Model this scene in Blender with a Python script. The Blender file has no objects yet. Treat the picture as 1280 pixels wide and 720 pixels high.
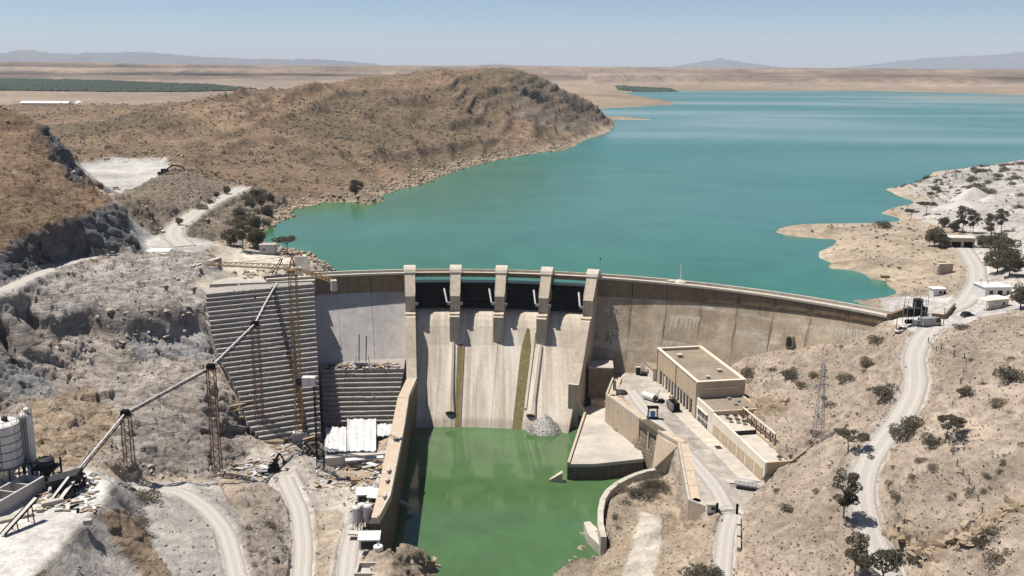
import bpy, bmesh, math, random
import numpy as np
from math import sin, cos, tan, atan, atan2, radians, degrees, pi, sqrt
from mathutils import Matrix, Vector
from mathutils.geometry import delaunay_2d_cdt

SC = bpy.context.scene
COL = SC.collection

# ------------------------------------------------------------------ camera
F = 1230.0
PIT = atan(278 / 1230.0)
ROLL = radians(0.33)
CZ = 78.0
_r = np.array([1, 0, 0.]); _u = np.array([0, sin(PIT), cos(PIT)]); FW = np.array([0, cos(PIT), -sin(PIT)])
RT = cos(ROLL) * _r + sin(ROLL) * _u
UP = -sin(ROLL) * _r + cos(ROLL) * _u
CAM = np.array([0, 0, CZ])
cam = bpy.data.cameras.new("camera")
cam.sensor_width = 36.0
cam.lens = 36.0 * F / 1280.0
cam.clip_start = 1.0
cam.clip_end = 120000.0
camo = bpy.data.objects.new("camera", cam)
COL.objects.link(camo)
camo.matrix_world = Matrix(((RT[0], UP[0], -FW[0], 0), (RT[1], UP[1], -FW[1], 0), (RT[2], UP[2], -FW[2], CZ), (0, 0, 0, 1)))
SC.camera = camo

# ------------------------------------------------------------------ light
SUN = np.array([-0.38, 0.14, 0.915]); SUN /= np.linalg.norm(SUN)
sun = bpy.data.lights.new("sun", 'SUN')
sun.energy = 5.0
sun.angle = radians(0.5)
sun.color = (1.0, 0.95, 0.88)
suno = bpy.data.objects.new("sun", sun)
COL.objects.link(suno)
suno.rotation_euler = Vector(SUN).to_track_quat('Z', 'Y').to_euler()
suno.location = (0, 0, 300)
W = bpy.data.worlds.new("World")
SC.world = W
W.use_nodes = True
nt = W.node_tree
sky = nt.nodes.new('ShaderNodeTexSky')
sky.sky_type = 'NISHITA'
sky.sun_disc = False
sky.sun_elevation = math.asin(SUN[2])
sky.sun_rotation = atan2(SUN[0], SUN[1])
sky.altitude = 3000
sky.air_density = 1.0
sky.dust_density = 0.0
sky.ozone_density = 4.5
nt.links.new(sky.outputs[0], nt.nodes['Background'].inputs[0])
nt.nodes['Background'].inputs[1].default_value = 0.066
SC.view_settings.view_transform = 'Standard'
SC.view_settings.look = 'None'
SC.view_settings.exposure = 0.5
SC.view_settings.gamma = 1.0
SC.render.engine = 'CYCLES'
SC.cycles.max_bounces = 5
SC.cycles.diffuse_bounces = 2
SC.cycles.glossy_bounces = 2
SC.cycles.transmission_bounces = 2
SC.cycles.volume_bounces = 0
SC.cycles.use_denoising = True

# ------------------------------------------------------------------ projection helpers (photo pixel -> point of the place)
def ray(px, py):
    return RT * (px - 640) / F + UP * (360 - py) / F + FW
def P(px, py, z):
    d = ray(px, py)
    return CAM + d * ((z - CZ) / d[2])
def D(px, py, Y):
    d = ray(px, py)
    return CAM + d * (Y / d[1])
def proj(x, y, z):
    a = np.asarray(x, float); b = np.asarray(y, float); c = np.asarray(z, float) - CZ
    k = np.maximum(b * FW[1] + c * FW[2], 1e-3)
    return (640 + F * (a * RT[0] + b * RT[1] + c * RT[2]) / k, 360 - F * (a * UP[0] + b * UP[1] + c * UP[2]) / k)

# the dam is an arc: centre, radius of the downstream crest edge
DC = np.array([-18.6, 175.9]); R0 = 177.5
def DP(th, off, z):
    t = radians(th); r = R0 - off
    return np.array([DC[0] + r * sin(t), DC[1] + r * cos(t), z])
TAIL = -42.0
CREST = 4.0

# ------------------------------------------------------------------ noise
def _hash(ix, iy, iz, seed):
    h = (ix.astype(np.uint32) * np.uint32(374761393) + iy.astype(np.uint32) * np.uint32(668265263)
         + iz.astype(np.uint32) * np.uint32(2147483647) + np.uint32(seed) * np.uint32(1274126177))
    h = (h ^ (h >> np.uint32(13))) * np.uint32(1274126177)
    h = h ^ (h >> np.uint32(16))
    return (h & np.uint32(0xffff)).astype(np.float32) / 65535.0
def vnoise(x, y, z, seed=0):
    fx = np.floor(x); fy = np.floor(y); fz = np.floor(z)
    ix = fx.astype(np.int64); iy = fy.astype(np.int64); iz = fz.astype(np.int64)
    u = (x - fx).astype(np.float32); v = (y - fy).astype(np.float32); w = (z - fz).astype(np.float32)
    u = u * u * (3 - 2 * u); v = v * v * (3 - 2 * v); w = w * w * (3 - 2 * w)
    def h(a, b, c): return _hash(ix + a, iy + b, iz + c, seed)
    a = h(0, 0, 0) * (1 - u) + h(1, 0, 0) * u
    b = h(0, 1, 0) * (1 - u) + h(1, 1, 0) * u
    c = h(0, 0, 1) * (1 - u) + h(1, 0, 1) * u
    d = h(0, 1, 1) * (1 - u) + h(1, 1, 1) * u
    return ((a * (1 - v) + b * v) * (1 - w) + (c * (1 - v) + d * v) * w) * 2 - 1
def fbm(x, y, z, octv=4, seed=0, ridged=False, gain=0.5):
    s = 0; a = 1; n = 0
    for o in range(octv):
        v = vnoise(x * 2 ** o + o * 17.3, y * 2 ** o + o * 9.1, z * 2 ** o + o * 5.7, seed + o)
        if ridged: v = 1 - 2 * np.abs(v)
        s = s + v * a; n += a; a *= gain
    return s / n
def worley(x, y, z, seed=0):
    """random value of the nearest cell, distance to the nearest border"""
    ix = np.floor(x).astype(np.int64); iy = np.floor(y).astype(np.int64); iz = np.floor(z).astype(np.int64)
    d1 = np.full(x.shape, 9.0, np.float32); d2 = d1.copy(); val = np.zeros(x.shape, np.float32)
    for a in (-1, 0, 1):
        for b in (-1, 0, 1):
            for c in (-1, 0, 1):
                jx, jy, jz = ix + a, iy + b, iz + c
                h = _hash(jx, jy, jz, seed); h2 = (h * 97.31) % 1.0; h3 = (h * 613.7) % 1.0
                d = ((jx + .15 + .7 * h - x) ** 2 + (jy + .15 + .7 * h2 - y) ** 2 + (jz + .15 + .7 * h3 - z) ** 2).astype(np.float32)
                m = d < d1
                d2 = np.where(m, d1, np.minimum(d2, d)); val = np.where(m, (h * 31.7) % 1.0, val); d1 = np.where(m, d, d1)
    return val * 2 - 1, np.sqrt(d2) - np.sqrt(d1)
def sstep(a, b, x):
    t = np.clip((x - a) / (b - a), 0, 1)
    return t * t * (3 - 2 * t)
def inpoly(px, py, poly):
    inside = np.zeros(px.shape, bool)
    n = len(poly); j = n - 1
    for i in range(n):
        xi, yi = poly[i][0], poly[i][1]; xj, yj = poly[j][0], poly[j][1]
        if yi != yj:
            c = ((yi > py) != (yj > py)) & (px < (xj - xi) * (py - yi) / (yj - yi) + xi)
            inside ^= c
        j = i
    return inside

# ------------------------------------------------------------------ materials
def nodes_of(name):
    m = bpy.data.materials.new(name)
    m.use_nodes = True
    return m, m.node_tree, m.node_tree.nodes['Principled BSDF']
def mat(name, col, rough=0.8, var=0.25, scale=0.6, bump=0.3, bscale=None, streak=0.0, streak_col=None, tint=None, metal=0.0, rnd=0.0, grime=0.0, spec=0.3, patch=None):
    """procedural surface: mottled colour, optional vertical streaks, optional second tint, fine relief"""
    m, t, b = nodes_of(name)
    N = t.nodes.new; L = t.links.new
    geo = N('ShaderNodeNewGeometry')
    base = N('ShaderNodeRGB'); base.outputs[0].default_value = (*col, 1)
    out = base.outputs[0]
    def mul(fac_out, lo, hi, cur):
        mr = N('ShaderNodeMapRange'); L(fac_out, mr.inputs[0]); mr.inputs[1].default_value = 0.3; mr.inputs[2].default_value = 0.7
        mr.inputs[3].default_value = lo; mr.inputs[4].default_value = hi
        mx = N('ShaderNodeMix'); mx.data_type = 'RGBA'; mx.blend_type = 'MULTIPLY'; mx.inputs[0].default_value = 1
        L(cur, mx.inputs[6]); cmb = N('ShaderNodeCombineColor')
        for i in range(3): L(mr.outputs[0], cmb.inputs[i])
        L(cmb.outputs[0], mx.inputs[7]); return mx.outputs[2]
    if tint is not None:
        n0 = N('ShaderNodeTexNoise'); n0.inputs['Scale'].default_value = scale * 0.23; n0.inputs['Detail'].default_value = 5
        L(geo.outputs['Position'], n0.inputs['Vector'])
        mr = N('ShaderNodeMapRange'); L(n0.outputs[0], mr.inputs[0]); mr.inputs[1].default_value = 0.42; mr.inputs[2].default_value = 0.62
        mx = N('ShaderNodeMix'); mx.data_type = 'RGBA'; L(mr.outputs[0], mx.inputs[0]); L(out, mx.inputs[6]); mx.inputs[7].default_value = (*tint, 1)
        out = mx.outputs[2]
    if streak > 0:
        mp = N('ShaderNodeMapping'); mp.inputs['Scale'].default_value = (0.9, 0.9, 0.035); L(geo.outputs['Position'], mp.inputs[0])
        ns = N('ShaderNodeTexNoise'); ns.inputs['Scale'].default_value = 1.0; ns.inputs['Detail'].default_value = 6; ns.inputs['Roughness'].default_value = 0.65
        L(mp.outputs[0], ns.inputs['Vector'])
        if streak_col is not None:
            mr = N('ShaderNodeMapRange'); L(ns.outputs[0], mr.inputs[0]); mr.inputs[1].default_value = 0.5; mr.inputs[2].default_value = 0.68; mr.inputs[4].default_value = streak
            mx = N('ShaderNodeMix'); mx.data_type = 'RGBA'; L(mr.outputs[0], mx.inputs[0]); L(out, mx.inputs[6]); mx.inputs[7].default_value = (*streak_col, 1)
            out = mx.outputs[2]
        else:
            out = mul(ns.outputs[0], 1 - streak, 1 + streak * 0.6, out)
    if patch is not None:
        mp = N('ShaderNodeMapping'); mp.inputs['Scale'].default_value = (.045, .045, .22); L(geo.outputs['Position'], mp.inputs[0])
        npn = N('ShaderNodeTexNoise'); npn.inputs['Scale'].default_value = 1; npn.inputs['Detail'].default_value = 9; npn.inputs['Roughness'].default_value = .72; L(mp.outputs[0], npn.inputs['Vector'])
        mr = N('ShaderNodeMapRange'); L(npn.outputs[0], mr.inputs[0]); mr.inputs[1].default_value = .53; mr.inputs[2].default_value = .62; mr.inputs[4].default_value = .75
        mx = N('ShaderNodeMix'); mx.data_type = 'RGBA'; L(mr.outputs[0], mx.inputs[0]); L(out, mx.inputs[6]); mx.inputs[7].default_value = (*patch, 1)
        out = mx.outputs[2]
    n1 = N('ShaderNodeTexNoise'); n1.inputs['Scale'].default_value = scale; n1.inputs['Detail'].default_value = 8; n1.inputs['Roughness'].default_value = 0.7
    L(geo.outputs['Position'], n1.inputs['Vector'])
    if var > 0: out = mul(n1.outputs[0], 1 - var, 1 + var, out)
    if rnd > 0:
        oi = N('ShaderNodeObjectInfo'); mr = N('ShaderNodeMapRange'); L(oi.outputs['Random'], mr.inputs[0]); mr.inputs[3].default_value = 0.3 + 0.0; mr.inputs[4].default_value = 0.7
        out = mul(mr.outputs[0], 1 - rnd, 1 + rnd, out)
    if grime > 0:
        n2 = N('ShaderNodeTexNoise'); n2.inputs['Scale'].default_value = scale * 3.1; n2.inputs['Detail'].default_value = 9; n2.inputs['Roughness'].default_value = 0.8
        L(geo.outputs['Position'], n2.inputs['Vector'])
        out = mul(n2.outputs[0], 1 - grime, 1.0 + grime * 0.3, out)
    L(out, b.inputs['Base Color'])
    b.inputs['Roughness'].default_value = rough
    b.inputs['Metallic'].default_value = metal
    b.inputs['Specular IOR Level'].default_value = spec
    if bump > 0:
        nb = N('ShaderNodeTexNoise'); nb.inputs['Scale'].default_value = bscale or scale * 4; nb.inputs['Detail'].default_value = 6; nb.inputs['Roughness'].default_value = 0.65
        L(geo.outputs['Position'], nb.inputs['Vector'])
        bp = N('ShaderNodeBump'); bp.inputs['Strength'].default_value = bump; bp.inputs['Distance'].default_value = 0.25
        L(nb.outputs[0], bp.inputs['Height']); L(bp.outputs[0], b.inputs['Normal'])
    return m

M = {}
def mats():
    M['crest'] = mat('weathered_brown_concrete', (.205, .145, .088), var=.25, scale=.35, streak=.25, grime=.2)
    M['cap'] = mat('pale_cap_concrete', (.50, .44, .36), var=.15, scale=.5, grime=.15)
    M['face'] = mat('stained_dam_concrete', (.425, .338, .24), var=.25, scale=.22, streak=.45, streak_col=(.50, .43, .335), tint=(.28, .21, .14), grime=.25, rnd=.10, patch=(.53, .475, .385))
    M['faceL'] = mat('grey_dam_concrete', (.50, .46, .425), var=.15, scale=.15, streak=.12, tint=(.40, .37, .345), grime=.12, rnd=.04)
    M['pier'] = mat('pier_concrete', (.47, .39, .30), var=.15, scale=.5, streak=.2, grime=.12)
    M['wall'] = mat('tan_wall_concrete', (.47, .375, .275), var=.12, scale=.3, streak=.14, grime=.12)
    M['pale'] = mat('pale_slab_concrete', (.47, .42, .35), var=.18, scale=.25, tint=(.37, .335, .29), grime=.15)
    M['lime'] = mat('lime_bloom', (.50, .45, .365), var=.3, scale=.9, bump=0)
    M['umber'] = mat('dark_brown_concrete', (.125, .095, .065), var=.25, scale=.4, streak=.4, grime=.25)  # dark brown for the apron front, training wall base and tailrace lintel
    M['white'] = mat('dusty_white_paint', (.62, .60, .57), rough=.6, var=.08, scale=.8, streak=.06, bump=.05)
    M['steel_dark'] = mat('dark_gate_steel', (.006, .006, .007), rough=.8, var=.3, scale=.8, bump=.1, spec=.02)
    M['steel_white'] = mat('white_painted_steel', (.62, .62, .62), rough=.5, var=.1, bump=0)
    M['steel_grey'] = mat('galvanised_steel', (.30, .30, .30), rough=.5, var=.2, bump=0, metal=.3)
    M['rust'] = mat('rusty_lattice_steel', (.17, .095, .055), rough=.8, var=.3, bump=0)
    M['crane'] = mat('faded_yellow_paint', (.27, .165, .065), rough=.7, var=.3, bump=0)
    M['black'] = mat('black_rubber_and_oil', (.02, .02, .022), rough=.7, var=.3, bump=0)
    M['dark_hole'] = mat('painted_opening_shade', (.03, .027, .024), rough=.9, var=.2, bump=0)  # near-black colour stands in for the shade inside openings
    M['glass'] = mat('dusty_window_glass', (.015, .015, .016), rough=.3, var=.3, bump=0, spec=.25)
    M['roof'] = mat('dusty_roofing_felt', (.27, .215, .155), var=.2, scale=.25, tint=(.22, .18, .135), grime=.2)
    M['hall'] = mat('tan_rendered_wall', (.46, .36, .245), var=.08, scale=.5, streak=.1, bump=.08)
    M['cream'] = mat('cream_rendered_wall', (.66, .59, .48), var=.08, scale=.5, streak=.1, bump=.08)
    M['step'] = mat('raw_roller_concrete', (.36, .325, .29), var=.25, scale=.8, grime=.4, bump=.8, streak=.2, rnd=.12)
    M['tarp'] = mat('white_curing_sheet', (.50, .50, .495), rough=.6, var=.2, scale=.6, bump=.4, bscale=.8)
    M['silo'] = mat('dusty_silo_steel', (.56, .53, .50), rough=.6, var=.15, scale=.6, streak=.3, bump=.03)
    M['rock'] = mat('weathered_boulder', (.37, .32, .26), var=.25, scale=.9, grime=.15, bump=.9)
    M['hill_rock'] = mat('tan_hill_rock', (.315, .245, .17), var=.3, scale=.9, grime=.15, bump=.6)
    M['ledge_rock'] = mat('brown_ledge_rock', (.36, .275, .19), var=.3, scale=.8, grime=.3, bump=.9)
    M['rubble'] = mat('pale_rubble', (.50, .46, .42), var=.3, scale=1.2, grime=.3, bump=.8)
    M['dust'] = mat('pale_road_dust', (.54, .50, .45), var=.12, scale=.12, tint=(.47, .43, .385), grime=.15, bump=.3)
    M['bark'] = mat('grey_bark', (.13, .095, .07), var=.3, scale=3, bump=.5)
    M['blue'] = mat('blue_painted_steel', (.10, .20, .36), rough=.5, var=.2, bump=0)
    M['wood'] = mat('weathered_formwork_wood', (.30, .22, .14), var=.3, scale=1.5, bump=.3)
    M['algae'] = mat('olive_algae_film', (.125, .105, .022), rough=.6, var=.3, scale=.9, streak=.45, bump=.2)
mats()
def leafy(name, col, var):
    m, t, b = nodes_of(name); N = t.nodes.new; L = t.links.new
    geo = N('ShaderNodeNewGeometry'); n = N('ShaderNodeTexNoise'); n.inputs['Scale'].default_value = 1.1; n.inputs['Detail'].default_value = 5; L(geo.outputs['Position'], n.inputs['Vector'])
    oi = N('ShaderNodeObjectInfo'); ad = N('ShaderNodeMath'); ad.operation = 'MULTIPLY_ADD'; L(oi.outputs['Random'], ad.inputs[0]); ad.inputs[1].default_value = .3; L(n.outputs[0], ad.inputs[2])
    mr = N('ShaderNodeMapRange'); L(ad.outputs[0], mr.inputs[0]); mr.inputs[1].default_value = .35; mr.inputs[2].default_value = .95
    mx = N('ShaderNodeMix'); mx.data_type = 'RGBA'; L(mr.outputs[0], mx.inputs[0]); mx.inputs[6].default_value = (*[c * (1 - var) for c in col], 1); mx.inputs[7].default_value = (*[c * (1 + var) for c in col], 1)
    L(mx.outputs[2], b.inputs['Base Color']); b.inputs['Roughness'].default_value = .8; b.inputs['Specular IOR Level'].default_value = .15
    tr = N('ShaderNodeBsdfTranslucent'); L(mx.outputs[2], tr.inputs[0]); ms = N('ShaderNodeMixShader'); ms.inputs[0].default_value = .38
    out = [x for x in t.nodes if x.type == 'OUTPUT_MATERIAL'][0]; L(b.outputs[0], ms.inputs[1]); L(tr.outputs[0], ms.inputs[2]); L(ms.outputs[0], out.inputs[0]); return m
M['leaf'] = leafy('grey_green_leaves', (.150, .135, .098), .35)
M['leaf_dark'] = leafy('dusty_acacia_leaves', (.125, .112, .078), .35)
M['scrub'] = leafy('dry_scrub_twigs', (.165, .138, .098), .35)
# ------------------------------------------------------------------ terrain control points: photo pixel + height, or photo pixel + distance
CP = []
def Z(*pts):
    for px, py, z in pts: CP.append(P(px, py, z))
def ZY(*pts):
    for px, py, Y in pts: CP.append(D(px, py, Y))
def XYZ(*pts):
    for p in pts: CP.append(np.array(p, float))
def line(pts, step=6.0):
    pts = [np.asarray(p, float) for p in pts]
    for a, b in zip(pts[:-1], pts[1:]):
        n = max(1, int(np.hypot(*(b - a)[:2]) / step))
        for i in range(n): CP.append(a + (b - a) * i / n)
    CP.append(pts[-1])
def zl(z, pts, step=6.0): line([P(a, b, z) for a, b in pts], step)

# shoreline of the reservoir, left
shoreL = [(412, 338), (396, 321), (374, 314), (350, 311), (330, 305), (322, 298), (334, 287), (350, 276), (368, 271), (352, 256), (380, 253), (440, 252), (470, 246), (520, 232), (570, 213), (620, 199), (680, 190), (720, 180), (750, 166), (766, 157), (757, 148), (742, 140), (742, 135), (800, 134), (850, 131), (846, 126), (800, 120), (772, 113), (800, 110.5), (860, 109.5), (960, 110), (1100, 112.5), (1200, 116), (1280, 119.5), (1500, 126)]
shoreR = [(1062, 376), (1128, 369), (1110, 357), (1106, 351), (1050, 333), (1022, 322), (1022, 315), (1045, 305), (1045, 297), (1020, 291), (985, 292), (966, 289), (972, 284), (1000, 279.5), (1060, 279), (1122, 278), (1126, 272), (1096, 267), (1120, 259), (1150, 252), (1132, 249), (1112, 242), (1110, 235), (1150, 227), (1180, 214), (1280, 199), (1420, 188)]
zl(0, shoreL[:25], 10); zl(0, shoreL[25:], 120)
zl(0, shoreR, 6)
# lake bed
XYZ(*[P(x, y, 0) - np.array([0, 0, 7.0]) for x, y in [(430, 325), (400, 300), (370, 290), (420, 270), (470, 262), (520, 250), (580, 230), (640, 212), (700, 198), (760, 176), (790, 158), (800, 142), (900, 135), (900, 124), (850, 118), (900, 113), (1000, 114), (1200, 121), (600, 300), (700, 320), (800, 330), (900, 345), (1000, 355), (1080, 360), (1080, 349), (1000, 325), (1000, 305), (940, 290), (960, 275), (1080, 268), (1080, 250), (1100, 228), (1170, 205), (1260, 190), (900, 200), (1000, 160), (1200, 140), (1400, 170), (1450, 140)]])
for th in np.arange(-16, 50, 3): XYZ(DP(th, -14, -9))
# near left hill
ZY((-80, 118, 440), (0, 133, 430), (25, 143, 425), (45, 155, 422), (62, 165, 428), (78, 190, 436), (90, 208, 440), (100, 222, 440), (-80, 200, 395), (0, 200, 385), (30, 190, 395), (0, 250, 352), (50, 240, 365), (60, 200, 400), (100, 245, 385), (-80, 280, 345), (-80, 90, 520), (-300, 80, 480), (-300, 250, 350))
line([D(-60, 322, 318), D(0, 318, 322), D(16, 297, 333), D(53, 292, 340), D(106, 270, 366), D(133, 258, 380), D(151, 262, 388)], 4)
zl(8, [(-60, 372), (0, 359), (40, 339), (93, 323), (128, 319), (186, 314)], 4)
XYZ(*[D(62, 165, 428) + np.array([26, 22, -30]), D(90, 208, 440) + np.array([12, 12, -22]), D(45, 155, 422) + np.array([16, 40, -34]), D(0, 133, 430) + np.array([0, 70, -30])])
Z((68, 214, 20), (84, 222, 17), (104, 232, 15), (120, 238, 14))
# quarry platform and the ridge below it
zl(14, [(95, 208), (150, 204), (205, 204)], 12); Z((215, 211, 14), (180, 229, 14), (142, 244, 14), (122, 240, 14), (150, 222, 14), (60, 205, 15), (250, 217, 15))
Z((160, 276, 9), (190, 296, 8.5), (212, 290, 9), (155, 255, 13), (172, 262, 11), (200, 255, 12), (230, 240, 13), (262, 232, 12), (290, 228, 11))
zl(9, [(213, 296), (218, 285), (240, 269), (270, 251), (295, 240)], 6)
Z((303, 234, 10), (320, 240, 8), (345, 246, 4), (300, 262, 5), (280, 275, 5), (320, 275, 3), (330, 262, 3), (262, 290, 7), (290, 296, 4))
zl(8, [(186, 314), (180, 302), (205, 300)], 5); Z((238, 300, 8), (262, 306, 8), (250, 312, 7.5), (200, 318, 8), (225, 320, 7.5))
# crest-level bench beside the dam
Z((275, 320, 5), (300, 312, 5), (330, 318, 4), (372, 322, 4), (260, 352, 3), (300, 345, 3), (395, 345, 3), (400, 335, 3.5), (350, 335, 3.5), (282, 335, 4), (310, 355, 2.4), (390, 352, 2.4), (262, 356, 2))
Z((212, 328, 8), (240, 322, 9), (262, 328, 8), (272, 340, 3.5), (246, 342, 3.0))
# left rock face
zl(7, [(-60, 380), (0, 373), (60, 347), (110, 332), (180, 336)], 5); Z((240, 352, 3), (200, 350, 4), (150, 355, 4), (258, 372, 1), (80, 370, 3), (120, 370, 2))
line([P(-60, 402, 0), P(0, 400, 0), P(30, 394, 0), P(60, 400, -1), P(110, 387, -1), P(170, 394, -2), P(252, 388, -3)], 3)
line([D(a, b, P(*t)[1] - 1.6) for a, b, t in [(-60, 452, (-60, 402, 0)), (0, 450, (0, 400, 0)), (32, 446, (30, 394, 0)), (60, 422, (60, 400, -1)), (112, 414, (110, 387, -1)), (170, 420, (170, 394, -2)), (252, 418, (252, 388, -3))]], 3)
Z((0, 520, -18), (100, 520, -20), (40, 490, -17.5), (200, 500, -22), (150, 470, -17.5), (110, 450, -14), (210, 450, -15.5), (252, 470, -17), (285, 500, -26), (300, 540, -33), (150, 575, -27), (60, 575, -22), (200, 545, -26), (250, 545, -28), (200, 590, -31), (262, 596, -34), (310, 565, -34.5))
# under the stepped blocks
XYZ(DP(-16, 16, -30), DP(-22, 16, -26), DP(-10, 16, -32))
Z((330, 420, -14), (300, 440, -18), (330, 545, -37), (395, 545, -37.5), (350, 500, -31))
# silo pad
SILO_Z = -20.0
zl(SILO_Z, [(-80, 600), (0, 596), (60, 596), (112, 588), (142, 603), (126, 628), (92, 664), (58, 700), (30, 725), (-40, 790)], 4)
Z((0, 640, SILO_Z), (60, 640, SILO_Z), (-80, 700, SILO_Z))
zl(-31, [(186, 612), (176, 640), (190, 690), (170, 740)], 5)
Z((150, 640, -26.5), (110, 690, -25), (80, 730, -24), (140, 720, -28.5), (60, 790, -22))
zl(-32, [(190, 604), (222, 606), (258, 630), (286, 665), (300, 720), (305, 790)], 5); Z((230, 660, -33), (250, 720, -33), (200, 660, -32.5))
# work yard below the stepped blocks
zl(-36, [(330, 600), (352, 600), (372, 640), (380, 690), (372, 740)], 5)
Z((310, 640, -33.5), (330, 690, -33.5), (320, 740, -33), (350, 570, -36), (390, 572, -36.5), (300, 600, -35), (345, 640, -35), (350, 720, -35))
Z((400, 574, -39.8), (470, 570, -39.8), (435, 572, -39.8), (488, 566, -39.8), (440, 550, -40.3), (480, 550, -40.3), (410, 550, -40.3), (405, 587, -42.5), (422, 587, -43.2), (440, 586, -43.2), (460, 585, -43.2), (480, 583, -43.2), (404, 601, -40), (424, 602, -40.5), (445, 602, -40.5), (475, 599, -40.5), (440, 620, -38), (410, 640, -37.5), (400, 690, -36.5), (420, 740, -35), (450, 660, -35), (440, 720, -34), (470, 640, -34), (480, 700, -31), (470, 740, -30), (480, 610, -37))
# rock tongue at the pool edge
Z((505, 676, -34), (520, 684, -36), (490, 690, -31), (540, 700, -40), (545, 712, -42), (530, 740, -38), (500, 740, -31), (548, 740, -43), (522, 672, -43))
Z(*[(x, 532, -40.5) for x in (408, 430, 450, 470, 488)]); Z(*[(x, 505, -37) for x in (408, 430, 450, 470, 488)]); Z(*[(x, 478, -31) for x in (410, 440, 470, 495)])
# pool bed
for x, y in [(-26, 309), (-10, 313), (10, 312), (18, 308), (-25, 280), (0, 280), (15, 285), (-24, 250), (0, 250), (-8, 215), (10, 222), (0, 232), (-14, 195), (0, 190)]: XYZ((x, y, -48))
Z((560, 705, -46), (700, 712, -45), (690, 722, -42), (715, 700, -42), (735, 678, -42), (650, 760, -44))
# right bank below the retaining walls
Z((738, 660, -41), (760, 622, -37), (800, 604, -34), (826, 600, -33), (790, 650, -36), (830, 640, -33), (760, 690, -39), (800, 690, -36), (840, 690, -33.5), (860, 665, -32), (880, 690, -31), (740, 720, -39), (800, 740, -37), (870, 740, -31), (700, 740, -42))
for px, py in [(760, 606), (790, 585), (812, 578), (775, 595), (750, 620), (740, 640), (730, 640), (720, 610), (700, 620), (800, 590)]: Z((px, py, -47))
CURVE = [(817, 585), (806, 587), (794, 590.5), (781, 596), (768, 603), (757, 612), (750, 623), (747, 638), (747, 654), (751, 671)]
for px, py in CURVE:
    p = P(px, py, -36); CP.append(p + np.array([2.4, -1.0, -1.5])); CP.append(p + np.array([-1.6, 1.0, -11]))
YW = [(766, 472), (757, 495), (799, 526), (822, 541), (847, 555), (860, 628), (884, 637)]
_yw = [P(a, b, -28) for a, b in YW]
for i, (a, b) in enumerate(zip(_yw[:-1], _yw[1:])):
    dd = (b - a)[:2]; ln = np.hypot(*dd); nr = np.array([-dd[1], dd[0]]) / ln
    for k in range(int(ln / 3) + 1):
        q = a + (b - a) * k * 3 / ln
        e = 7.0 if i == 2 else 2.6
        CP.append(np.array([q[0] + nr[0] * e, q[1] + nr[1] * e, -28.0]))
        if i == 2: CP.append(np.array([q[0] + nr[0] * 4.2, q[1] + nr[1] * 4.2, -46.0]))
        CP.append(np.array([q[0] - nr[0] * 1.0, q[1] - nr[1] * 1.0, -47 if i < 4 else -36]))
for y in range(214, 326, 4):
    CP.append(np.array([-35.0 - (y > 290) * (y - 290) * .06, y, -31.5 if y < 262 else -36])); CP.append(np.array([-31.0 - (y > 290) * (y - 290) * .06, y, -48]))
# power station yard
YARD = -28.0
Z(*[(x, y, YARD) for x, y in [(768, 482), (790, 470), (820, 480), (870, 525), (900, 560), (955, 602), (930, 625), (915, 640), (888, 638), (866, 615), (850, 560), (800, 524), (775, 505), (850, 520), (890, 590), (830, 500)]])
Z((895, 645, -28.2), (920, 645, -28.2), (895, 680, -29), (918, 680, -29), (890, 722, -30), (914, 722, -30), (880, 780, -31))
Z((932, 640, -26.5), (926, 690, -27), (930, 730, -27), (970, 605, -26), (1000, 600, -22), (990, 650, -23), (960, 700, -24.5), (1000, 730, -23.5), (940, 780, -27))
# slope between power station and dam
def face_z(th):  # top of the sloping face below the crest wall
    return -3.0 + 3.0 * sstep(14, 49, np.float64(th))
def FSL(th): return .75 if th < 4 else .3
def face_hit(px, py):
    d = ray(px, py)
    for t in np.arange(200, 500, .25):
        p = CAM + d * t
        q = p[:2] - DC; th = degrees(atan2(q[0], q[1])); off = R0 - np.hypot(*q)
        if off < FSL(th) * (face_z(th) - p[2]): return p
for px, py in [(775, 466), (820, 470), (880, 460), (915, 456), (940, 446), (971, 439), (1010, 435), (1046, 430), (1075, 420), (1096, 412)]:
    h = face_hit(px, py); CP.append(h)
    v = h[:2] - DC; v /= np.hypot(*v); CP.append(np.array([h[0] + v[0] * 7, h[1] + v[1] * 7, h[2] - 1.0]))
Z((1108, 402, 2.5), (1125, 396, 3.6), (945, 480, -19), (960, 520, -20), (1000, 480, -14), (1000, 540, -18), (975, 560, -20.5), (1060, 450, -7.5), (1060, 500, -12), (1022, 552, -19), (1100, 440, -2.5), (1090, 480, -6.5), (1050, 540, -15))
XYZ(P(905, 470, -25), P(935, 500, -24))
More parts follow.
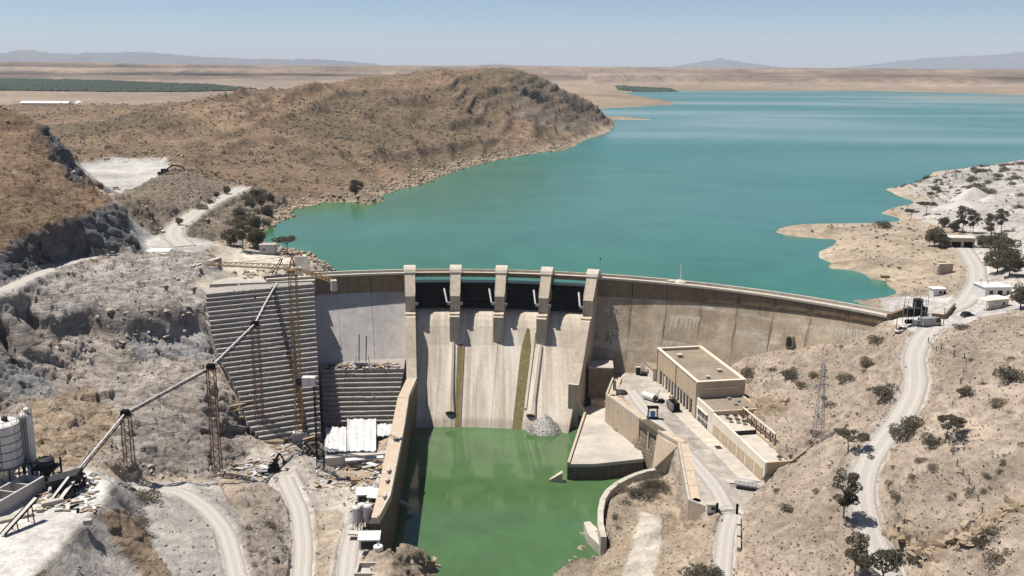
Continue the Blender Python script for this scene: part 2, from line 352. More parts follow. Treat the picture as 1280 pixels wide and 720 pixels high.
# right road and the slope beyond
RR = [(1168, 408, 3.4), (1150, 425, 2.2), (1141, 450, 0.0), (1146, 476, -2.6), (1140, 500, -4.8), (1118, 535, -8), (1092, 565, -11), (1078, 592, -13.4), (1076, 620, -15.5), (1084, 655, -17.8), (1098, 690, -20), (1114, 725, -22), (1120, 790, -25)]
for x, y, z in RR: Z((x - 14, y, z), (x + 14, y + 1, z + .3))
Z((1030, 600, -19), (1000, 660, -22.0), (1050, 650, -19), (1040, 700, -22), (1070, 560, -13.5))
Z((1190, 430, 5.5), (1230, 400, 7), (1280, 395, 9), (1230, 440, 6), (1180, 480, 0), (1280, 450, 7.5), (1280, 500, 4.5), (1220, 520, 0), (1160, 540, -5), (1200, 570, -5), (1280, 580, -1), (1130, 600, -9.5), (1200, 620, -9), (1280, 650, -6.5), (1130, 660, -14.5), (1180, 655, -11.5), (1165, 690, -15.5), (1240, 665, -10), (1215, 700, -14), (1280, 720, -12.5), (1140, 720, -20), (1200, 740, -17), (1280, 800, -17), (1400, 500, 9), (1400, 650, -1), (1400, 400, 15), (1500, 600, 6))
# level ground at the right abutment, houses, road
Z((1140, 395, 3.8), (1175, 398, 4), (1130, 380, 3), (1160, 375, 3.5), (1200, 372, 5), (1215, 385, 5), (1250, 385, 6.5), (1280, 378, 8), (1240, 352, 6), (1280, 345, 7.5), (1180, 362, 3), (1150, 362, 1.5), (1205, 330, 5), (1212, 316, 5), (1190, 305, 5), (1280, 300, 7), (1240, 320, 6.5), (1320, 360, 9), (1400, 340, 11), (1400, 280, 9))
Z((1060, 318, 2.5), (1085, 322, 3), (1080, 300, 3.5), (1060, 290, 2), (1110, 300, 4.5), (1120, 325, 3), (1150, 320, 4), (1150, 345, 2.5), (1010, 285, 2.6), (985, 287, 2.0), (1035, 285, 2.6), (1050, 300, 2), (1060, 310, 2.2), (1070, 326, 2.6), (1045, 327, 1.6), (1090, 340, 2.4), (1110, 340, 2.4), (1120, 350, 2.0), (1130, 362, 2.2), (1136, 366, 2.0), (1150, 290, 4.5), (1110, 285, 2.5), (1190, 285, 5), (1140, 262, 2.5), (1170, 272, 4), (1220, 275, 5), (1280, 265, 6.5), (1160, 240, 3.5), (1200, 230, 6), (1230, 245, 6), (1200, 217, 6.5), (1240, 210, 9), (1280, 204, 11), (1280, 230, 9), (1400, 205, 12), (1400, 240, 10))
# big bare hill across the lake
ZY((290, 122, 950), (350, 113, 1000), (400, 106, 1050), (470, 95.5, 1100), (550, 88.5, 1160), (600, 86.5, 1220), (645, 86, 1260), (690, 101, 1300), (740, 128, 1330), (230, 131, 1000), (150, 150, 900), (80, 180, 760), (0, 170, 800), (0, 150, 1000), (300, 170, 800), (400, 200, 690), (400, 150, 900), (500, 130, 1040), (500, 180, 820), (600, 130, 1105), (600, 170, 950), (690, 150, 1190), (560, 110, 1090), (640, 110, 1188), (690, 118, 1262), (200, 180, 760), (330, 130, 950), (720, 150, 1270))
for px, py, Y in [(290, 122, 950), (350, 113, 1000), (400, 106, 1050), (470, 95.5, 1100), (550, 88.5, 1160), (600, 86.5, 1220), (645, 86, 1260), (690, 101, 1300)]:
    p = D(px, py, Y); CP.append(p + np.array([-40, 170, -p[2] * .62]))
Z((260, 205, 15), (330, 222, 11), (400, 240, 5), (350, 240, 8), (450, 238, 6), (520, 215, 6), (600, 188, 7), (680, 178, 7), (735, 160, 8))
Z((100, 150, 26), (60, 140, 22))
# plain
for x in (-3500, -2500, -1700, -1100):
    for y in (700, 1300, 1900, 2600, 3500, 5000): XYZ((x, y, 20))
XYZ((-600, 1500, 19), (-300, 1700, 15), (-600, 2200, 18), (-100, 1800, 11), (-300, 2600, 14), (150, 1900, 4), (200, 2300, 5), (100, 2900, 8), (300, 3200, 5), (0, 3800, 12), (-700, 3600, 18), (-600, 5000, 18), (150, 1550, 3), (0, 1650, 8))
for x in (600, 1300, 2100, 3000, 4000, 5500):
    XYZ((x, 4300 - x * .1, 8), (x, 5200, 14), (x, 6800, 16))
XYZ((-6000, 6800, 20), (0, 6800, 18), (-6000, 100, 20), (5500, 100, 30), (1200, 500, 14), (800, 500, 13), (500, 300, 16), (500, 150, 14), (-500, 150, 0), (-300, 100, -20), (0, 60, -45), (300, 60, -20), (-500, 400, 40), (-800, 600, 30), (5500, 2500, -7), (3000, 1800, -7), (1500, 1000, -6), (2500, 900, 6), (5500, 1500, 8))

CPA = np.array(CP)
_res = delaunay_2d_cdt([Vector((float(a), float(b))) for a, b in CPA[:, :2]], [], [], 0, 0.05)
TV = np.array([(v.x, v.y) for v in _res[0]])
TZ = np.array([np.mean([CPA[i, 2] for i in o]) if len(o) else 0.0 for o in _res[3]])
TF = _res[2]

def gauss(a, s):
    if s <= 0: return a
    k = int(math.ceil(s * 2.5)); w = np.exp(-np.arange(-k, k + 1) ** 2 / (2 * s * s)); w /= w.sum()
    for ax in (0, 1):
        pd = [(0, 0), (0, 0)]; pd[ax] = (k, k)
        b = np.pad(a, pd, mode='edge'); o = np.zeros_like(a)
        for i, ww in enumerate(w):
            o += ww * (b[i:i + a.shape[0], :] if ax == 0 else b[:, i:i + a.shape[1]])
        a = o
    return a
class Raster:
    def __init__(s, x0, x1, y0, y1, st, blur):
        s.x0, s.y0, s.st = x0, y0, st
        s.nx = int((x1 - x0) / st) + 1; s.ny = int((y1 - y0) / st) + 1
        s.x1 = x0 + (s.nx - 1) * st; s.y1 = y0 + (s.ny - 1) * st
        h = np.full((s.ny, s.nx), np.nan)
        for f in TF:
            a, b, c = (TV[i] for i in f); za, zb, zc = (TZ[i] for i in f)
            ix0 = max(0, int(math.floor((min(a[0], b[0], c[0]) - x0) / st))); ix1 = min(s.nx - 1, int(math.ceil((max(a[0], b[0], c[0]) - x0) / st)))
            iy0 = max(0, int(math.floor((min(a[1], b[1], c[1]) - y0) / st))); iy1 = min(s.ny - 1, int(math.ceil((max(a[1], b[1], c[1]) - y0) / st)))
            if ix1 < ix0 or iy1 < iy0: continue
            X, Y = np.meshgrid(x0 + st * np.arange(ix0, ix1 + 1), y0 + st * np.arange(iy0, iy1 + 1))
            dd = (b[1] - c[1]) * (a[0] - c[0]) + (c[0] - b[0]) * (a[1] - c[1])
            if abs(dd) < 1e-9: continue
            l1 = ((b[1] - c[1]) * (X - c[0]) + (c[0] - b[0]) * (Y - c[1])) / dd
            l2 = ((c[1] - a[1]) * (X - c[0]) + (a[0] - c[0]) * (Y - c[1])) / dd
            l3 = 1 - l1 - l2
            m = (l1 >= -1e-6) & (l2 >= -1e-6) & (l3 >= -1e-6)
            sub = h[iy0:iy1 + 1, ix0:ix1 + 1]
            sub[m] = (l1 * za + l2 * zb + l3 * zc)[m]
        h[np.isnan(h)] = 15.0
        s.h = gauss(h, blur)
    def grid(s):
        return np.meshgrid(s.x0 + s.st * np.arange(s.nx), s.y0 + s.st * np.arange(s.ny))
    def __call__(s, x, y):
        u = np.clip((x - s.x0) / s.st, 0, s.nx - 1.001); v = np.clip((y - s.y0) / s.st, 0, s.ny - 1.001)
        i = u.astype(int); j = v.astype(int); u = u - i; v = v - j
        return (s.h[j, i] * (1 - u) + s.h[j, i + 1] * u) * (1 - v) + (s.h[j + 1, i] * (1 - u) + s.h[j + 1, i + 1] * u) * v
    def inside(s, x, y): return (x > s.x0 + 2) & (x < s.x1 - 2) & (y > s.y0 + 2) & (y < s.y1 - 2)
NEAR = Raster(-230, 230, 110, 600, 1.0, .8)
MID = Raster(-1200, 1200, 80, 2000, 5.0, 1.6)
FAR = Raster(-5000, 5000, 80, 6700, 25.0, 2.0)

# ---- dirt roads and pads are cut level into the ground
ROADS = []   # name, label, world polyline (x,y,z), width
def road(name, label, pts, w): ROADS.append((name, label, np.array([P(*p) for p in pts]), w))
road('dirt_road', 'wide pale dirt road winding down the right slope', RR, 6.4)
road('dirt_road', 'pale bench road at the foot of the grey cut cliff', [(-60, 376, 8), (0, 365, 8), (50, 342, 8), (100, 325, 8), (132, 321, 8)], 5.5)
road('dirt_road', 'pale road curving up from the junction beside the lake', [(232, 308, 8), (217, 297, 8.3), (218, 286, 9), (240, 269, 9), (270, 251, 9.3), (295, 240, 9.6), (302, 235, 10)], 9.0)
road('dirt_road', 'pale track curving round the lower yard', [(170, 612, -31.5), (222, 611, -32), (258, 635, -32), (283, 665, -32), (297, 720, -32), (300, 790, -32)], 4.6)
road('dirt_road', 'white haul ramp running down to the stepped concrete', [(356, 598, -36), (375, 640, -36.2), (380, 690, -36.2), (372, 760, -36.5)], 5.0)
road('dirt_road', 'pale haul road beside the small mixing plant', [(444, 655, -35.2), (436, 690, -34.8), (430, 760, -34)], 4.5)
road('paved_road', 'pale concrete road leaving the power station yard', [(916, 640, -28.0), (908, 662, -28.6), (905, 690, -29.2), (900, 760, -30.5)], 4.2)
road('paved_road', 'pale road from the dam crest past the white house', [(1168, 394, 4), (1205, 380, 5), (1222, 355, 5.5), (1221, 335, 5.5), (1208, 314, 5.2), (1200, 306, 5.2)], 7.0)
road('dirt_road', 'curving dusty track behind the dark trees on the right', [(1290, 370, 8.5), (1272, 330, 7.4), (1268, 300, 7), (1290, 285, 7)], 5.0)
road('paved_road', 'pale worn driveway through the power station yard', [(909, 638, -28), (896, 610, -28), (868, 578, -28), (838, 545, -28), (806, 512, -28), (788, 488, -28)], 4.6)
def dist_poly(X, Y, pl):
    best = np.full(X.shape, 1e9); zz = np.zeros(X.shape)
    for a, b in zip(pl[:-1], pl[1:]):
        d = b - a; l2 = max(d[0] ** 2 + d[1] ** 2, 1e-6)
        t = np.clip(((X - a[0]) * d[0] + (Y - a[1]) * d[1]) / l2, 0, 1)
        dist = np.hypot(X - a[0] - d[0] * t, Y - a[1] - d[1] * t)
        m = dist < best
        best[m] = dist[m]; zz[m] = (a[2] + d[2] * t)[m]
    return best, zz
GX, GY = NEAR.grid()
PADS = [(SILO_Z, [(-80, 600), (0, 597), (60, 597), (112, 590), (140, 604), (125, 627), (90, 664), (56, 700), (28, 725), (-40, 790)]),
        (YARD, [(768, 482), (820, 472), (872, 525), (960, 600), (930, 628), (915, 641), (884, 638), (860, 615), (846, 558), (800, 526), (768, 500)])]
for z, poly in PADS:
    w = [P(a, b, z)[:2] for a, b in poly]
    m = gauss(inpoly(GX, GY, w).astype(float), 1.0)
    NEAR.h = NEAR.h * (1 - m) + z * m
for nm, lb, pl, w in ROADS:
    if 'driveway' in lb: continue            # the yard is level already
    d, zz = dist_poly(GX, GY, pl)
    m = 1 - sstep(w / 2 + .3, w / 2 + 4.5, d)
    NEAR.h = NEAR.h * (1 - m) + zz * m
# the ground under and beside the stepped blocks and under the power station is cut down
_A = np.array([57.0, 287.6]); _al = np.array([.183, -.983]); _ac = np.array([.983, .183])
def _cut(poly, z):
    m = gauss(inpoly(GX, GY, [tuple(p) for p in poly]).astype(float), .8)
    NEAR.h = np.where(m > .02, NEAR.h * (1 - m) + np.minimum(NEAR.h, z) * m, NEAR.h)
_t, _b = P(380, 358, 2.5)[:2], P(385, 540, -36)[:2]
_cut([_t, DP(-17.5, 0, 0)[:2], DP(-7, 0, 0)[:2], DP(-6.4, 33, 0)[:2], P(495, 532, -39)[:2], P(404, 540, -39)[:2], _b], -41)
_cut([_A + _al * s + _ac * a for s, a in ((-38, -1), (13, -1), (49, -1), (49, 7), (13, 7.5), (13, 14.5), (-38, 15))], -28.2)

def mesa(x, y):
    """eroded tableland beyond the lake and the plain"""
    edge = 4250 + 420 * fbm(x / 1500, y * 0, x * 0, 3, 5) - 0.05 * x + np.where(x > 300, -120, 150)
    gul = fbm(x / 260, y / 700, x * 0, 5, 9, ridged=True)
    u = y - edge + 300 * gul
    t = .55 * sstep(0, 260, u) + .45 * sstep(700, 900, u + 200 * fbm(x / 400, y / 500, x * 0, 3, 19))
    top = 52 + 14 * fbm(x / 900, y / 900, x * 0, 2, 3)
    low = 20 * sstep(-900, 500, y - edge + 200 * fbm(x / 300, y / 500, x * 0, 3, 12, ridged=True)) * sstep(2600, 4000, y)
    far = sstep(5200, 9000, y)
    return np.maximum(low + (top - 18) * t, 0) * (1 - far * 0.25)
def H0(x, y):
    x = np.asarray(x, float); y = np.asarray(y, float)
    h = FAR(x, y)
    b = (y > 6000); h = np.where(b, h * 0 + 18, h)
    far = y > 2500
    if far.any(): h = h + np.where(far, mesa(x, y), 0)
    m = MID.inside(x, y); h = np.where(m, MID(x, y), h)
    m = NEAR.inside(x, y); h = np.where(m, NEAR(x, y), h)
    return h
def hz(x, y): return float(H0(np.array([x]), np.array([y]))[0])
def G(px, py, tmin=120, tmax=4000, lift=0.0):
    """the ground point seen at a photo pixel"""
    d = ray(px, py)
    t = tmin * (1.0015 ** np.arange(0, 2400)); t = t[t < tmax]
    p = CAM[None, :] + d[None, :] * t[:, None]
    below = p[:, 2] < H0(p[:, 0], p[:, 1])
    k = int(np.argmax(below)) if below.any() else len(t) - 1
    q = p[k]
    return np.array([q[0], q[1], hz(q[0], q[1]) + lift])
# ------------------------------------------------------------------ ground sheet
def ground_material(name='ground_soil_and_rock'):
    m, t, b = nodes_of(name)
    N = t.nodes.new; L = t.links.new
    geo = N('ShaderNodeNewGeometry')
    at = N('ShaderNodeAttribute'); at.attribute_name = 'albedo'
    rk = N('ShaderNodeAttribute'); rk.attribute_name = 'rockiness'
    def noise(scale, detail=8, rough=.65, vec=None, dist=0):
        n = N('ShaderNodeTexNoise'); n.inputs['Scale'].default_value = scale; n.inputs['Detail'].default_value = detail; n.inputs['Roughness'].default_value = rough
        n.inputs['Distortion'].default_value = dist
        L(vec or geo.outputs['Position'], n.inputs['Vector']); return n.outputs[0]
    def rng(o, a, bb, c, d):
        r = N('ShaderNodeMapRange'); L(o, r.inputs[0])
        for i, v in enumerate((a, bb, c, d)): r.inputs[i + 1].default_value = v
        return r.outputs[0]
    def math_(op, a, bv):
        n = N('ShaderNodeMath'); n.operation = op; L(a, n.inputs[0])
        if hasattr(bv, 'type'): L(bv, n.inputs[1])
        else: n.inputs[1].default_value = bv
        return n.outputs[0]
    def mulc(cur, f):
        mx = N('ShaderNodeMix'); mx.data_type = 'RGBA'; mx.blend_type = 'MULTIPLY'; mx.inputs[0].default_value = 1
        L(cur, mx.inputs[6]); c = N('ShaderNodeCombineColor')
        for i in range(3): L(f, c.inputs[i])
        L(c.outputs[0], mx.inputs[7]); return mx.outputs[2]
    mp = N('ShaderNodeMapping'); mp.inputs['Rotation'].default_value = (radians(28), radians(-22), radians(30)); mp.inputs['Scale'].default_value = (.12, .12, 1.0)
    L(geo.outputs['Position'], mp.inputs[0])
    st = noise(.8, 9, .7, mp.outputs[0], .6)
    big = noise(.035, 6, .6); mid = noise(.35, 9, .72); fine = noise(1.9, 6, .75)
    col = mulc(at.outputs['Color'], rng(big, .3, .7, .74, 1.26))
    col = mulc(col, rng(mid, .3, .7, .66, 1.34))
    col = mulc(col, rng(noise(.11, 9, .75), .32, .68, .74, 1.26))
    # brown and grey beds in the rock
    bed = math_('MULTIPLY', rng(st, .40, .66, 0, 1), rk.outputs['Fac'])
    bed = math_('MULTIPLY', bed, .5)
    mx = N('ShaderNodeMix'); mx.data_type = 'RGBA'; mx.blend_type = 'MULTIPLY'; L(bed, mx.inputs[0]); L(col, mx.inputs[6]); mx.inputs[7].default_value = (.72, .63, .54, 1)
    col = mx.outputs[2]
    # rust coloured patches
    ru = math_('MULTIPLY', rng(noise(.09, 6, .65), .55, .72, 0, .5), rk.outputs['Fac'])
    mx = N('ShaderNodeMix'); mx.data_type = 'RGBA'; mx.blend_type = 'MULTIPLY'; L(ru, mx.inputs[0]); L(col, mx.inputs[6]); mx.inputs[7].default_value = (.80, .60, .38, 1)
    col = mx.outputs[2]
    col = mulc(col, rng(fine, .28, .72, .72, 1.28))
    L(col, b.inputs['Base Color'])
    b.inputs['Roughness'].default_value = .95
    b.inputs['Specular IOR Level'].default_value = .1
    bp = N('ShaderNodeBump'); bp.inputs['Distance'].default_value = .9
    L(rng(rk.outputs['Fac'], 0, 1, .35, 1.0), bp.inputs['Strength'])
    hsum = math_('ADD', math_('MULTIPLY', fine, .3), math_('ADD', mid, math_('MULTIPLY', st, 2.0)))
    L(hsum, bp.inputs['Height']); L(bp.outputs[0], b.inputs['Normal'])
    return m

def build_ground():
    a_in = np.linspace(-29.5, 29.5, 800)
    a_out = np.array([-60, -54, -48, -43, -39, -36, -34, -32.5, -31.2, -30.3])
    ang = np.radians(np.concatenate([a_out, a_in, -a_out[::-1]]))
    rs = [118.0]
    while rs[-1] < 48000:
        r = rs[-1]
        k = .0040 if r < 165 else .0020 if r < 420 else .0042 if r < 700 else .0062 if r < 2500 else .0045 if r < 6500 else .05
        rs.append(r * (1 + k))
    rs = np.array(rs)
    TH, RR_ = np.meshgrid(ang, rs)
    ny, nx = TH.shape
    X = (RR_ * np.sin(TH)).ravel(); Y = (RR_ * np.cos(TH)).ravel()
    Zb = H0(X, Y)
    px, py = proj(X, Y, Zb)
    R_ = np.hypot(X, Y)
    # ---- zones: albedo, relief amplitude, rockiness
    n = len(X)
    colr = np.empty((n, 3)); amp = np.empty(n); rock = np.empty(n)
    jx = px + 9 * fbm(X / 14, Y / 14, Zb / 14, 4, 31) * np.minimum(1, 260 / np.maximum(R_, 1)); jy = py + 6 * fbm(X / 14, Y / 14, Zb / 14, 4, 37) * np.minimum(1, 260 / np.maximum(R_, 1))
    colr[:] = (.43, .352, .275); amp[:] = .85; rock[:] = .48
    def zone(col, a, rk, mask=None, poly=None, ymin=0, ymax=1e9):
        if mask is None:
            mask = inpoly(jx, jy, poly) & (Y > ymin) & (Y < ymax)
        if col is not None: colr[mask] = col
        amp[mask] = a; rock[mask] = rk
    far = (Y > 560) & (X < 430)
    zone((.248, .178, .118), 2.1, .55, mask=(Y > 420) & (X < 300))
    plain = (Y > 1350) & ((X < -250) | (Y > 1500))
    zone((.31, .24, .18), .5, .1, mask=plain)
    sand = (Y > 1400) & (Zb < 9) & (Y < 4200)
    zone((.36, .275, .19), .2, .05, mask=sand)
    mes = (Y > 3600) & (Zb > 19)
    zone((.23, .175, .13), 3.0, .3, mask=mes)
    zone((.215, .17, .128), 1.2, .55, poly=[(640, 96), (700, 104), (762, 150), (765, 160), (720, 172), (640, 150)], ymin=800, ymax=1500)
    zone((.215, .162, .112), 1.9, .6, poly=[(440, 245), (520, 222), (600, 190), (700, 172), (760, 160), (768, 160), (690, 190), (560, 220), (440, 256), (350, 258), (352, 240)], ymin=500, ymax=1500)
    # near left hill
    zone((.255, .178, .115), 1.25, .62, poly=[(-300, 60), (0, 115), (62, 160), (100, 222), (150, 258), (156, 270), (106, 272), (53, 295), (16, 300), (0, 322), (-300, 340)], ymax=520)
    zone((.20, .20, .21), 2.0, .9, poly=[(-200, 322), (0, 318), (16, 297), (53, 292), (106, 270), (133, 258), (151, 262), (190, 318), (128, 322), (93, 326), (40, 342), (0, 364), (-200, 372)], ymax=420)
    zone((.17, .17, .18), 2.0, .9, poly=[(48, 158), (64, 163), (110, 230), (92, 228), (68, 205)], ymax=520)
    zone((.52, .49, .46), .12, .05, poly=[(90, 205), (150, 201), (208, 202), (218, 212), (180, 230), (142, 246), (112, 240), (98, 226)], ymin=440, ymax=760)
    zone((.27, .225, .175), 1.4, .8, poly=[(145, 245), (182, 229), (218, 211), (300, 232), (360, 250), (372, 272), (322, 300), (262, 303), (238, 300), (212, 292), (188, 300), (160, 278)], ymin=390, ymax=720)
    zone((.55, .52, .47), .12, .05, poly=[(155, 270), (188, 294), (215, 292), (262, 302), (266, 308), (250, 316), (185, 322), (178, 312)], ymin=340, ymax=480)
    zone((.51, .468, .425), 1.5, .9, poly=[(-200, 372), (0, 368), (60, 342), (100, 324), (150, 318), (200, 322), (250, 316), (282, 328), (258, 365), (262, 412), (110, 392), (60, 402), (0, 402), (-200, 410)], ymax=400)
    zone((.33, .29, .255), .7, .8, poly=[(-200, 402), (0, 398), (60, 399), (110, 386), (255, 386), (255, 424), (170, 424), (62, 428), (40, 450), (-200, 460)], ymax=360)  # darker albedo paints shade into the undercut band of the cliff
    zone((.50, .445, .385), 1.5, .9, poly=[(-200, 452), (40, 447), (62, 425), (255, 420), (262, 450), (290, 500), (318, 560), (262, 600), (150, 580), (60, 592), (-200, 600)], ymax=330)
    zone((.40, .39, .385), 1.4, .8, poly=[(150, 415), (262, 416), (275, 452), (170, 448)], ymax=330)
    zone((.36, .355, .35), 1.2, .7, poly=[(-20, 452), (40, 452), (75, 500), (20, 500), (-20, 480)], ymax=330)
    zone((.43, .34, .245), 1.5, .9, poly=[(30, 505), (110, 490), (150, 520), (120, 580), (60, 590), (20, 560)], ymax=330)
    zone((.41, .365, .325), 1.6, .9, poly=[(168, 520), (290, 505), (325, 560), (262, 598), (150, 592)], ymax=330)  # darker albedo carries the shadow low on the rock face
    zone((.60, .57, .52), .15, .1, poly=[(-200, 592), (0, 594), (60, 594), (112, 586), (146, 603), (128, 630), (92, 668), (58, 704), (30, 728), (-200, 800)], ymax=260)
    zone((.40, .37, .335), .5, .3, poly=[(146, 600), (185, 606), (262, 600), (300, 640), (310, 730), (60, 740), (60, 705), (95, 668)], ymax=280)
    zone((.33, .25, .175), 1.0, .7, poly=[(120, 640), (155, 635), (215, 720), (190, 730), (150, 690)], ymax=280)
    zone((.40, .35, .29), 1.3, .7, poly=[(300, 600), (345, 600), (362, 640), (366, 730), (310, 740)], ymax=280)
    zone((.52, .475, .41), .5, .3, poly=[(315, 560), (345, 550), (410, 560), (420, 600), (480, 600), (470, 680), (430, 740), (385, 740), (362, 640), (335, 610), (300, 600)], ymax=310)
    zone((.44, .37, .29), .7, .5, poly=[(388, 640), (428, 640), (410, 740), (375, 740)], ymax=280)
    zone((.40, .335, .25), 1.3, .9, poly=[(485, 690), (505, 672), (530, 682), (552, 712), (560, 760), (470, 760)], ymax=260)
    zone((.55, .49, .40), .15, .1, poly=[(262, 304), (330, 316), (382, 324), (412, 352), (252, 362), (248, 350), (275, 335)], ymin=320, ymax=460)
    zone((.43, .34, .24), 1.0, .6, poly=[(372, 316), (412, 326), (416, 342), (385, 340)], ymin=330, ymax=460)
    # power station yard and right bank
    zone((.43, .385, .335), .06, .0, poly=[(760, 470), (822, 470), (872, 525), (962, 600), (932, 630), (916, 642), (882, 638), (858, 612), (846, 556), (798, 524)], ymax=345)
    zone((.42, .34, .25), .7, .5, poly=[(730, 590), (835, 585), (862, 660), (905, 660), (895, 740), (690, 740), (730, 680)], ymax=290)
    zone((.56, .50, .42), .3, .1, poly=[(800, 640), (828, 645), (826, 690), (812, 740), (770, 740), (795, 680)], ymax=290)
    # right side
    zone((.52, .485, .45), .2, .15, poly=[(1100, 372), (1230, 362), (1280, 372), (1300, 385), (1235, 395), (1170, 420), (1140, 418), (1112, 402)], ymin=255, ymax=345)
    pass
    zone((.40, .315, .22), 1.2, .9, poly=[(936, 500), (960, 498), (990, 505), (975, 520), (945, 522)], ymax=330)
    zone((.40, .33, .245), 1.2, .9, poly=[(690, 715), (735, 678), (775, 650), (780, 665), (745, 700), (730, 740), (690, 740)], ymax=260)
    zone((.36, .275, .185), .9, .5, mask=(Y > 120) & (Y < 200) & (X > 66) & (np.abs(py - np.interp(px, [1110, 1160, 1210, 1240, 1285], [668, 682, 672, 650, 628])) < 10) & (px > 1105))
    pen = inpoly(px, py, [(950, 275), (1000, 270), (1120, 262), (1200, 290), (1210, 370), (1100, 372), (1000, 330)]) & (Y > 310) & (X > 80)
    zone((.41, .335, .25), .6, .3, mask=pen)
    gr = inpoly(jx, jy, [(1100, 225), (1180, 208), (1290, 190), (1400, 190), (1400, 300), (1280, 300), (1200, 290), (1160, 280), (1120, 262)]) & (Y > 400) & (X > 120)
    zone((.48, .45, .41), 1.1, .4, mask=gr)
    gr = inpoly(jx, jy, [(1205, 290), (1290, 290), (1400, 300), (1400, 400), (1280, 382), (1235, 350)]) & (Y > 280) & (X > 120)
    zone((.52, .47, .41), .5, .2, mask=gr)
    # wet and bleached rim round the lake
    rim = (Zb < 3.0) & (Zb > -2) & (Y > 340) & (Y < 1500) & (X < 420)
    kk = sstep(3.2, .8, Zb)[:, None] * rim[:, None]
    colr[:] = colr * (1 - kk * .75) + np.array([.47, .38, .28]) * kk * .75
    ring = 1 + .16 * np.sin((Zb + .25 * fbm(X / 30, Y / 30, Zb * 0, 3, 140)) * 9.0) * kk[:, 0]; colr *= ring[:, None]
    inN = NEAR.inside(X, Y)
    rm = np.zeros(n); sub = np.nonzero(inN)[0]; rq = np.zeros(len(sub)); berm = np.zeros(len(sub))
    for nm, lb, pl, w in ROADS:
        if 'driveway' in lb: continue
        d, _ = dist_poly(X[sub], Y[sub], pl)
        rq = np.maximum(rq, 1 - sstep(w / 2 - .2, w / 2 + 1.0, d)); berm = np.maximum(berm, np.exp(-((d - w / 2 - .9) / .55) ** 2))
    rm[sub] = rq
    k = rm[:, None]
    colr[:] = colr * (1 - k) + np.array([.52, .48, .43]) * k
    amp *= (1 - .95 * rm); rock *= (1 - rm)
    # orchard strip and far tones
    sb0 = Zb - .12 * Y + 2.2 * fbm(X / 120, Y / 120, Zb * 0, 4, 92)
    band = fbm(sb0 / 3.1, X / 900, Y / 900, 3, 95) + .35 * fbm(X / 60, Y / 60, Zb / 30, 3, 96)
    hm = sstep(560, 680, Y) * (1 - sstep(1450, 1600, Y)) * (X < 320) * (Zb > 2)
    colr *= (1 + hm * .42 * band)[:, None]
    colr[:, 0] *= 1 + hm * .10 * np.clip(band, -1, 1)
    mb_ = fbm((Zb + 5 * fbm(X / 300, Y / 300, Zb * 0, 3, 98)) / 7, X / 2500, Y / 2500, 3, 99) + .5 * fbm(X / 130, Y / 260, Zb * 0, 4, 100)
    colr *= (1 + 1.25 * (mes | plain) * np.where(mes, 1, .35) * mb_)[:, None]
    # soften the zone edges
    def soft(a):
        g = a.reshape(ny, nx, -1).copy()
        for _ in range(3):
            g[1:-1] = (g[:-2] + 2 * g[1:-1] + g[2:]) / 4
            g[:, 1:-1] = (g[:, :-2] + 2 * g[:, 1:-1] + g[:, 2:]) / 4
        return g.reshape(a.shape)
    colr *= .74
    colr = soft(colr); amp = soft(amp); rock = soft(rock)
    # ---- relief
    Pn = np.stack([X, Y, Zb], 1).reshape(ny, nx, 3)
    dx = np.gradient(Pn, axis=1); dy = np.gradient(Pn, axis=0)
    nrm = np.cross(dx, dy).reshape(-1, 3); nrm /= np.linalg.norm(nrm, axis=1, keepdims=True) + 1e-9
    nrm[nrm[:, 2] < 0] *= -1
    s = np.where(Y > 560, 3.2, 1.0)            # larger relief features on the far hill
    xs, ys, zs = X / s, Y / s, Zb / s
    c1, s1 = cos(.55), sin(.55)
    q = .42 * xs + .25 * ys + .87 * zs          # across the beds
    a1 = xs * c1 - ys * s1; a2 = xs * s1 + ys * c1
    strat = fbm(a1 / 16, a2 / 16, q / 2.3, 4, 61, ridged=True)
    lump = fbm(xs / 9, ys / 9, zs / 9, 5, 41, ridged=True)
    small = fbm(xs / 2.2, ys / 2.2, zs / 2.2, 3, 51, ridged=True)
    blk = np.zeros(n); 
    kk = np.nonzero((rock > .45) & (Y < 1500) & (np.abs(TH.ravel()) < radians(31)))[0]
    bx, by, bq = a1[kk], a2[kk], q[kk]
    wob = .35 * fbm(bx / 5, by / 5, bq / 5, 3, 71)
    v1, e1 = worley(bx / 10 + wob, by / 8 + wob, bq / 2.8 + wob, 81); v2, e2 = worley(bx / 4.2 + wob, by / 3.4, bq / 1.3 + wob, 82)
    blk[kk] = v1 * .62 + v2 * .34 - .22 * (1 - sstep(0, .14, e1)) - .12 * (1 - sstep(0, .2, e2))
    strat2 = fbm(a1 / 9, a2 / 7, q / .75 + .5 * fbm(a1 / 6, a2 / 6, q / 2, 3, 73), 3, 62, ridged=True)
    small = np.where(rock > .45, small * .28, small)
    disp = amp * (np.where(rock > .5, .6, .45) * lump * .8 + (.7 * strat + .42 * strat2) * rock * np.where(rock > .5, 1, .6) + small * np.where(rock > .5, .7, .5) + 1.0 * blk * np.clip(rock * 1.3, 0, 1))
    # long outcropping beds and gullies on the bare hill across the bay
    hill = sstep(560, 700, Y) * (1 - sstep(1450, 1700, Y)) * (X < 320)
    u1_ = X * .5 + Y * .866; u2_ = -X * .866 + Y * .5
    sb = Zb - .12 * Y + 2.2 * fbm(X / 120, Y / 120, Zb * 0, 4, 92)
    beds = np.abs(((sb / 6.5) % 1.0) * 2 - 1) * 2 - 1; beds = beds * (.6 + .6 * fbm(X / 170, Y / 170, Zb * 0, 3, 97)) + .4 * fbm(u1_ / 200, u2_ / 40, sb / 3, 3, 91, ridged=True)
    gully = fbm(X / 80, Y / 80, Zb / 16, 5, 93, ridged=True)
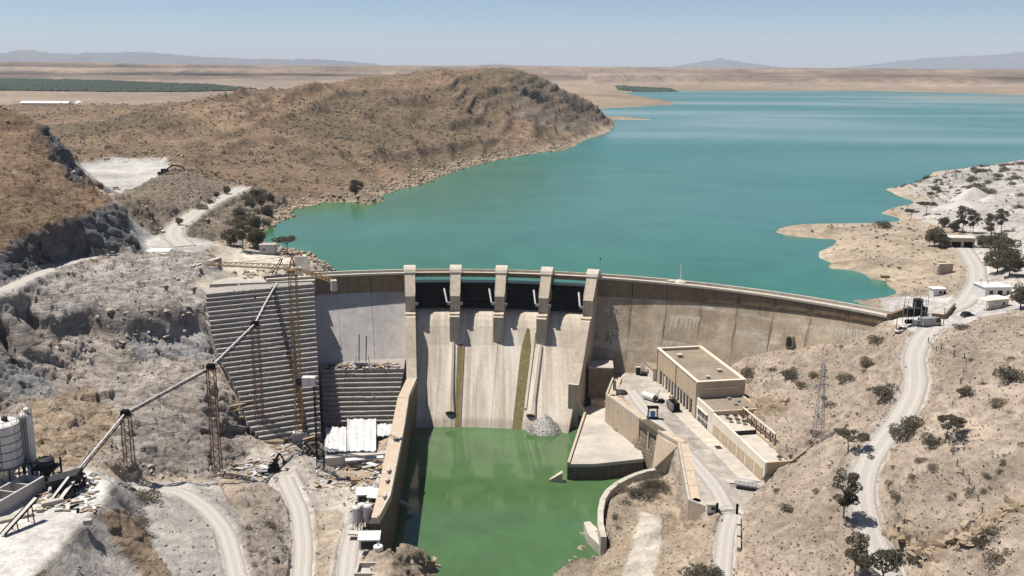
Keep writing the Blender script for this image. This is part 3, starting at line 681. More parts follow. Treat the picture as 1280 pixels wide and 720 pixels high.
    disp += hill * (3.4 * np.clip(beds * 1.2, 0, 1) ** 1.5 + 2.0 * gully * sstep(10, 30, Zb) + 1.6 * gully - 1.2)
    hk = np.nonzero((hill > 0) & (Y < 1400))[0]; led = np.zeros(len(hk)); ln_ = .75 + .5 * fbm(X[hk] / 18, Y[hk] / 18, Zb[hk] * 0, 3, 94)
    for pl in [[(235, 190), (250, 183), (308, 164), (385, 144), (416, 142), (483, 151)], [(235, 210), (250, 203), (306, 185), (350, 178)], [(389, 135), (410, 128), (430, 122)], [(300, 152), (322, 142), (360, 126), (394, 113)], [(250, 135), (300, 124), (353, 114)], [(385, 198), (440, 199), (501, 198), (564, 189), (620, 180)], [(150, 180), (200, 165), (270, 146)], [(470, 130), (520, 128), (580, 136)], [(600, 115), (660, 118), (700, 128)], [(560, 160), (630, 158), (690, 165)]]:
        w3 = np.array([G(*p, tmin=500) for p in pl]); d, _ = dist_poly(X[hk] + 5 * fbm(X[hk] / 30, Y[hk] / 30, Zb[hk] * 0, 2, 88), Y[hk] + 5 * fbm(X[hk] / 30, Y[hk] / 30, Zb[hk] * 0, 2, 89), w3)
        led = np.maximum(led, np.exp(-(d / 5.5) ** 2))
    disp[hk] += 6.5 * led * np.clip(ln_, 0.1, 1.3)
    lake = (Y > 330) & (Y < 4300) & (Zb > -8); disp = np.where(lake, disp * np.where(Zb < 0, .05, np.clip(.10 + Zb / 3.5, 0, 1)), disp)
    disp[sub] += .35 * berm * (1 - rq) * (Zb[sub] > -41)
    disp *= np.where(Y > 2500, 1.0, 1)
    bigh = (Y > 640) & (Y < 1500) & (X < 300)
    XYZv = np.stack([X, Y, Zb], 1) + nrm * disp[:, None]
    # slanting ledges across the big hill
    # ---- faces, without the parts deep under water
    idx = np.arange(ny * nx).reshape(ny, nx)
    a = idx[:-1, :-1].ravel(); b_ = idx[:-1, 1:].ravel(); c_ = idx[1:, 1:].ravel(); d_ = idx[1:, :-1].ravel()
    keep = ~((Zb[a] < -5) & (Zb[c_] < -5) & (Y[a] > 365) & (np.abs(TH.ravel()[a]) < radians(30)))
    fa = np.stack([a, b_, c_, d_], 1)[keep]
    me = bpy.data.meshes.new('ground')
    me.vertices.add(n); me.vertices.foreach_set('co', XYZv.astype(np.float32).ravel())
    me.loops.add(fa.size); me.polygons.add(len(fa))
    me.loops.foreach_set('vertex_index', fa.astype(np.int32).ravel())
    me.polygons.foreach_set('loop_start', np.arange(0, fa.size, 4, dtype=np.int32))
    me.polygons.foreach_set('loop_total', np.full(len(fa), 4, np.int32))
    me.update(calc_edges=True)
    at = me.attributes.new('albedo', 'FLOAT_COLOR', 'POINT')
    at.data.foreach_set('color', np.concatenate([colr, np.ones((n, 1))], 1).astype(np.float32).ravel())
    at = me.attributes.new('rockiness', 'FLOAT', 'POINT')
    at.data.foreach_set('value', np.clip(rock, 0, 1).astype(np.float32))
    me.polygons.foreach_set('use_smooth', np.ones(len(fa), bool))
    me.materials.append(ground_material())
    o = bpy.data.objects.new('ground', me); COL.objects.link(o); o['kind'] = 'structure'
    return XYZv, colr, amp, rock, nrm
GV, GCOL, GAMP, GROCK, GNRM = build_ground()

# ------------------------------------------------------------------ roads: ribbons of pale dust with worn wheel tracks
def road_material(name, col):
    m, t, b = nodes_of(name); N = t.nodes.new; L = t.links.new
    at = N('ShaderNodeAttribute'); at.attribute_name = 'across'; geo = N('ShaderNodeNewGeometry')
    n = N('ShaderNodeTexNoise'); n.inputs['Scale'].default_value = .35; n.inputs['Detail'].default_value = 8; n.inputs['Roughness'].default_value = .7; L(geo.outputs['Position'], n.inputs['Vector'])
    ad = N('ShaderNodeMath'); ad.operation = 'MULTIPLY_ADD'; L(n.outputs[0], ad.inputs[0]); ad.inputs[1].default_value = .35; L(at.outputs['Fac'], ad.inputs[2])
    cr = N('ShaderNodeValToRGB'); L(ad.outputs[0], cr.inputs[0]); e = cr.color_ramp.elements
    e[0].position = 0.1; e[0].color = (.93, .93, .93, 1); e[1].position = 1.15 / 1.2; e[1].color = (.74, .72, .69, 1)
    for p, v in ((.38, .92), (.48, 1.05), (.62, 1.05), (.74, .93), (.9, .97)):
        x = e.new(p); x.color = (v, v, v, 1)
    n2 = N('ShaderNodeTexNoise'); n2.inputs['Scale'].default_value = 1.7; n2.inputs['Detail'].default_value = 7; n2.inputs['Roughness'].default_value = .75; L(geo.outputs['Position'], n2.inputs['Vector'])
    mr = N('ShaderNodeMapRange'); L(n2.outputs[0], mr.inputs[0]); mr.inputs[1].default_value = .3; mr.inputs[2].default_value = .7; mr.inputs[3].default_value = .86; mr.inputs[4].default_value = 1.12
    vm = N('ShaderNodeVectorMath'); vm.operation = 'SCALE'; L(cr.outputs[0], vm.inputs[0]); L(mr.outputs[0], vm.inputs['Scale'])
    vm2 = N('ShaderNodeVectorMath'); vm2.operation = 'MULTIPLY'; L(vm.outputs[0], vm2.inputs[0]); vm2.inputs[1].default_value = col
    L(vm2.outputs[0], b.inputs['Base Color']); b.inputs['Roughness'].default_value = .95; b.inputs['Specular IOR Level'].default_value = .1
    bp = N('ShaderNodeBump'); bp.inputs['Strength'].default_value = .3; bp.inputs['Distance'].default_value = .2; L(n2.outputs[0], bp.inputs['Height']); L(bp.outputs[0], b.inputs['Normal'])
    return m
RM_ = road_material('road_dust_with_tracks', (.40, .37, .33))
for nm, lb, pl, w in ROADS:
    pts = [pl[0]]
    for a, b in zip(pl[:-1], pl[1:]):
        k = max(1, int(np.hypot(*(b - a)[:2]) / 1.5)); pts += [a + (b - a) * i / k for i in range(1, k + 1)]
    pts = np.array(pts)
    for _ in range(14): pts[1:-1] = (pts[:-2] + 2 * pts[1:-1] + pts[2:]) / 4
    tg_ = np.gradient(pts[:, :2], axis=0); tg_ /= np.linalg.norm(tg_, axis=1, keepdims=True); nr_ = np.stack([-tg_[:, 1], tg_[:, 0]], 1)
    cols = np.linspace(-1, 1, 13); V = []; A = []
    for i, p in enumerate(pts):
        ww = w / 2 * (1 + .10 * fbm(np.array([i / 5.]), np.array([w]), np.array([0.]), 3, 7)[0])
        for c in cols:
            q = p[:2] + nr_[i] * c * ww; V.append((q[0], q[1], hz(q[0], q[1]) + .22 - .16 * abs(c) ** 4)); A.append(abs(c))
    nc = len(cols); Fc = [(i * nc + j, i * nc + j + 1, (i + 1) * nc + j + 1, (i + 1) * nc + j) for i in range(len(pts) - 1) for j in range(nc - 1)]
    me = bpy.data.meshes.new(nm); me.from_pydata(V, [], Fc); me.materials.append(RM_)
    at = me.attributes.new('across', 'FLOAT', 'POINT'); at.data.foreach_set('value', np.array(A, np.float32))
    if me.polygons[0].normal.z < 0: me.flip_normals()
    for p in me.polygons: p.use_smooth = True
    o = bpy.data.objects.new(nm, me); COL.objects.link(o); o['kind'] = 'structure'

# ------------------------------------------------------------------ water
def water_material(name, deep, shallow, patches):
    m, t, b = nodes_of(name)
    N = t.nodes.new; L = t.links.new
    geo = N('ShaderNodeNewGeometry')
    mx = N('ShaderNodeMix'); mx.data_type = 'RGBA'
    mx.inputs[6].default_value = (*deep, 1); mx.inputs[7].default_value = (*shallow, 1)
    at = N('ShaderNodeAttribute'); at.attribute_name = 'algae'
    L(at.outputs['Fac'], mx.inputs[0])
    mk_ = N('ShaderNodeTexNoise'); mk_.inputs['Scale'].default_value = .02 if patches else .06; mk_.inputs['Detail'].default_value = 6; mk_.inputs['Distortion'].default_value = 1.5; L(geo.outputs['Position'], mk_.inputs['Vector'])
    mkr = N('ShaderNodeMapRange'); L(mk_.outputs[0], mkr.inputs[0]); mkr.inputs[1].default_value = .3; mkr.inputs[2].default_value = .7; mkr.inputs[3].default_value = .86; mkr.inputs[4].default_value = 1.14
    vs = N('ShaderNodeVectorMath'); vs.operation = 'SCALE'; L(mx.outputs[2], vs.inputs[0]); L(mkr.outputs[0], vs.inputs['Scale'])
    L(vs.outputs[0], b.inputs['Base Color'])
    b.inputs['IOR'].default_value = 1.33
    mp = N('ShaderNodeMapping'); mp.inputs['Scale'].default_value = (.0007, .0021, 1); mp.inputs['Rotation'].default_value = (0, 0, radians(12)); L(geo.outputs['Position'], mp.inputs[0])
    n = N('ShaderNodeTexNoise'); n.inputs['Scale'].default_value = 1; n.inputs['Detail'].default_value = 3; n.inputs['Distortion'].default_value = .5; L(mp.outputs[0], n.inputs['Vector'])
    mr = N('ShaderNodeMapRange'); L(n.outputs[0], mr.inputs[0]); mr.inputs[1].default_value = .42; mr.inputs[2].default_value = .58
    mr.inputs[3].default_value = .10 if patches else .06; mr.inputs[4].default_value = .26 if patches else .1
    L(mr.outputs[0], b.inputs['Roughness'])
    w = N('ShaderNodeTexNoise'); w.inputs['Scale'].default_value = .55; w.inputs['Detail'].default_value = 6; L(geo.outputs['Position'], w.inputs['Vector'])
    bp = N('ShaderNodeBump'); bp.inputs['Distance'].default_value = .25
    mr2 = N('ShaderNodeMapRange'); L(n.outputs[0], mr2.inputs[0]); mr2.inputs[1].default_value = .42; mr2.inputs[2].default_value = .58
    mr2.inputs[3].default_value = .25 if patches else .05; mr2.inputs[4].default_value = .7 if patches else .12
    L(mr2.outputs[0], bp.inputs['Strength']); L(w.outputs[0], bp.inputs['Height']); L(bp.outputs[0], b.inputs['Normal'])
    return m
def water_sheet(name, pts, z, material, algae):
    bm = bmesh.new()
    bm.faces.new([bm.verts.new((p[0], p[1], z)) for p in pts])
    bmesh.ops.triangulate(bm, faces=bm.faces[:])
    me = bpy.data.meshes.new(name); 
    for _ in range(4):
        es = [e for e in bm.edges if e.calc_length() > (40 if e.verts[0].co.y < 900 else 400)]
        if not es: break
        bmesh.ops.subdivide_edges(bm, edges=es, cuts=2); bmesh.ops.triangulate(bm, faces=bm.faces[:])
    bm.to_mesh(me); bm.free()
    at = me.attributes.new('algae', 'FLOAT', 'POINT')
    for i, v in enumerate(me.vertices): at.data[i].value = algae(v.co)
    me.materials.append(material)
    if me.polygons and me.polygons[0].normal.z < 0: me.flip_normals()
    o = bpy.data.objects.new(name, me); COL.objects.link(o); o['kind'] = 'structure'
    return o
res_pts = [DP(th, -3, 0) for th in np.arange(-22, 52, 2.0)] + [(150, 300, 0), (420, 330, 0), (2500, 1100, 0), (6500, 2600, 0), (6500, 4200, 0), (300, 4300, 0), (-150, 3600, 0), (20, 2500, 0), (40, 1700, 0), (-200, 1100, 0), (-400, 800, 0), (-220, 520, 0), (-150, 420, 0)]
def lake_algae_and_reflection(c):
    d = math.hypot(c.x + 130, (c.y - 560) * .7)
    return max(0.0, min(1.0, 1.1 - d / 300.0))  # algae green by the left shore, widened to paint in the hill's reflection
water_sheet('reservoir_water', res_pts, 0.0, water_material('teal_reservoir_water', (.026, .138, .100), (.038, .125, .042), True), lake_algae_and_reflection)
pool_pts = [(-36, 325), (30, 323), (26, 285), (50, 285), (48, 270), (34, 250), (30, 230), (24, 190), (-20, 180), (-33, 200), (-33, 240)]
water_sheet('pool_water', pool_pts, TAIL, water_material('green_pool_water', (.060, .118, .045), (.05, .15, .03), False), lambda c: 0.0)

# ------------------------------------------------------------------ far mountains
def ridge(name, prof, Y, depth, seed, col):
    """prof: photo skyline (px,py); a real range with a near and a far slope"""
    m = bpy.data.materials.get('far_mountain_rock') or mat('far_mountain_rock', col, var=.25, scale=.0015, bump=0)
    n = 260
    xs = np.linspace(prof[0][0], prof[-1][0], n)
    ys = np.interp(xs, [p[0] for p in prof], [p[1] for p in prof])
    rows = 14; V = []; Fc = []
    top = np.array([D(a, b, Y) for a, b in zip(xs, ys)])
    top[:, 2] += 26 * fbm(xs / 9, xs * 0 + seed, xs * 0, 4, seed)
    for j in range(rows):
        f = j / (rows - 1) * 2 - 1
        sh = (1 - abs(f)) ** 1.1
        yy = top[:, 1] + f * depth * (1 + .25 * fbm(xs / 14, xs * 0 + j * .3, xs * 0, 3, seed + 3))
        zz = 10 + (top[:, 2] - 10) * np.clip(sh + .22 * sh * (1 - sh) * 4 * fbm(xs / 7, xs * 0 + j * .6, xs * 0, 4, seed + 7), 0, 1)
        V += list(zip(top[:, 0], yy, zz))
    for j in range(rows - 1):
        for i in range(n - 1): Fc.append((j * n + i, j * n + i + 1, (j + 1) * n + i + 1, (j + 1) * n + i))
    me = bpy.data.meshes.new(name); me.from_pydata(V, [], Fc); me.materials.append(m)
    for p in me.polygons: p.use_smooth = True
    o = bpy.data.objects.new(name, me); COL.objects.link(o); o['kind'] = 'structure'
ridge('mountain_range', [(-260, 70), (-120, 64), (-40, 66), (0, 65), (35, 61), (60, 65), (90, 66), (130, 64), (175, 63.5), (215, 67), (250, 69.5), (300, 73), (360, 73.2), (420, 74.5), (455, 77.5), (475, 81)], 19000, 2200, 3, (.075, .075, .08))
ridge('mountain_range', [(840, 84), (862, 79), (880, 76), (900, 72), (920, 76), (945, 80), (965, 82), (985, 84.5)], 24000, 1500, 11, (.075, .075, .08))
ridge('mountain_range', [(1050, 85), (1090, 80), (1130, 75), (1165, 70), (1205, 69), (1240, 68), (1270, 64), (1320, 60), (1400, 66), (1500, 70), (1600, 80)], 26000, 2500, 17, (.075, .075, .08))
ridge('mountain_range', [(580, 83), (600, 81), (620, 79.5), (640, 81), (660, 83)], 24000, 1000, 23, (.075, .075, .08))
# ------------------------------------------------------------------ haze
def haze():
    me = bpy.data.meshes.new('haze')
    bm = bmesh.new(); bmesh.ops.create_cube(bm, size=1.0); bm.to_mesh(me); bm.free()
    o = bpy.data.objects.new('haze', me); COL.objects.link(o)
    o.scale = (120000, 120000, 560 + 60); o.location = (0, 0, (560 - 60) / 2)
    m = bpy.data.materials.new('thin_blue_haze'); m.use_nodes = True
    t = m.node_tree; t.nodes.clear()
    out = t.nodes.new('ShaderNodeOutputMaterial'); v = t.nodes.new('ShaderNodeVolumePrincipled')
    v.inputs['Color'].default_value = (.86, .92, 1.0, 1); v.inputs['Density'].default_value = HAZE; v.inputs['Anisotropy'].default_value = 0.0
    t.links.new(v.outputs[0], out.inputs['Volume'])
    me.materials.append(m); o['kind'] = 'stuff'
    o.display_type = 'WIRE'
HAZE = 4.5e-5
haze()
# ------------------------------------------------------------------ mesh helpers
class MB:
    """collects faces in world space, links them as one mesh"""
    def __init__(s): s.v = []; s.f = []
    def add(s, vs, fs):
        o = len(s.v); s.v += [tuple(map(float, p)) for p in vs]; s.f += [tuple(i + o for i in f) for f in fs]; return s
    def hexa(s, b, t):
        """four bottom points and four top points, same order"""
        n = len(b)
        return s.add(list(b) + list(t), [tuple(range(n))[::-1], tuple(range(n, 2 * n))] + [(i, (i + 1) % n, n + (i + 1) % n, n + i) for i in range(n)])
    def prism(s, poly, z0, z1):
        a = sum(poly[i][0] * poly[(i + 1) % len(poly)][1] - poly[(i + 1) % len(poly)][0] * poly[i][1] for i in range(len(poly)))
        if a < 0: poly = poly[::-1]
        return s.hexa([(p[0], p[1], z0) for p in poly], [(p[0], p[1], z1) for p in poly])
    def box(s, c, size, rot=0.0):
        x, y, z = [k / 2 for k in size]; cs, sn = cos(rot), sin(rot)
        q = [(-x, -y), (x, -y), (x, y), (-x, y)]
        q = [(c[0] + a * cs - b * sn, c[1] + a * sn + b * cs) for a, b in q]
        return s.prism(q, c[2] - z, c[2] + z)
    def obox(s, c, ax, ay, az):
        """box from centre and three half vectors"""
        c, ax, ay, az = [np.asarray(k, float) for k in (c, ax, ay, az)]
        if np.dot(np.cross(ax, ay), az) < 0: ax = -ax
        q = [-ax - ay, ax - ay, ax + ay, -ax + ay]
        return s.hexa([c + k - az for k in q], [c + k + az for k in q])
    def bar(s, p, q, w, h=None, up=(0, 0, 1)):
        p, q = np.asarray(p, float), np.asarray(q, float); d = q - p; L_ = np.linalg.norm(d)
        if L_ < 1e-6: return s
        d /= L_; u = np.asarray(up, float)
        if abs(d @ u) > .95: u = np.array([1., 0, 0])
        x = np.cross(d, u); x /= np.linalg.norm(x); y = np.cross(x, d); h = h or w
        return s.obox((p + q) / 2, x * w / 2, y * h / 2, d * L_ / 2)
    def tube(s, p, q, r, r2=None, n=10, caps=True):
        p, q = np.asarray(p, float), np.asarray(q, float); d = q - p; d /= np.linalg.norm(d)
        u = np.array([0, 0, 1.]) if abs(d[2]) < .9 else np.array([1., 0, 0])
        x = np.cross(u, d); x /= np.linalg.norm(x); y = np.cross(d, x); r2 = r if r2 is None else r2
        a = [2 * pi * i / n for i in range(n)]
        vs = [p + (x * cos(k) + y * sin(k)) * r for k in a] + [q + (x * cos(k) + y * sin(k)) * r2 for k in a]
        fs = [(i, (i + 1) % n, n + (i + 1) % n, n + i) for i in range(n)]
        if caps: fs += [tuple(range(n))[::-1], tuple(range(n, 2 * n))]
        return s.add(vs, fs)
    def lathe(s, c, prof, n=16):
        vs = []; fs = []
        for r, z in prof: vs += [(c[0] + r * cos(2 * pi * i / n), c[1] + r * sin(2 * pi * i / n), c[2] + z) for i in range(n)]
        for j in range(len(prof) - 1): fs += [(j * n + i, j * n + (i + 1) % n, (j + 1) * n + (i + 1) % n, (j + 1) * n + i) for i in range(n)]
        fs += [tuple(range(n))[::-1], tuple(range((len(prof) - 1) * n, len(prof) * n))]
        return s.add(vs, fs)
    def sweep(s, rings, closed=True):
        """loft equal-length closed profiles"""
        n = len(rings[0]); vs = [p for r in rings for p in r]; fs = []
        for j in range(len(rings) - 1): fs += [(j * n + i, j * n + (i + 1) % n, (j + 1) * n + (i + 1) % n, (j + 1) * n + i) for i in range(n)]
        fs += [tuple(range(n)), tuple(range((len(rings) - 1) * n, len(rings) * n))[::-1]]
        return s.add(vs, fs)
    def arc(s, th0, th1, prof, nseg=4):
        """prof(th) -> [(off, z)], swept round the dam's centre"""
        rings = []
        for k in range(nseg + 1):
            th = th0 + (th1 - th0) * k / nseg
            rings.append([DP(th, o, z) for o, z in prof(th)])
        return s.sweep(rings)
    def build(s, name, m, parent=None, smooth=False, fix=True):
        me = bpy.data.meshes.new(name)
        loc = np.array(WORLD.get(parent.name, (0, 0, 0))) if parent else np.zeros(3)
        V = np.array(s.v) - loc
        me.from_pydata(V.tolist(), [], s.f)
        if fix:
            bm = bmesh.new(); bm.from_mesh(me); bmesh.ops.recalc_face_normals(bm, faces=bm.faces[:]); bm.to_mesh(me); bm.free()
        me.materials.append(M[m] if isinstance(m, str) else m)
        if smooth:
            for p in me.polygons: p.use_smooth = True
        o = bpy.data.objects.new(name, me); COL.objects.link(o)
        if parent: o.parent = parent; WORLD[o.name] = tuple(loc)
        return o
WORLD = {}
def tag(o, label, cat, group=None):
    o['label'] = label; o['category'] = cat
    if group: o['group'] = group
    return o
def thing(name, label, cat, loc, group=None):
    o = bpy.data.objects.new(name, None); COL.objects.link(o); o.empty_display_size = .5
    o.location = tuple(map(float, loc)); WORLD[o.name] = tuple(map(float, loc))
    return tag(o, label, cat, group)
def struct(o): o['kind'] = 'structure'; return o
def stuff(o): o['kind'] = 'stuff'; return o
def copy_tree(o, loc, rz=0.0, sc=1.0):
    r = o.copy(); COL.objects.link(r); r.location = tuple(map(float, loc)); r.rotation_euler = (0, 0, rz); r.scale = (sc, sc, sc)
    def kids(a, b):
        for c in a.children:
            d = c.copy(); COL.objects.link(d); d.parent = b; kids(c, d)
    kids(o, r)
    return r
def frame(th):
    t = radians(th); return np.array([cos(t), -sin(t), 0]), np.array([-sin(t), -cos(t), 0])   # tangent (to the right), downstream

# ------------------------------------------------------------------ chute surface with streaks
def chute_material(name, col, dark, light):
    m, t, b = nodes_of(name); N = t.nodes.new; L = t.links.new
    geo = N('ShaderNodeNewGeometry')
    def stk(sx, lo, hi):
        mp = N('ShaderNodeMapping'); mp.inputs['Scale'].default_value = (sx, .02, .022); L(geo.outputs['Position'], mp.inputs[0])
        n = N('ShaderNodeTexNoise'); n.inputs['Scale'].default_value = 1; n.inputs['Detail'].default_value = 4; n.inputs['Roughness'].default_value = .6; L(mp.outputs[0], n.inputs['Vector'])
        r = N('ShaderNodeMapRange'); L(n.outputs[0], r.inputs[0]); r.inputs[1].default_value = lo; r.inputs[2].default_value = hi; return r.outputs[0]
    def mixc(f, a, c):
        mx = N('ShaderNodeMix'); mx.data_type = 'RGBA'; L(f, mx.inputs[0])
        if isinstance(a, tuple): mx.inputs[6].default_value = (*a, 1)
        else: L(a, mx.inputs[6])
        mx.inputs[7].default_value = (*c, 1); return mx.outputs[2]
    o = mixc(stk(.55, .42, .62), col, dark)
    o = mixc(stk(1.1, .52, .70), o, light)
    o = mixc(stk(.21, .50, .66), o, light)
    n = N('ShaderNodeTexNoise'); n.inputs['Scale'].default_value = .9; n.inputs['Detail'].default_value = 8; n.inputs['Roughness'].default_value = .75; L(geo.outputs['Position'], n.inputs['Vector'])
    r = N('ShaderNodeMapRange'); L(n.outputs[0], r.inputs[0]); r.inputs[1].default_value = .3; r.inputs[2].default_value = .7; r.inputs[3].default_value = .82; r.inputs[4].default_value = 1.12
    # damp bathtub line just above the pool
    sp = N('ShaderNodeSeparateXYZ'); L(geo.outputs['Position'], sp.inputs[0])
    w = N('ShaderNodeMapRange'); L(sp.outputs[2], w.inputs[0]); w.inputs[1].default_value = TAIL + 3.0; w.inputs[2].default_value = TAIL + 1.6; w.inputs[3].default_value = 1.0; w.inputs[4].default_value = .72
    mu = N('ShaderNodeMath'); mu.operation = 'MULTIPLY'; L(r.outputs[0], mu.inputs[0]); L(w.outputs[0], mu.inputs[1])
    c = N('ShaderNodeCombineColor')
    for i in range(3): L(mu.outputs[0], c.inputs[i])
    mx = N('ShaderNodeMix'); mx.data_type = 'RGBA'; mx.blend_type = 'MULTIPLY'; mx.inputs[0].default_value = 1; L(o, mx.inputs[6]); L(c.outputs[0], mx.inputs[7])
    L(mx.outputs[2], b.inputs['Base Color']); b.inputs['Roughness'].default_value = .85; b.inputs['Specular IOR Level'].default_value = .2
    bp = N('ShaderNodeBump'); bp.inputs['Strength'].default_value = .25; bp.inputs['Distance'].default_value = .2; L(n.outputs[0], bp.inputs['Height']); L(bp.outputs[0], b.inputs['Normal'])
    return m
M['chute'] = chute_material('streaked_chute_concrete', (.50, .43, .34), (.40, .335, .265), (.60, .54, .46))

# ------------------------------------------------------------------ the dam
TH_P = [-6.1, -0.65, 4.8, 10.2, 15.65]
dam = thing('dam', 'curved concrete gravity dam with four gated spillway bays between rounded piers', 'dam', DP(4.8, 0, CREST))
def zb(th): return float(-3.0 + 3.2 * sstep(14, 49, np.float64(th))) if th > 0 else -3.0
def wing_block(t0, t1, fm):
    g = .03
    mb = MB().arc(t0 + g, t1 - g, lambda t: [(.35, zb(t)), (.35, 3.3), (-.6, 3.3), (-.6, zb(t) - .5), (-.1, zb(t) - .5), (-.1, zb(t))], 5)
    mb.arc(t0 + g + .35, t1 - g - .35, lambda t: [(.43, zb(t) + .5), (.43, 2.7), (.3, 2.7), (.3, zb(t) + .5)], 5)
    mb.build('crest_wall_panel', 'crest', dam)
    MB().arc(t0 + .01, t1 - .01, lambda t: [(.7, 3.3), (.7, 4.0), (-.75, 4.0), (-.75, 3.3)], 5).build('parapet_coping', 'cap', dam)
    MB().arc(t0, t1, lambda t: [(-.76, 3.05), (-5.3, 3.05), (-5.3, 0.6), (-.76, 0.6)], 5).build('crest_roadway', 'pale', dam)
    MB().arc(t0 + .01, t1 - .01, lambda t: [(-5.31, 4.0), (-6.1, 4.0), (-6.1, -9), (-5.31, -9)], 5).build('upstream_parapet', 'cap', dam)
    zbot = -34
    MB().arc(t0 + g * .6, t1 - g * .6, lambda t: [(0, zb(t) - .02), (FSL(t) * (zb(t) - zbot), zbot), (-5, zbot), (-5, zb(t) - .02)], 5).build('face_block', fm, dam)
for t0 in (16.2, 20.3, 24.4, 28.5, 32.6, 36.7, 40.8, 44.9): wing_block(t0, t0 + 4.1, 'face')
for t0 in (-10.65, -14.65, -18.65, -22.65): wing_block(t0, t0 + 4.0, 'faceL')
CH = [(-3, -10.5), (-1, -9.6), (1.5, -9.3), (4, -9.6), (6, -10.4), (8, -11.8), (10, -13.8), (12, -16.4), (14.5, -19.5), (38.2, -42.7), (41, -46), (41, -49), (-3, -49)]
for a, b in zip(TH_P[:-1], TH_P[1:]):
    MB().arc(a + .02, b - .02, lambda t: CH, 10).build('spillway_chute', 'chute', dam)
    # bridge over the bay
    MB().arc(a + .3, b - .3, lambda t: [(.9, 2.4), (.9, 3.1), (-5.4, 3.1), (-5.4, 2.4)], 4).build('bridge_deck', 'cap', dam)
    MB().arc(a + .3, b - .3, lambda t: [(.95, 2.6), (.95, 4.0), (.45, 4.0), (.45, 2.6)], 4).build('bridge_parapet', 'crest', dam)
    MB().arc(a + .3, b - .3, lambda t: [(-5.41, 2.6), (-5.41, 4.0), (-5.9, 4.0), (-5.9, 2.6)], 4).build('bridge_parapet', 'cap', dam)
    # curved gate leaf, its ribs and its two slanting arms
    def leaf(t): 
        pts = [(5.0 - 5.4 * cos(k), -4.4 + 5.6 * sin(k)) for k in np.linspace(1.15, -.95, 9)]
        return [(o - .3, z) for o, z in pts] + [(o + .0, z) for o, z in pts[::-1]]
    gt = MB().arc(a + .56, b - .56, leaf, 6).build('gate', 'steel_dark', dam)
    rb = MB()
    for k in np.linspace(1.0, -.8, 7):
        o, z = 5.0 - 5.4 * cos(k), -4.4 + 5.6 * sin(k)
        rb.arc(a + .6, b - .6, lambda t: [(o, z - .12), (o, z + .12), (o + .5, z + .12), (o + .5, z - .12)], 4)
    rb.build('gate_rib', 'steel_dark', gt)
    for sgn, th in ((1, a + 1.0), (-1, b - 1.0)):
        am = MB(); tr = DP(th - sgn * .35, 9.2, -5.6)
        for k in (.7, -.5):
            am.bar(DP(th + sgn * .5, 5.3 - 5.4 * cos(k), -4.4 + 5.6 * sin(k)), tr, .45)
        am.build('gate_arm', 'steel_dark', gt)
    # hydraulic hoist cylinder and trunnion seats
    tg, dn = frame(b)
    MB().tube(DP(b - 1.35, 5.6, -.9), DP(b - .98, 8.8, -5.2), .34, .28, 10).build('hoist_cylinder', 'steel_white', dam)
    for th, sg in ((a + .58, 1), (b - .58, -1)):
        c = DP(th, 9.0, -5.6); t_ = frame(th)[0]
        MB().obox(c + t_ * sg * .35, t_ * .75, frame(th)[1] * .7, np.array([0, 0, .45])).build('trunnion_seat', 'steel_grey', dam)
PROF = [(-6.2, -10), (-6.2, 3.2), (-3, 4.2), (-.2, 4.4), (2.7, 4.3), (9.0, -2.9), (9.0, -9.0), (9.6, -9.1), (9.6, -8.5), (12.2, -8.7), (12.2, -9.3), (13.5, -9.5), (13.8, -22), (10, -22), (0, -20)]
PROF_END = PROF[:11] + [(13.5, -9.5), (16, -12), (24, -21.5), (30, -26.8), (31, -27), (31, -44), (0, -44)]
for i, th in enumerate(TH_P):
    tg, dn = frame(th); end = i in (0, 4)
    pr = PROF_END if end else PROF
    hw = 1.75
    mb = MB()
    mb.sweep([[DP(th, o, z) + tg * s * (hw if o < 13 or not end else hw) for o, z in pr] for s in (-1, 1)])
    pier = mb.build('pier', 'pier', dam)
    cap = MB()
    n = 9; ring = [[DP(th, 2.9 - 6.2 * (1 - cos(k)) / 2 if 0 else o, z) + tg * s * 2.15 for o, z in
           [(3.1, 3.9), (3.1, 4.5), (2.4, 5.5), (1.0, 6.3), (-.8, 6.6), (-2.6, 6.2), (-3.8, 5.3), (-4.2, 4.4), (-4.2, 3.9)]] for s in (-1, 1)]
    cap.sweep(ring); cap.build('pier_cap', 'cap', pier)
    for s in (-1, 1):
        MB().obox(DP(th, 5.6, .75) + tg * s * 1.78, tg * .08, np.array([0, 0, .0]) + dn * 2.6 + np.array([0, 0, -2.9]), np.cross(tg, (dn * 2.6 + np.array([0, 0, -2.9])) / 3.9) * .25).build('pier_edge_rib', 'cap', pier)
# algae covered flutes, their hooded outlets
def on_chute(th, o):
    zz = np.interp(o, [c[0] for c in CH[:11]], [c[1] for c in CH[:11]]); return DP(th, o, float(zz))
NCH = np.array([0, 0, 0.7])
def strip(th0, th1, o0, o1, lift, name, m, wid_top=1.0, narrow=0):
    rings = []
    for k in range(13):
        o = o0 + (o1 - o0) * k / 12
        w = 1.0 if not narrow else min(1.0, .25 + k / 3.0)
        c = (th0 + th1) / 2; h = (th1 - th0) / 2 * w
        tg, dn = frame(c); nn = (dn + np.array([0, 0, 1.])) / 1.414 * lift
        a_, b_ = on_chute(c - h, o), on_chute(c + h, o)
        rings.append([a_ - nn, b_ - nn, b_ + nn, a_ + nn])
    return MB().sweep(rings).build(name, m, dam)
strip(-.3, .35, 14.4, 38.3, .05, 'algae_flute', 'algae')
strip(.35, .6, 14.4, 38.3, .35, 'flute_kerb', 'crest')
strip(7.75, 9.1, 10.2, 38.3, .05, 'algae_flute', 'algae', narrow=1)
strip(9.1, 9.4, 11, 32, .45, 'flute_kerb', 'chute')
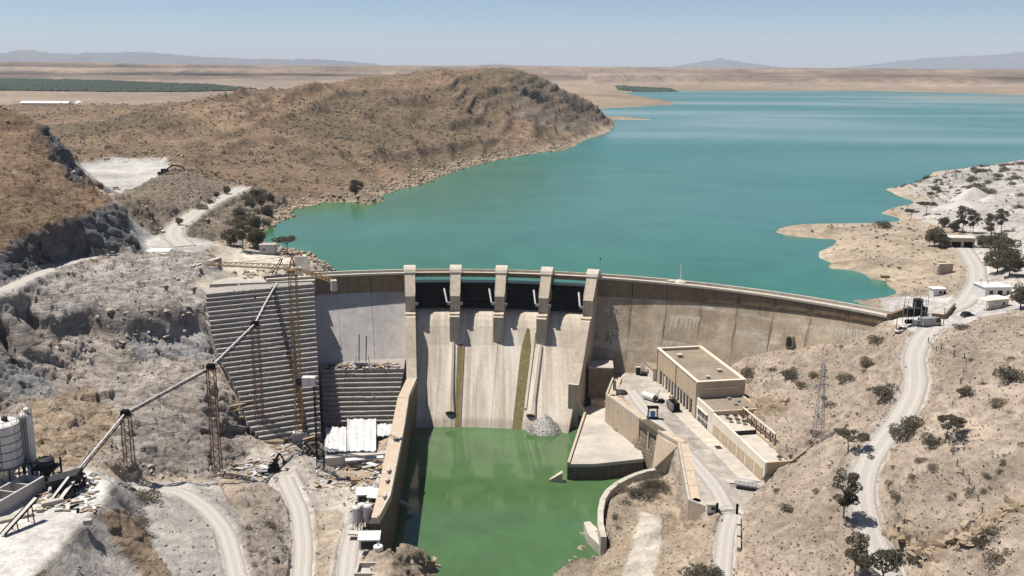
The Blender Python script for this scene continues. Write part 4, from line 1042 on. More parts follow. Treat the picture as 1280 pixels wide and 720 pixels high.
for th in (-.95, 10.15):
    rings = []
    for k in range(15):
        o = 14.2 + (33.8 - 14.2) * k / 14; tg, dn = frame(th); c = on_chute(th, o)
        w = .95 + .25 * (k / 14) + (.55 if k >= 12 else 0) * (k - 11) / 3; up = 1.1 + .6 * k / 14
        nn = (dn * .7 + np.array([0, 0, .72]))
        rings.append([c - tg * w - nn * .3, c - tg * w * .8 + nn * up * .7, c + nn * up, c + tg * w * .8 + nn * up * .7, c + tg * w - nn * .3])
    hood = MB().sweep(rings).build('outlet_hood', 'chute', dam)
    c = on_chute(th, 34.05); tg, dn = frame(th); nn = dn * .7 + np.array([0, 0, .72])
    MB().sweep([[c + dn * e - tg * 1.35 + nn * .0, c + dn * e - tg * 1.1 + nn * .95, c + dn * e + nn * 1.35, c + dn * e + tg * 1.1 + nn * .95, c + dn * e + tg * 1.35 + nn * 0] for e in (0, .12)]).build('outlet_mouth', 'dark_hole', hood)
# inspection door in the right face, with its landing
h = face_hit(989, 426)
v = h[:2] - DC; th_d = degrees(atan2(v[0], v[1])); tg, dn = frame(th_d)
ring = [(-.95, -1.6), (.95, -1.6), (.95, .7), (.6, 1.35), (0, 1.6), (-.6, 1.35), (-.95, .7)]
MB().sweep([[h + dn * e + tg * a * 1.25 + np.array([0, 0, b_ * 1.25]) for a, b_ in ring] for e in (-1, 1.62)]).build('door_surround', 'face', dam)
MB().sweep([[h + dn * e + tg * a * .95 + np.array([0, 0, b_ * 1.02]) for a, b_ in ring] for e in (-.5, 1.66)]).build('gallery_door', 'dark_hole', dam)
# mast and instrument hut on the crest
c = DP(25.6, -3, 3.05)
t = thing('instrument_hut', 'small pale round topped hut with a white mast on the dam crest', 'hut', c)
MB().lathe(c, [(2.3, 0), (2.3, 1.0), (2.1, 1.25), (1.3, 1.6), (.3, 1.75)], 14).build('hut_drum', 'cap', t)
MB().tube(c + np.array([0, 0, 1.6]), c + np.array([0, 0, 7.2]), .26, .2, 8).build('mast', 'steel_white', t)
MB().obox(c + np.array([-3.4, .3, .7]), (1.1, -.3, 0), (.2, .9, 0), (0, 0, .7)).build('side_box', 'cap', t)
c = DP(16.1, -5.0, 3.05)
t = thing('radio_mast', 'thin dark mast behind the rightmost spillway pier', 'mast', c)
MB().tube(c, c + np.array([0, 0, 7.6]), .07, .05, 6).build('pole', 'steel_grey', t)
MB().box(c + np.array([0, 0, 6.6]), (.35, .35, .8)).build('antenna', 'black', t)
# stepped end wall of the crest at the right abutment
a, b = DP(49.0, .9, 0), DP(49.0, -12, 0)
t = thing('end_wall', 'slanting concrete end wall where the dam crest meets the right bank', 'wall', a)
MB().hexa([(a[0], a[1], -1), (a[0] + 1, a[1] - .4, -1), (b[0] + 1, b[1] - .4, -1), (b[0], b[1], -1)], [(a[0], a[1], 4.6), (a[0] + 1, a[1] - .4, 4.6), (b[0] + 1, b[1] - .4, 5.0), (b[0], b[1], 5.0)]).build('wall_panel', 'crest', t)
q = P(1103, 411, 1.0)
MB().hexa([q + k for k in ((0, 0, -3), (9, -4.5, -3), (9.4, -3.8, -3), (.4, .7, -3))], [q + k for k in ((0, 0, .6), (9, -4.5, 2.6), (9.4, -3.8, 2.6), (.4, .7, .6))]).build('wing_wall', 'wall', t)

# ------------------------------------------------------------------ training walls and retaining walls
def wall_strip(mb, pts, w, z1, z0, side=1):
    """wall along pts (xy); its body lies to the given side; z1 top, z0 bottom (numbers or lists)"""
    pts = [np.asarray(p, float)[:2] for p in pts]; n = len(pts); rings = []
    for i, p in enumerate(pts):
        d = pts[min(i + 1, n - 1)] - pts[max(i - 1, 0)]; d /= np.hypot(*d); nr = np.array([-d[1], d[0]]) * side
        ww = w[i] if hasattr(w, '__len__') else w; a = z1[i] if hasattr(z1, '__len__') else z1; b = z0[i] if hasattr(z0, '__len__') else z0
        q = p + nr * ww
        rings.append([(p[0], p[1], b), (p[0], p[1], a), (q[0], q[1], a), (q[0], q[1], b)])
    return mb.sweep(rings)
pe = DP(-6.1, 30.5, 0); tg, dn = frame(-6.1); pe = pe + tg * 1.75
t = thing('training_wall', 'tall dark concrete training wall along the left side of the green pool', 'wall', (pe[0], pe[1], -27))
xs = [(pe[0], pe[1] + .5), (-33.2, 303), (-31.9, 280), (-31.2, 262), (-30.4, 240), (-30.0, 228), (-31.2, 216)]
wt = [3.5, 3.6, 3.8, 3.9, 3.6, 3.4, 2.0]
for i in range(len(xs) - 1):
    a, b = np.array(xs[i]), np.array(xs[i + 1]); g = (b - a) / np.hypot(*(b - a)) * .03
    wall_strip(MB(), [a + g, b - g], [wt[i], wt[i + 1]], [-27, -27], -28.6, -1).build('wall_bay', 'wall', t)
    wall_strip(MB(), [a + g, b - g], [wt[i] + .3, wt[i + 1] + .3], [-28.61, -28.61], -49, -1).build('wall_base', 'umber', t)
    wall_strip(MB(), [a + g, b - g], [.5, .5], [-26.55, -26.55], -27.01, -1).build('kerb', 'pale', t)
MB().bar((-30.6, 252, -39.6), (-27.2, 250.4, -40.6), .8, .8).build('outlet_spout', 'pale', t)
# right: pier foot wall, stub wall into the water, apron
pe = DP(15.65, 30.5, 0) - frame(15.65)[0] * 1.75
apL, apF, apM, apB = P(730, 517, -37), P(709, 580, -37), P(742, 580, -37), P(791, 570, -37)
t = thing('outlet_apron', 'pale concrete apron slab above the right side of the green pool', 'apron', (24, 290, -37))
MB().prism([(pe[0], pe[1] + 1), apL[:2], apF[:2], apM[:2], (apB[0] + 3, apB[1] - 2.0), (40, 292), (36, 330)], -38.0, -37).build('apron_slab', 'pale', t)
MB().prism([(pe[0] + .03, pe[1] + 1), (apL[0] + .03, apL[1]), apF[:2] + np.array([.04, .05]), apM[:2] + np.array([0, .06]), (apB[0] + 3, apB[1] - 1.94), (40, 292), (36, 330)], -48, -38.01).build('apron_wall', 'umber', t)
wall_strip(MB(), [(pe[0], pe[1]), apL[:2], apF[:2]], .7, [-27.4, -36.2, -36.4], -37.2, 1).build('edge_wall', 'wall', t)
w0, w1 = P(703, 603, TAIL), P(687, 602, TAIL)
MB().hexa([(w0[0], w0[1], -47), (w1[0], w1[1] - .2, -47), (w1[0], w1[1] + .7, -47), (w0[0], w0[1] + 2.0, -47)], [(w0[0], w0[1], -39.0), (w1[0], w1[1] - .2, -41.4), (w1[0], w1[1] + .7, -41.4), (w0[0], w0[1] + 2.0, -39)]).build('stub_wall', 'wall', t)
# brown gate block at the foot of the right pier
a, b = P(736, 459, -24), P(766, 460, -24)
t = thing('valve_house', 'brown windowless concrete valve block at the foot of the right spillway pier', 'building', (31, 330, -37))
MB().prism([a[:2], b[:2], b[:2] + np.array([.6, 9]), a[:2] + np.array([.6, 9])], -35, -24.3).build('wall', 'crest', t)
MB().prism([a[:2] + np.array([-.25, -.25]), b[:2] + np.array([.25, -.25]), b[:2] + np.array([.85, 9.2]), a[:2] + np.array([.3, 9.2])], -24.29, -23.9).build('roof', 'pale', t)
MB().prism([a[:2] + np.array([.8, -3]), b[:2] + np.array([-1.5, -4]), b[:2] + np.array([-1.5, 0]), a[:2] + np.array([.8, 0])], -38, -35.01).build('step_block', 'wall', t)
# retaining wall round the yard
yw = [np.array(p) for p in _yw]
t = thing('retaining_wall', 'tan concrete retaining wall holding up the power station yard', 'wall', tuple(yw[2]))
def rw(i, j, fr, to, z0, z1=-27.75):
    a = yw[i] + (yw[j] - yw[i]) * fr; b = yw[i] + (yw[j] - yw[i]) * to
    wall_strip(MB(), [a, b], 3.2, z1, z0, 1).build('wall_panel', 'wall', t)
    wall_strip(MB(), [a + (b - a) * .004, b - (b - a) * .004], .55, z1 + .55, z1 + .005, 1).build('parapet', 'pale', t)
rw(0, 1, 0, .995, -46)
for k in range(4): rw(1, 2, k / 4 + .002, k / 4 + .248, -46)
rw(3, 4, .002, .498, -46); rw(3, 4, .502, .998, -46)
for k in range(4): rw(4, 5, k / 4 + .002, k / 4 + .248, -40)
rw(5, 6, .002, .998, -40)
# tailrace opening: lintel, back wall, dividing post
a, b = yw[2], yw[3]; d = (b - a) / np.linalg.norm(b - a); nr = np.array([-d[1], d[0], 0])
wall_strip(MB(), [a + d * .05, b - d * .05], 3.2, -27.75, -29.6, 1).build('lintel', 'umber', t)
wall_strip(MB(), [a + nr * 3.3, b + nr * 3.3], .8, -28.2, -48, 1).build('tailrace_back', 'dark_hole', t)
m_ = a + (b - a) * .5
wall_strip(MB(), [m_ - d * .3, m_ + d * .3], 1.6, -29.61, -48, 1).build('dividing_post', 'wall', t)
# second sloping buttress face below D-E
a, b = yw[4], yw[5]
MB().hexa([P(815, 588, -38), P(838, 592, -38), yw[4] + np.array([0, -.3, -10]), yw[3] + np.array([0, -.3, -10])], [yw[3] + np.array([-.3, -.6, -.6]), yw[4] + np.array([-.3, -.6, -.6]), yw[4] + np.array([.2, .2, -.6]), yw[3] + np.array([.2, .2, -.6])]).build('buttress', 'wall', t)
# curved low wall of the right bank
cv = [P(x, y, -36) for x, y in CURVE]
t = thing('curved_wall', 'curved pale low concrete wall along the right edge of the green pool', 'wall', tuple(cv[5]))
for i in range(len(cv) - 1):
    a, b = cv[i], cv[i + 1]
    wall_strip(MB(), [a, b], 1.5, -36, -47, 1).build('wall_segment', 'pale', t)
q = P(735, 668, -39.4)
MB().prism([q[:2] + k for k in np.array([(0, 0), (2.6, -6), (4.4, -5), (3.4, 1.5), (1, 7.5), (-.6, 7)])], -48, -39.4).build('toe_block', 'pale', t)

# ------------------------------------------------------------------ stepped roller-concrete blocks
def stepped(label, top_r, bot_r, n, left_px, udir, names, zt, zbm, rows=None, depth=7):
    t = thing('stepped_block', label, 'concrete block', tuple(top_r))
    u = np.array([udir[0], udir[1], 0.]); u /= np.linalg.norm(u); nrm = np.array([u[1], -u[0], 0])
    if nrm[1] > 0: nrm = -nrm                                # towards the valley
    rnd = random.Random(5)
    for k in range(n):
        f = k / n; R_ = top_r + (bot_r - top_r) * f
        z1 = zt + (zbm - zt) * f; z0 = zt + (zbm - zt) * (k + 1) / n
        ln = left_px(R_, z1, u)
        # split each lift into a few pours
        cuts = [0.0]
        while cuts[-1] < ln - 9: cuts.append(cuts[-1] + rnd.uniform(9, 17))
        cuts[-1] = ln if len(cuts) > 1 and ln - cuts[-1] < 4 else cuts[-1]
        if cuts[-1] < ln: cuts.append(ln)
        for a, b in zip(cuts[:-1], cuts[1:]):
            q = rnd.uniform(-.18, .18); dz = rnd.uniform(-.06, .06)
            p0 = R_ + u * (a + .03); p1 = R_ + u * (b - .03)
            lip = .10
            f0 = p0 + nrm * (q); f1 = p1 + nrm * (q + rnd.uniform(-.1, .1))
            b0 = p0 - nrm * depth; b1 = p1 - nrm * depth
            g = lambda p, z: (p[0], p[1], z)
            m0 = f0 - nrm * .28; m1 = f1 - nrm * .28; zl_ = z1 - .38
            MB().sweep([[g(m0, z0 - .25), g(m0, zl_), g(f0, zl_), g(f0, z1 + dz), g(b0, z1 + dz), g(b0, z0 - .25)],
                        [g(m1, z0 - .25), g(m1, zl_), g(f1, zl_), g(f1, z1 + dz), g(b1, z1 + dz), g(b1, z0 - .25)]]).build('concrete_step', 'step', t)
    return t, u, nrm
tr = P(393, 355, 2.5); br = P(402, 548, -36.5)
def left1(R_, z, u):
    for ln in np.arange(4, 60, .5):
        q = R_ + u * ln; x, y = proj(q[0], q[1], z)
        lim = np.interp(y, [355, 372, 410, 440, 480, 530, 548], [262, 258, 264, 272, 294, 312, 326])
        if x < lim: return ln
    return 45
u_dir = P(274, 366, 2.5) - P(393, 355, 2.5)
SB1, u1, n1 = stepped('tall grey stepped concrete block against the left rock face', tr, br, 32, left1, u_dir, None, 2.5, -36.5, depth=9)
tr2 = P(505, 461, -24); br2 = P(492, 532, -39)
def left2(R_, z, u):
    for ln in np.arange(4, 60, .5):
        q = R_ + u * ln; x, y = proj(q[0], q[1], z)
        if x < 403: return ln
    return 30
SB2, u2, n2 = stepped('lower stepped concrete block beside the left spillway wall', tr2, br2, 12, left2, P(403, 462.5, -24) - P(505, 461, -24), None, -24, -39, depth=12)
# white curing sheets on the bottom of the lower block
for i, (x0, x1, y0, y1, lb) in enumerate([(407, 433, 535, 566, 'left white curing sheet hanging below the lower stepped block'), (434, 470, 525, 565, 'wide white curing sheet in the middle below the lower stepped block'), (471, 493, 531, 546, 'short pale curing sheet next to the left training wall')]):
    rows = 8; cols = 12; V = []; Fc = []
    for r in range(rows + 1):
        for c in range(cols + 1):
            f = r / rows; p = P(x0 + (x1 - x0) * c / cols, y0 + (y1 - y0) * f, -37.4 - 1.6 * f)
            V.append(p + np.array([0, 0, .35 + .22 * sin(c * 2.1 + i) + .15 * sin(c * 5.3 + r)]))
    nv = len(V); V += [v - np.array([0, 0, .5]) for v in V]
    for r in range(rows):
        for c in range(cols):
            a = r * (cols + 1) + c; q = (a, a + 1, a + cols + 2, a + cols + 1)
            Fc.append(q); Fc.append(tuple(k + nv for k in q[::-1]))
    o = MB().add(V, Fc).build('curing_sheet', 'tarp', None, smooth=True); tag(o, lb, 'sheet')
# gallery block and dark slot at the left end of the steps
p = P(262, 378, 0)
t = thing('gallery_block', 'pale concrete block with a small dark cross shaped opening, left of the steps', 'concrete block', p)
a, b, c_ = P(254, 376, 0), P(273, 374, 0), P(274, 360, .2)
MB().prism([a[:2], b[:2], b[:2] + np.array([-1, 14]), a[:2] + np.array([-3, 14])], -11, 0).build('block', 'wall', t)
m_ = (a * .35 + b * .65)
MB().box((m_[0], m_[1] - .06, -4.0), (.45, .5, 1.5), .1).build('opening', 'dark_hole', t)
MB().box((m_[0], m_[1] - .06, -3.6), (1.2, .46, .4), .1).build('opening', 'dark_hole', t)
# concrete capping slabs above the steps
a, b, c_, d_ = P(262, 357, 2.6), P(393, 352, 2.6), P(399, 341, 2.7), P(290, 341, 2.7)
t = tag(MB().prism([a[:2], b[:2], c_[:2], d_[:2]], -1, 3.05).build('capping_slab', 'pale'), 'dusty flat concrete slab on top of the tall stepped block', 'slab')
# pale lime runs and rusty weeds on the right face
def on_face(th, z, lift): return DP(th, FSL(th) * (zb(th) - z) + lift, z)
def lime(px0, py0, px1, py1, n, seed, dmax):
    rs = random.Random(seed); a, b = face_hit(px0, py0), face_hit(px1, py1)
    t0 = degrees(atan2(a[0] - DC[0], a[1] - DC[1])); t1 = degrees(atan2(b[0] - DC[0], b[1] - DC[1])); mb = MB()
    for k in range(n):
        f_ = (k + rs.uniform(-.4, .4)) / n; th = t0 + (t1 - t0) * f_; z1 = a[2] + (b[2] - a[2]) * f_ + rs.uniform(-.25, .25); z2 = z1 - dmax * rs.random() ** 1.6 - .3
        w = degrees(rs.uniform(.05, .24) / 177) ; w2 = w * rs.uniform(.2, .7)
        mb.add([on_face(th - w, z1, .012), on_face(th + w, z1, .012), on_face(th + w2, z2, .012), on_face(th - w2, z2, .012)], [(0, 1, 2, 3)])
    stuff(mb.build('lime_run', 'lime', dam, fix=False))
for i, args in enumerate([(838, 394, 875, 396, 70, 5.0), (829, 425, 874, 432, 90, 5.5), (757, 387, 773, 387, 26, 3.0), (762, 412, 776, 413, 26, 7.0), (1000, 406, 1090, 414, 70, 3.0)]): lime(*args[:5], i, args[5])
for th in (20.3, 24.4, 28.5, 32.6, 36.7, 40.8):
    rs = random.Random(int(th)); mb = MB(); z = zb(th) - .3
    for k in range(14):
        d = rs.uniform(-.14, .14); z1 = z - rs.uniform(0, 10); z2 = z1 - rs.uniform(1, 6); w = degrees(rs.uniform(.04, .14) / 177)
        mb.add([on_face(th + d - w, z1, .009), on_face(th + d + w, z1, .009), on_face(th + d + w * .4, z2, .009), on_face(th + d - w * .4, z2, .009)], [(0, 1, 2, 3)])
    stuff(mb.build('seepage_stain', 'lime' if int(th) % 2 else 'crest', dam, fix=False))
rs = random.Random(3); mb = MB()
for k in range(420):
    px, py = rs.uniform(757, 775), rs.choice([rs.uniform(386, 408), rs.uniform(410, 428)]); h = face_hit(px, py) + np.array([0, -.05, 0]); s = rs.uniform(.12, .4)
    v = [np.array([rs.gauss(0, 1), rs.gauss(0, .5), rs.gauss(0, 1)]) * s for _ in range(3)]; mb.add([h + q for q in v], [(0, 1, 2)])
M['weeds'] = leafy('rusty_wall_weeds', (.20, .13, .045), .4)
stuff(mb.build('wall_weeds', 'weeds', dam, fix=False))
# ------------------------------------------------------------------ power station
FLc = np.array([57.0, 287.6, 0.0]); AL = np.array([.183, -.983, 0.0]); AC = np.array([.983, .183, 0.0])
AL /= np.linalg.norm(AL); AC = np.array([-AL[1], AL[0], 0.0])
def hp(s, a, z): return FLc + AL * s + AC * a + np.array([0, 0, z])
def hbox(mb, s0, s1, a0, a1, z0, z1): return mb.hexa([hp(s0, a0, z0), hp(s1, a0, z0), hp(s1, a1, z0), hp(s0, a1, z0)], [hp(s0, a0, z1), hp(s1, a0, z1), hp(s1, a1, z1), hp(s0, a1, z1)])
ps = thing('power_station', 'tan flat roofed power station hall with a lower cream annex below the dam', 'building', hp(0, 0, YARD))
Wd = 15.6
# hall walls
fr = MB()
hbox(fr, -37.8, 0, 0, .9, -23.1, -16.4); hbox(fr, -37.8, -34.6, 0, .9, -30, -23.1); hbox(fr, -3.7, 0, 0, .9, -30, -23.1); hbox(fr, -34.6, -3.7, 0, .9, -30, -28.1)
fr.build('front_wall', 'hall', ps)
hbox(MB(), -.9, 0, .9, Wd - .9, -30, -16.4).build('end_wall', 'hall', ps)
hbox(MB(), -37.8, -36.9, .9, Wd - .9, -30, -16.4).build('end_wall', 'hall', ps)
hbox(MB(), -37.8, 0, Wd - .9, Wd, -30, -16.4).build('rear_wall', 'hall', ps)
for nm, s0, s1, a0, a1 in (('c', -38, .2, -.2, .75), ('c', -38, .2, Wd - .75, Wd + .2), ('c', -38, -37, .76, Wd - .76), ('c', -.8, .2, .76, Wd - .76)):
    hbox(MB(), s0, s1, a0, a1, -16.39, -16.1).build('coping', 'cream', ps)
hbox(MB(), -36.9, -19.2, .9, Wd - .9, -17.6, -17.1).build('roof', 'roof', ps)
hbox(MB(), -18.8, -.9, .9, Wd - .9, -17.6, -17.05).build('roof', 'roof', ps)
hbox(MB(), -19.2, -18.8, .9, Wd - .9, -17.6, -16.9).build('roof_joint', 'pale', ps)
nwin = 11; sw = (34.6 - 3.7) / nwin
for k in range(nwin):
    s0 = -34.6 + sw * k
    w = MB(); hbox(w, s0 + .3, s0 + sw - .3 + (.3 if k < 2 else 0), .55, .7, -28.1, -23.1); wo = w.build('window', 'glass', ps)
    f = MB()
    for zz in (-26.6, -24.9): hbox(f, s0 + .3, s0 + sw - .3, .48, .55, zz, zz + .12)
    hbox(f, s0 + sw / 2 - .06, s0 + sw / 2 + .06, .46, .55, -28.1, -23.1); f.build('glazing_bar', 'steel_grey', wo)
    if k < nwin - 1: hbox(MB(), s0 + sw - .30, s0 + sw + .30, .02, .9, -28.1, -23.1).build('mullion', 'cream', ps)
hbox(MB(), -31.0, -29.0, .40, .52, -28.1, -24.2).build('door', 'cream', ps)
# first annex
hbox(MB(), .21, 13, 0, .6, -30, -21.1).build('annex_wall', 'cream', ps)
hbox(MB(), .21, 13, 14.3, 15, -30, -21.1).build('annex_wall', 'hall', ps)
hbox(MB(), 12.4, 13, .6, 14.3, -30, -21.1).build('annex_wall', 'hall', ps)
hbox(MB(), .21, 12.4, .6, 14.3, -22, -21.5).build('annex_roof', 'roof', ps)
for k in range(3):
    for z0, z1 in ((-28.3, -26.3), (-26.0, -23.7)):
        w = hbox(MB(), 1.5 + k * 2.75, 3.8 + k * 2.75, -.05, .1, z0, z1).build('annex_window', 'glass', ps)
        f = MB(); s0 = 1.5 + k * 2.75
        hbox(f, s0 + 1.08, s0 + 1.2, -.1, -.05, z0, z1); hbox(f, s0, s0 + 2.3, -.12, -.05, z1 - .12, z1); hbox(f, s0, s0 + 2.3, -.12, -.05, z0, z0 + .12); f.build('window_frame', 'white', w)
hbox(MB(), 1.2, 9.5, -.5, -.02, -23.65, -23.4).build('window_hood', 'cream', ps)
# long low annex
A2 = [(13.01, 27.0, -22.3), (27.0, 49.3, -23.2)]
MB().hexa([hp(13.01, 0, -31), hp(49.3, 0, -31), hp(49.3, .6, -31), hp(13.01, .6, -31)], [hp(13.01, 0, -21.5), hp(49.3, 0, -22.1), hp(49.3, .6, -22.1), hp(13.01, .6, -21.5)]).build('low_annex_wall', 'cream', ps)
hbox(MB(), 48.7, 49.3, .6, 7.4, -31, -22.15).build('low_annex_wall', 'hall', ps)
hbox(MB(), 13.01, 49.3, 7.4, 8.0, -31, -22.4).build('low_annex_wall', 'hall', ps)
for s0, s1, z in A2: hbox(MB(), s0, s1 - (.6 if s1 > 40 else 0), .6, 7.4, z - 1, z).build('low_annex_roof', 'pale', ps)
hbox(MB(), 26.9, 27.1, .6, 7.4, -23.5, -22.0).build('roof_step', 'black', ps)
for k in range(6):
    s0 = 13.8 + k * 5.85; zt = -24.6 + k * .05
    hbox(MB(), s0, s0 + 4.9, -.08, .1, -27.6, zt).build('wall_panel', 'hall', ps)
for s, a in ((15.5, 2.6), (16.3, 5.0), (18.6, 2.4), (19.6, 4.3), (21.0, 5.6), (45.8, 4.8)):
    v = hbox(MB(), s, s + 1.0, a, a + 1.0, -22.3 if s < 30 else -23.2, -21.3 if s < 30 else -22.1).build('roof_vent', 'cream', ps)
    hbox(MB(), s - .1, s + 1.1, a - .1, a + 1.1, -21.29 if s < 30 else -22.09, -21.15 if s < 30 else -21.95).build('vent_cap', 'black', v)
for s in (-37.2, -18.9, -.35): MB().tube(hp(s, -.14, -29), hp(s, -.14, -16.7), .12, .12, 8).build('drainpipe', 'steel_grey', ps)
for s, a, w_, h_ in ((-30, 4, 1.6, .9), (-12, 11, 1.3, .8), (-6, 5, 1.0, .7)):
    u = hbox(MB(), s, s + w_, a, a + w_, -17.1, -17.05 + h_).build('roof_hatch', 'steel_grey', ps); hbox(MB(), s - .1, s + w_ + .1, a - .1, a + w_ + .1, -17.04 + h_, -16.95 + h_).build('hatch_lid', 'cap', u)
for k in range(4): hbox(MB(), 2.0 + k * 2.6, 2.9 + k * 2.6, 9 + (k % 2) * 2, 10 + (k % 2) * 2, -21.5, -20.9).build('roof_unit', 'steel_grey', ps)
hbox(MB(), -.02, .2, 2.5, 13.5, -18.6, -18.3).build('string_course', 'cream', ps)
# busbar frame on the low roof
t = thing('busbar_frame', 'rusty open steel frame standing along the low annex roof', 'frame', hp(28, 7.7, -22.4))
for k in range(8):
    s = 17 + k * 3.05
    MB().bar(hp(s, 7.7, -22.4), hp(s, 7.7, -19.0), .28).build('post', 'rust', t)
MB().bar(hp(16.9, 7.7, -18.9), hp(38.5, 7.7, -18.9), .34).build('top_rail', 'cream', t)
MB().bar(hp(16.9, 7.7, -20.6), hp(38.5, 7.7, -20.6), .2).build('mid_rail', 'rust', t)
for k in range(4):
    s = 17 + k * 6.1
    MB().tube(hp(s + 1.5, 7.75, -20.4), hp(s + 1.5, 7.75, -19.3), .22, .12, 8).build('insulator', 'black', t)
# pavement beside the buildings, built of slabs
pv = hbox(MB(), -24, 48, -5.2, -.35, -28.6, YARD + .16).build('pavement', 'pale'); struct(pv)
for k in range(18):
    o = hbox(MB(), -24 + k * 4 + .05, -24 + k * 4 + 3.95, -5.1, -.40, YARD + .165, YARD + .21).build('paving_slab', 'pale', pv)
o = hbox(MB(), 23, 25.2, -3.2, -1.6, YARD + .2, YARD + .32).build('manhole_grate', 'black'); tag(o, 'square dark grate set in the pavement beside the low annex', 'grate')
# cream side building at the back end of the hall
t = thing('side_building', 'small cream building against the back end of the power station', 'building', hp(-45, 0, YARD))
hbox(MB(), -48.6, -38.1, -1.2, 4.8, -30, -24.2).build('wall', 'cream', t)
hbox(MB(), -48.8, -38.05, -1.4, 5.0, -24.19, -23.9).build('roof', 'roof', t)
hbox(MB(), -44, -42.8, -1.26, -1.0, -27, -25.6).build('window', 'glass', t)
# retaining wall on the slope behind the low annex
a, b = P(987, 582, -23), P(1020, 556, -19.5)
t = thing('retaining_wall', 'low tan wall running up the slope from the corner of the low annex', 'wall', a)
MB().hexa([a + k for k in ((0, 0, -4), (.6, .4, -4))] + [b + k for k in ((.6, .4, -4), (0, 0, -4))], [a + k for k in ((0, 0, .5), (.6, .4, .5))] + [b + k for k in ((.6, .4, .5), (0, 0, .5))]).build('wall_panel', 'wall', t)
MB().hexa([a + k for k in ((-.1, -.1, .51), (.7, .5, .51))] + [b + k for k in ((.7, .5, .51), (-.1, -.1, .51))], [a + k for k in ((-.1, -.1, .75), (.7, .5, .75))] + [b + k for k in ((.7, .5, .75), (-.1, -.1, .75))]).build('coping', 'rust', t)
# ---- things in the yard
c = np.array([51.4, 295.2, YARD + .2])
t = thing('transformer', 'black finned transformer with brown bushings in front of the hall windows', 'transformer', c)
R_ = lambda s, a, z: c + AL * s + AC * a + np.array([0, 0, z])
def lbox(mb, f, s0, s1, a0, a1, z0, z1): return mb.hexa([f(s0, a0, z0), f(s1, a0, z0), f(s1, a1, z0), f(s0, a1, z0)], [f(s0, a0, z1), f(s1, a0, z1), f(s1, a1, z1), f(s0, a1, z1)])
lbox(MB(), R_, -2.6, 2.6, -1.0, 1.0, .4, 2.7).build('tank', 'steel_dark', t)
lbox(MB(), R_, -2.9, 2.9, -1.3, 1.3, 0, .38).build('base_frame', 'black', t)
for k in range(9): lbox(MB(), R_, -2.5 + k * .6, -2.2 + k * .6, -1.75, -1.01, .7, 2.5).build('cooling_fin', 'steel_grey', t)
for k in range(4): MB().lathe(R_(-1.8 + k * 1.2, .2, 2.7), [(.28, 0), (.2, .2), (.28, .4), (.18, .6), (.24, .8), (.08, 1.3)], 8).build('bushing', 'rust', t)
MB().tube(R_(-2.4, -.6, 3.5), R_(.4, -.6, 3.5), .42, .42, 10).build('conservator', 'rust', t)
c = np.array([43.6, 287.2, YARD + .02])
t = thing('gantry_frame', 'small blue steel portal frame with a dark top at the yard edge', 'gantry', c)
for x, y in ((-1.5, -.9), (1.5, -.9), (-1.5, .9), (1.5, .9)): MB().bar(c + (x, y, 0), c + (x * .85, y * .8, 3.6), .26).build('leg', 'blue', t)
MB().box(c + np.array([0, 0, 3.75]), (3.4, 2.0, .35)).build('top_beam', 'steel_dark', t)
MB().box(c + np.array([0, 0, 1.5]), (1.5, 1.1, 1.6)).build('control_box', 'blue', t)
MB().box(c + np.array([0, 0, .15]), (3.6, 2.3, .28)).build('skid', 'steel_dark', t)
c = P(812, 500, YARD)
t = thing('storage_tank', 'white horizontal tank with dark ends beside the cream side building', 'tank', c)
MB().tube(c + np.array([-1.6, 1.5, 1.3]), c + np.array([1.4, -2.0, 1.3]), 1.15, 1.15, 14).build('tank_shell', 'white', t)
MB().tube(c + np.array([1.41, -2.01, 1.3]), c + np.array([1.9, -2.6, 1.3]), 1.0, .6, 14).build('tank_end', 'black', t)
for k in (-.8, .7): MB().box(c + np.array([k, -k * 1.1, .2]), (1.4, .5, .5), .86).build('cradle', 'steel_grey', t)
MB().tube(c + np.array([2.5, .5, 0]), c + np.array([3.4, 1.5, 3.0]), .16).build('pipe', 'steel_grey', t)
MB().tube(c + np.array([3.2, -.5, 0]), c + np.array([2.2, 1.8, 2.4]), .14).build('pipe', 'steel_grey', t)
MB().box(c + np.array([3.4, -2.5, .5]), (1.8, 1.5, 1.0), .4).build('pump', 'steel_dark', t)
for px, py, nm, lb in ((797.5, 468, 'cable_cabinet', 'black cabinet standing against the toe of the dam beside the pale drain'), (805, 469, 'pump_set', 'low black pump set between the cabinet and the cream side building')):
    c = P(px, py, YARD); t = thing(nm, lb, 'machine', c)
    if nm == 'cable_cabinet': MB().box(c + np.array([0, 0, 1.3]), (1.5, 1, 2.6)).build('case', 'black', t); MB().box(c + np.array([0, -.03, 2.72]), (1.7, 1.2, .2)).build('cap', 'cap', t)
    else:
        MB().tube(c + np.array([-1.2, 0, .8]), c + np.array([.9, -.2, .8]), .7, .6, 10).build('motor', 'black', t); MB().box(c + np.array([0, 0, .15]), (3.2, 1.4, .3)).build('bed', 'steel_dark', t)
c = P(777, 492, YARD)
t = thing('covered_boat', 'low black tarpaulin covered skip on the yard by the valve house', 'skip', c)
MB().lathe(c, [(2.0, 0), (1.9, .6), (1.3, 1.05), (.4, 1.25)], 12).build('cover', 'black', t)
MB().box(c + np.array([0, 0, .08]), (4.4, 2.0, .16)).build('skid', 'steel_dark', t)
c = P(768, 488, YARD)
t = thing('gate_post', 'tall black gate leaf at the corner of the yard by the valve house', 'gate', c)
MB().box(c + np.array([0, 0, 1.8]), (.9, 1.6, 3.4)).build('leaf', 'black', t); MB().box(c + np.array([0, -.95, 1.9]), (.5, .3, 3.8)).build('post', 'cap', t)
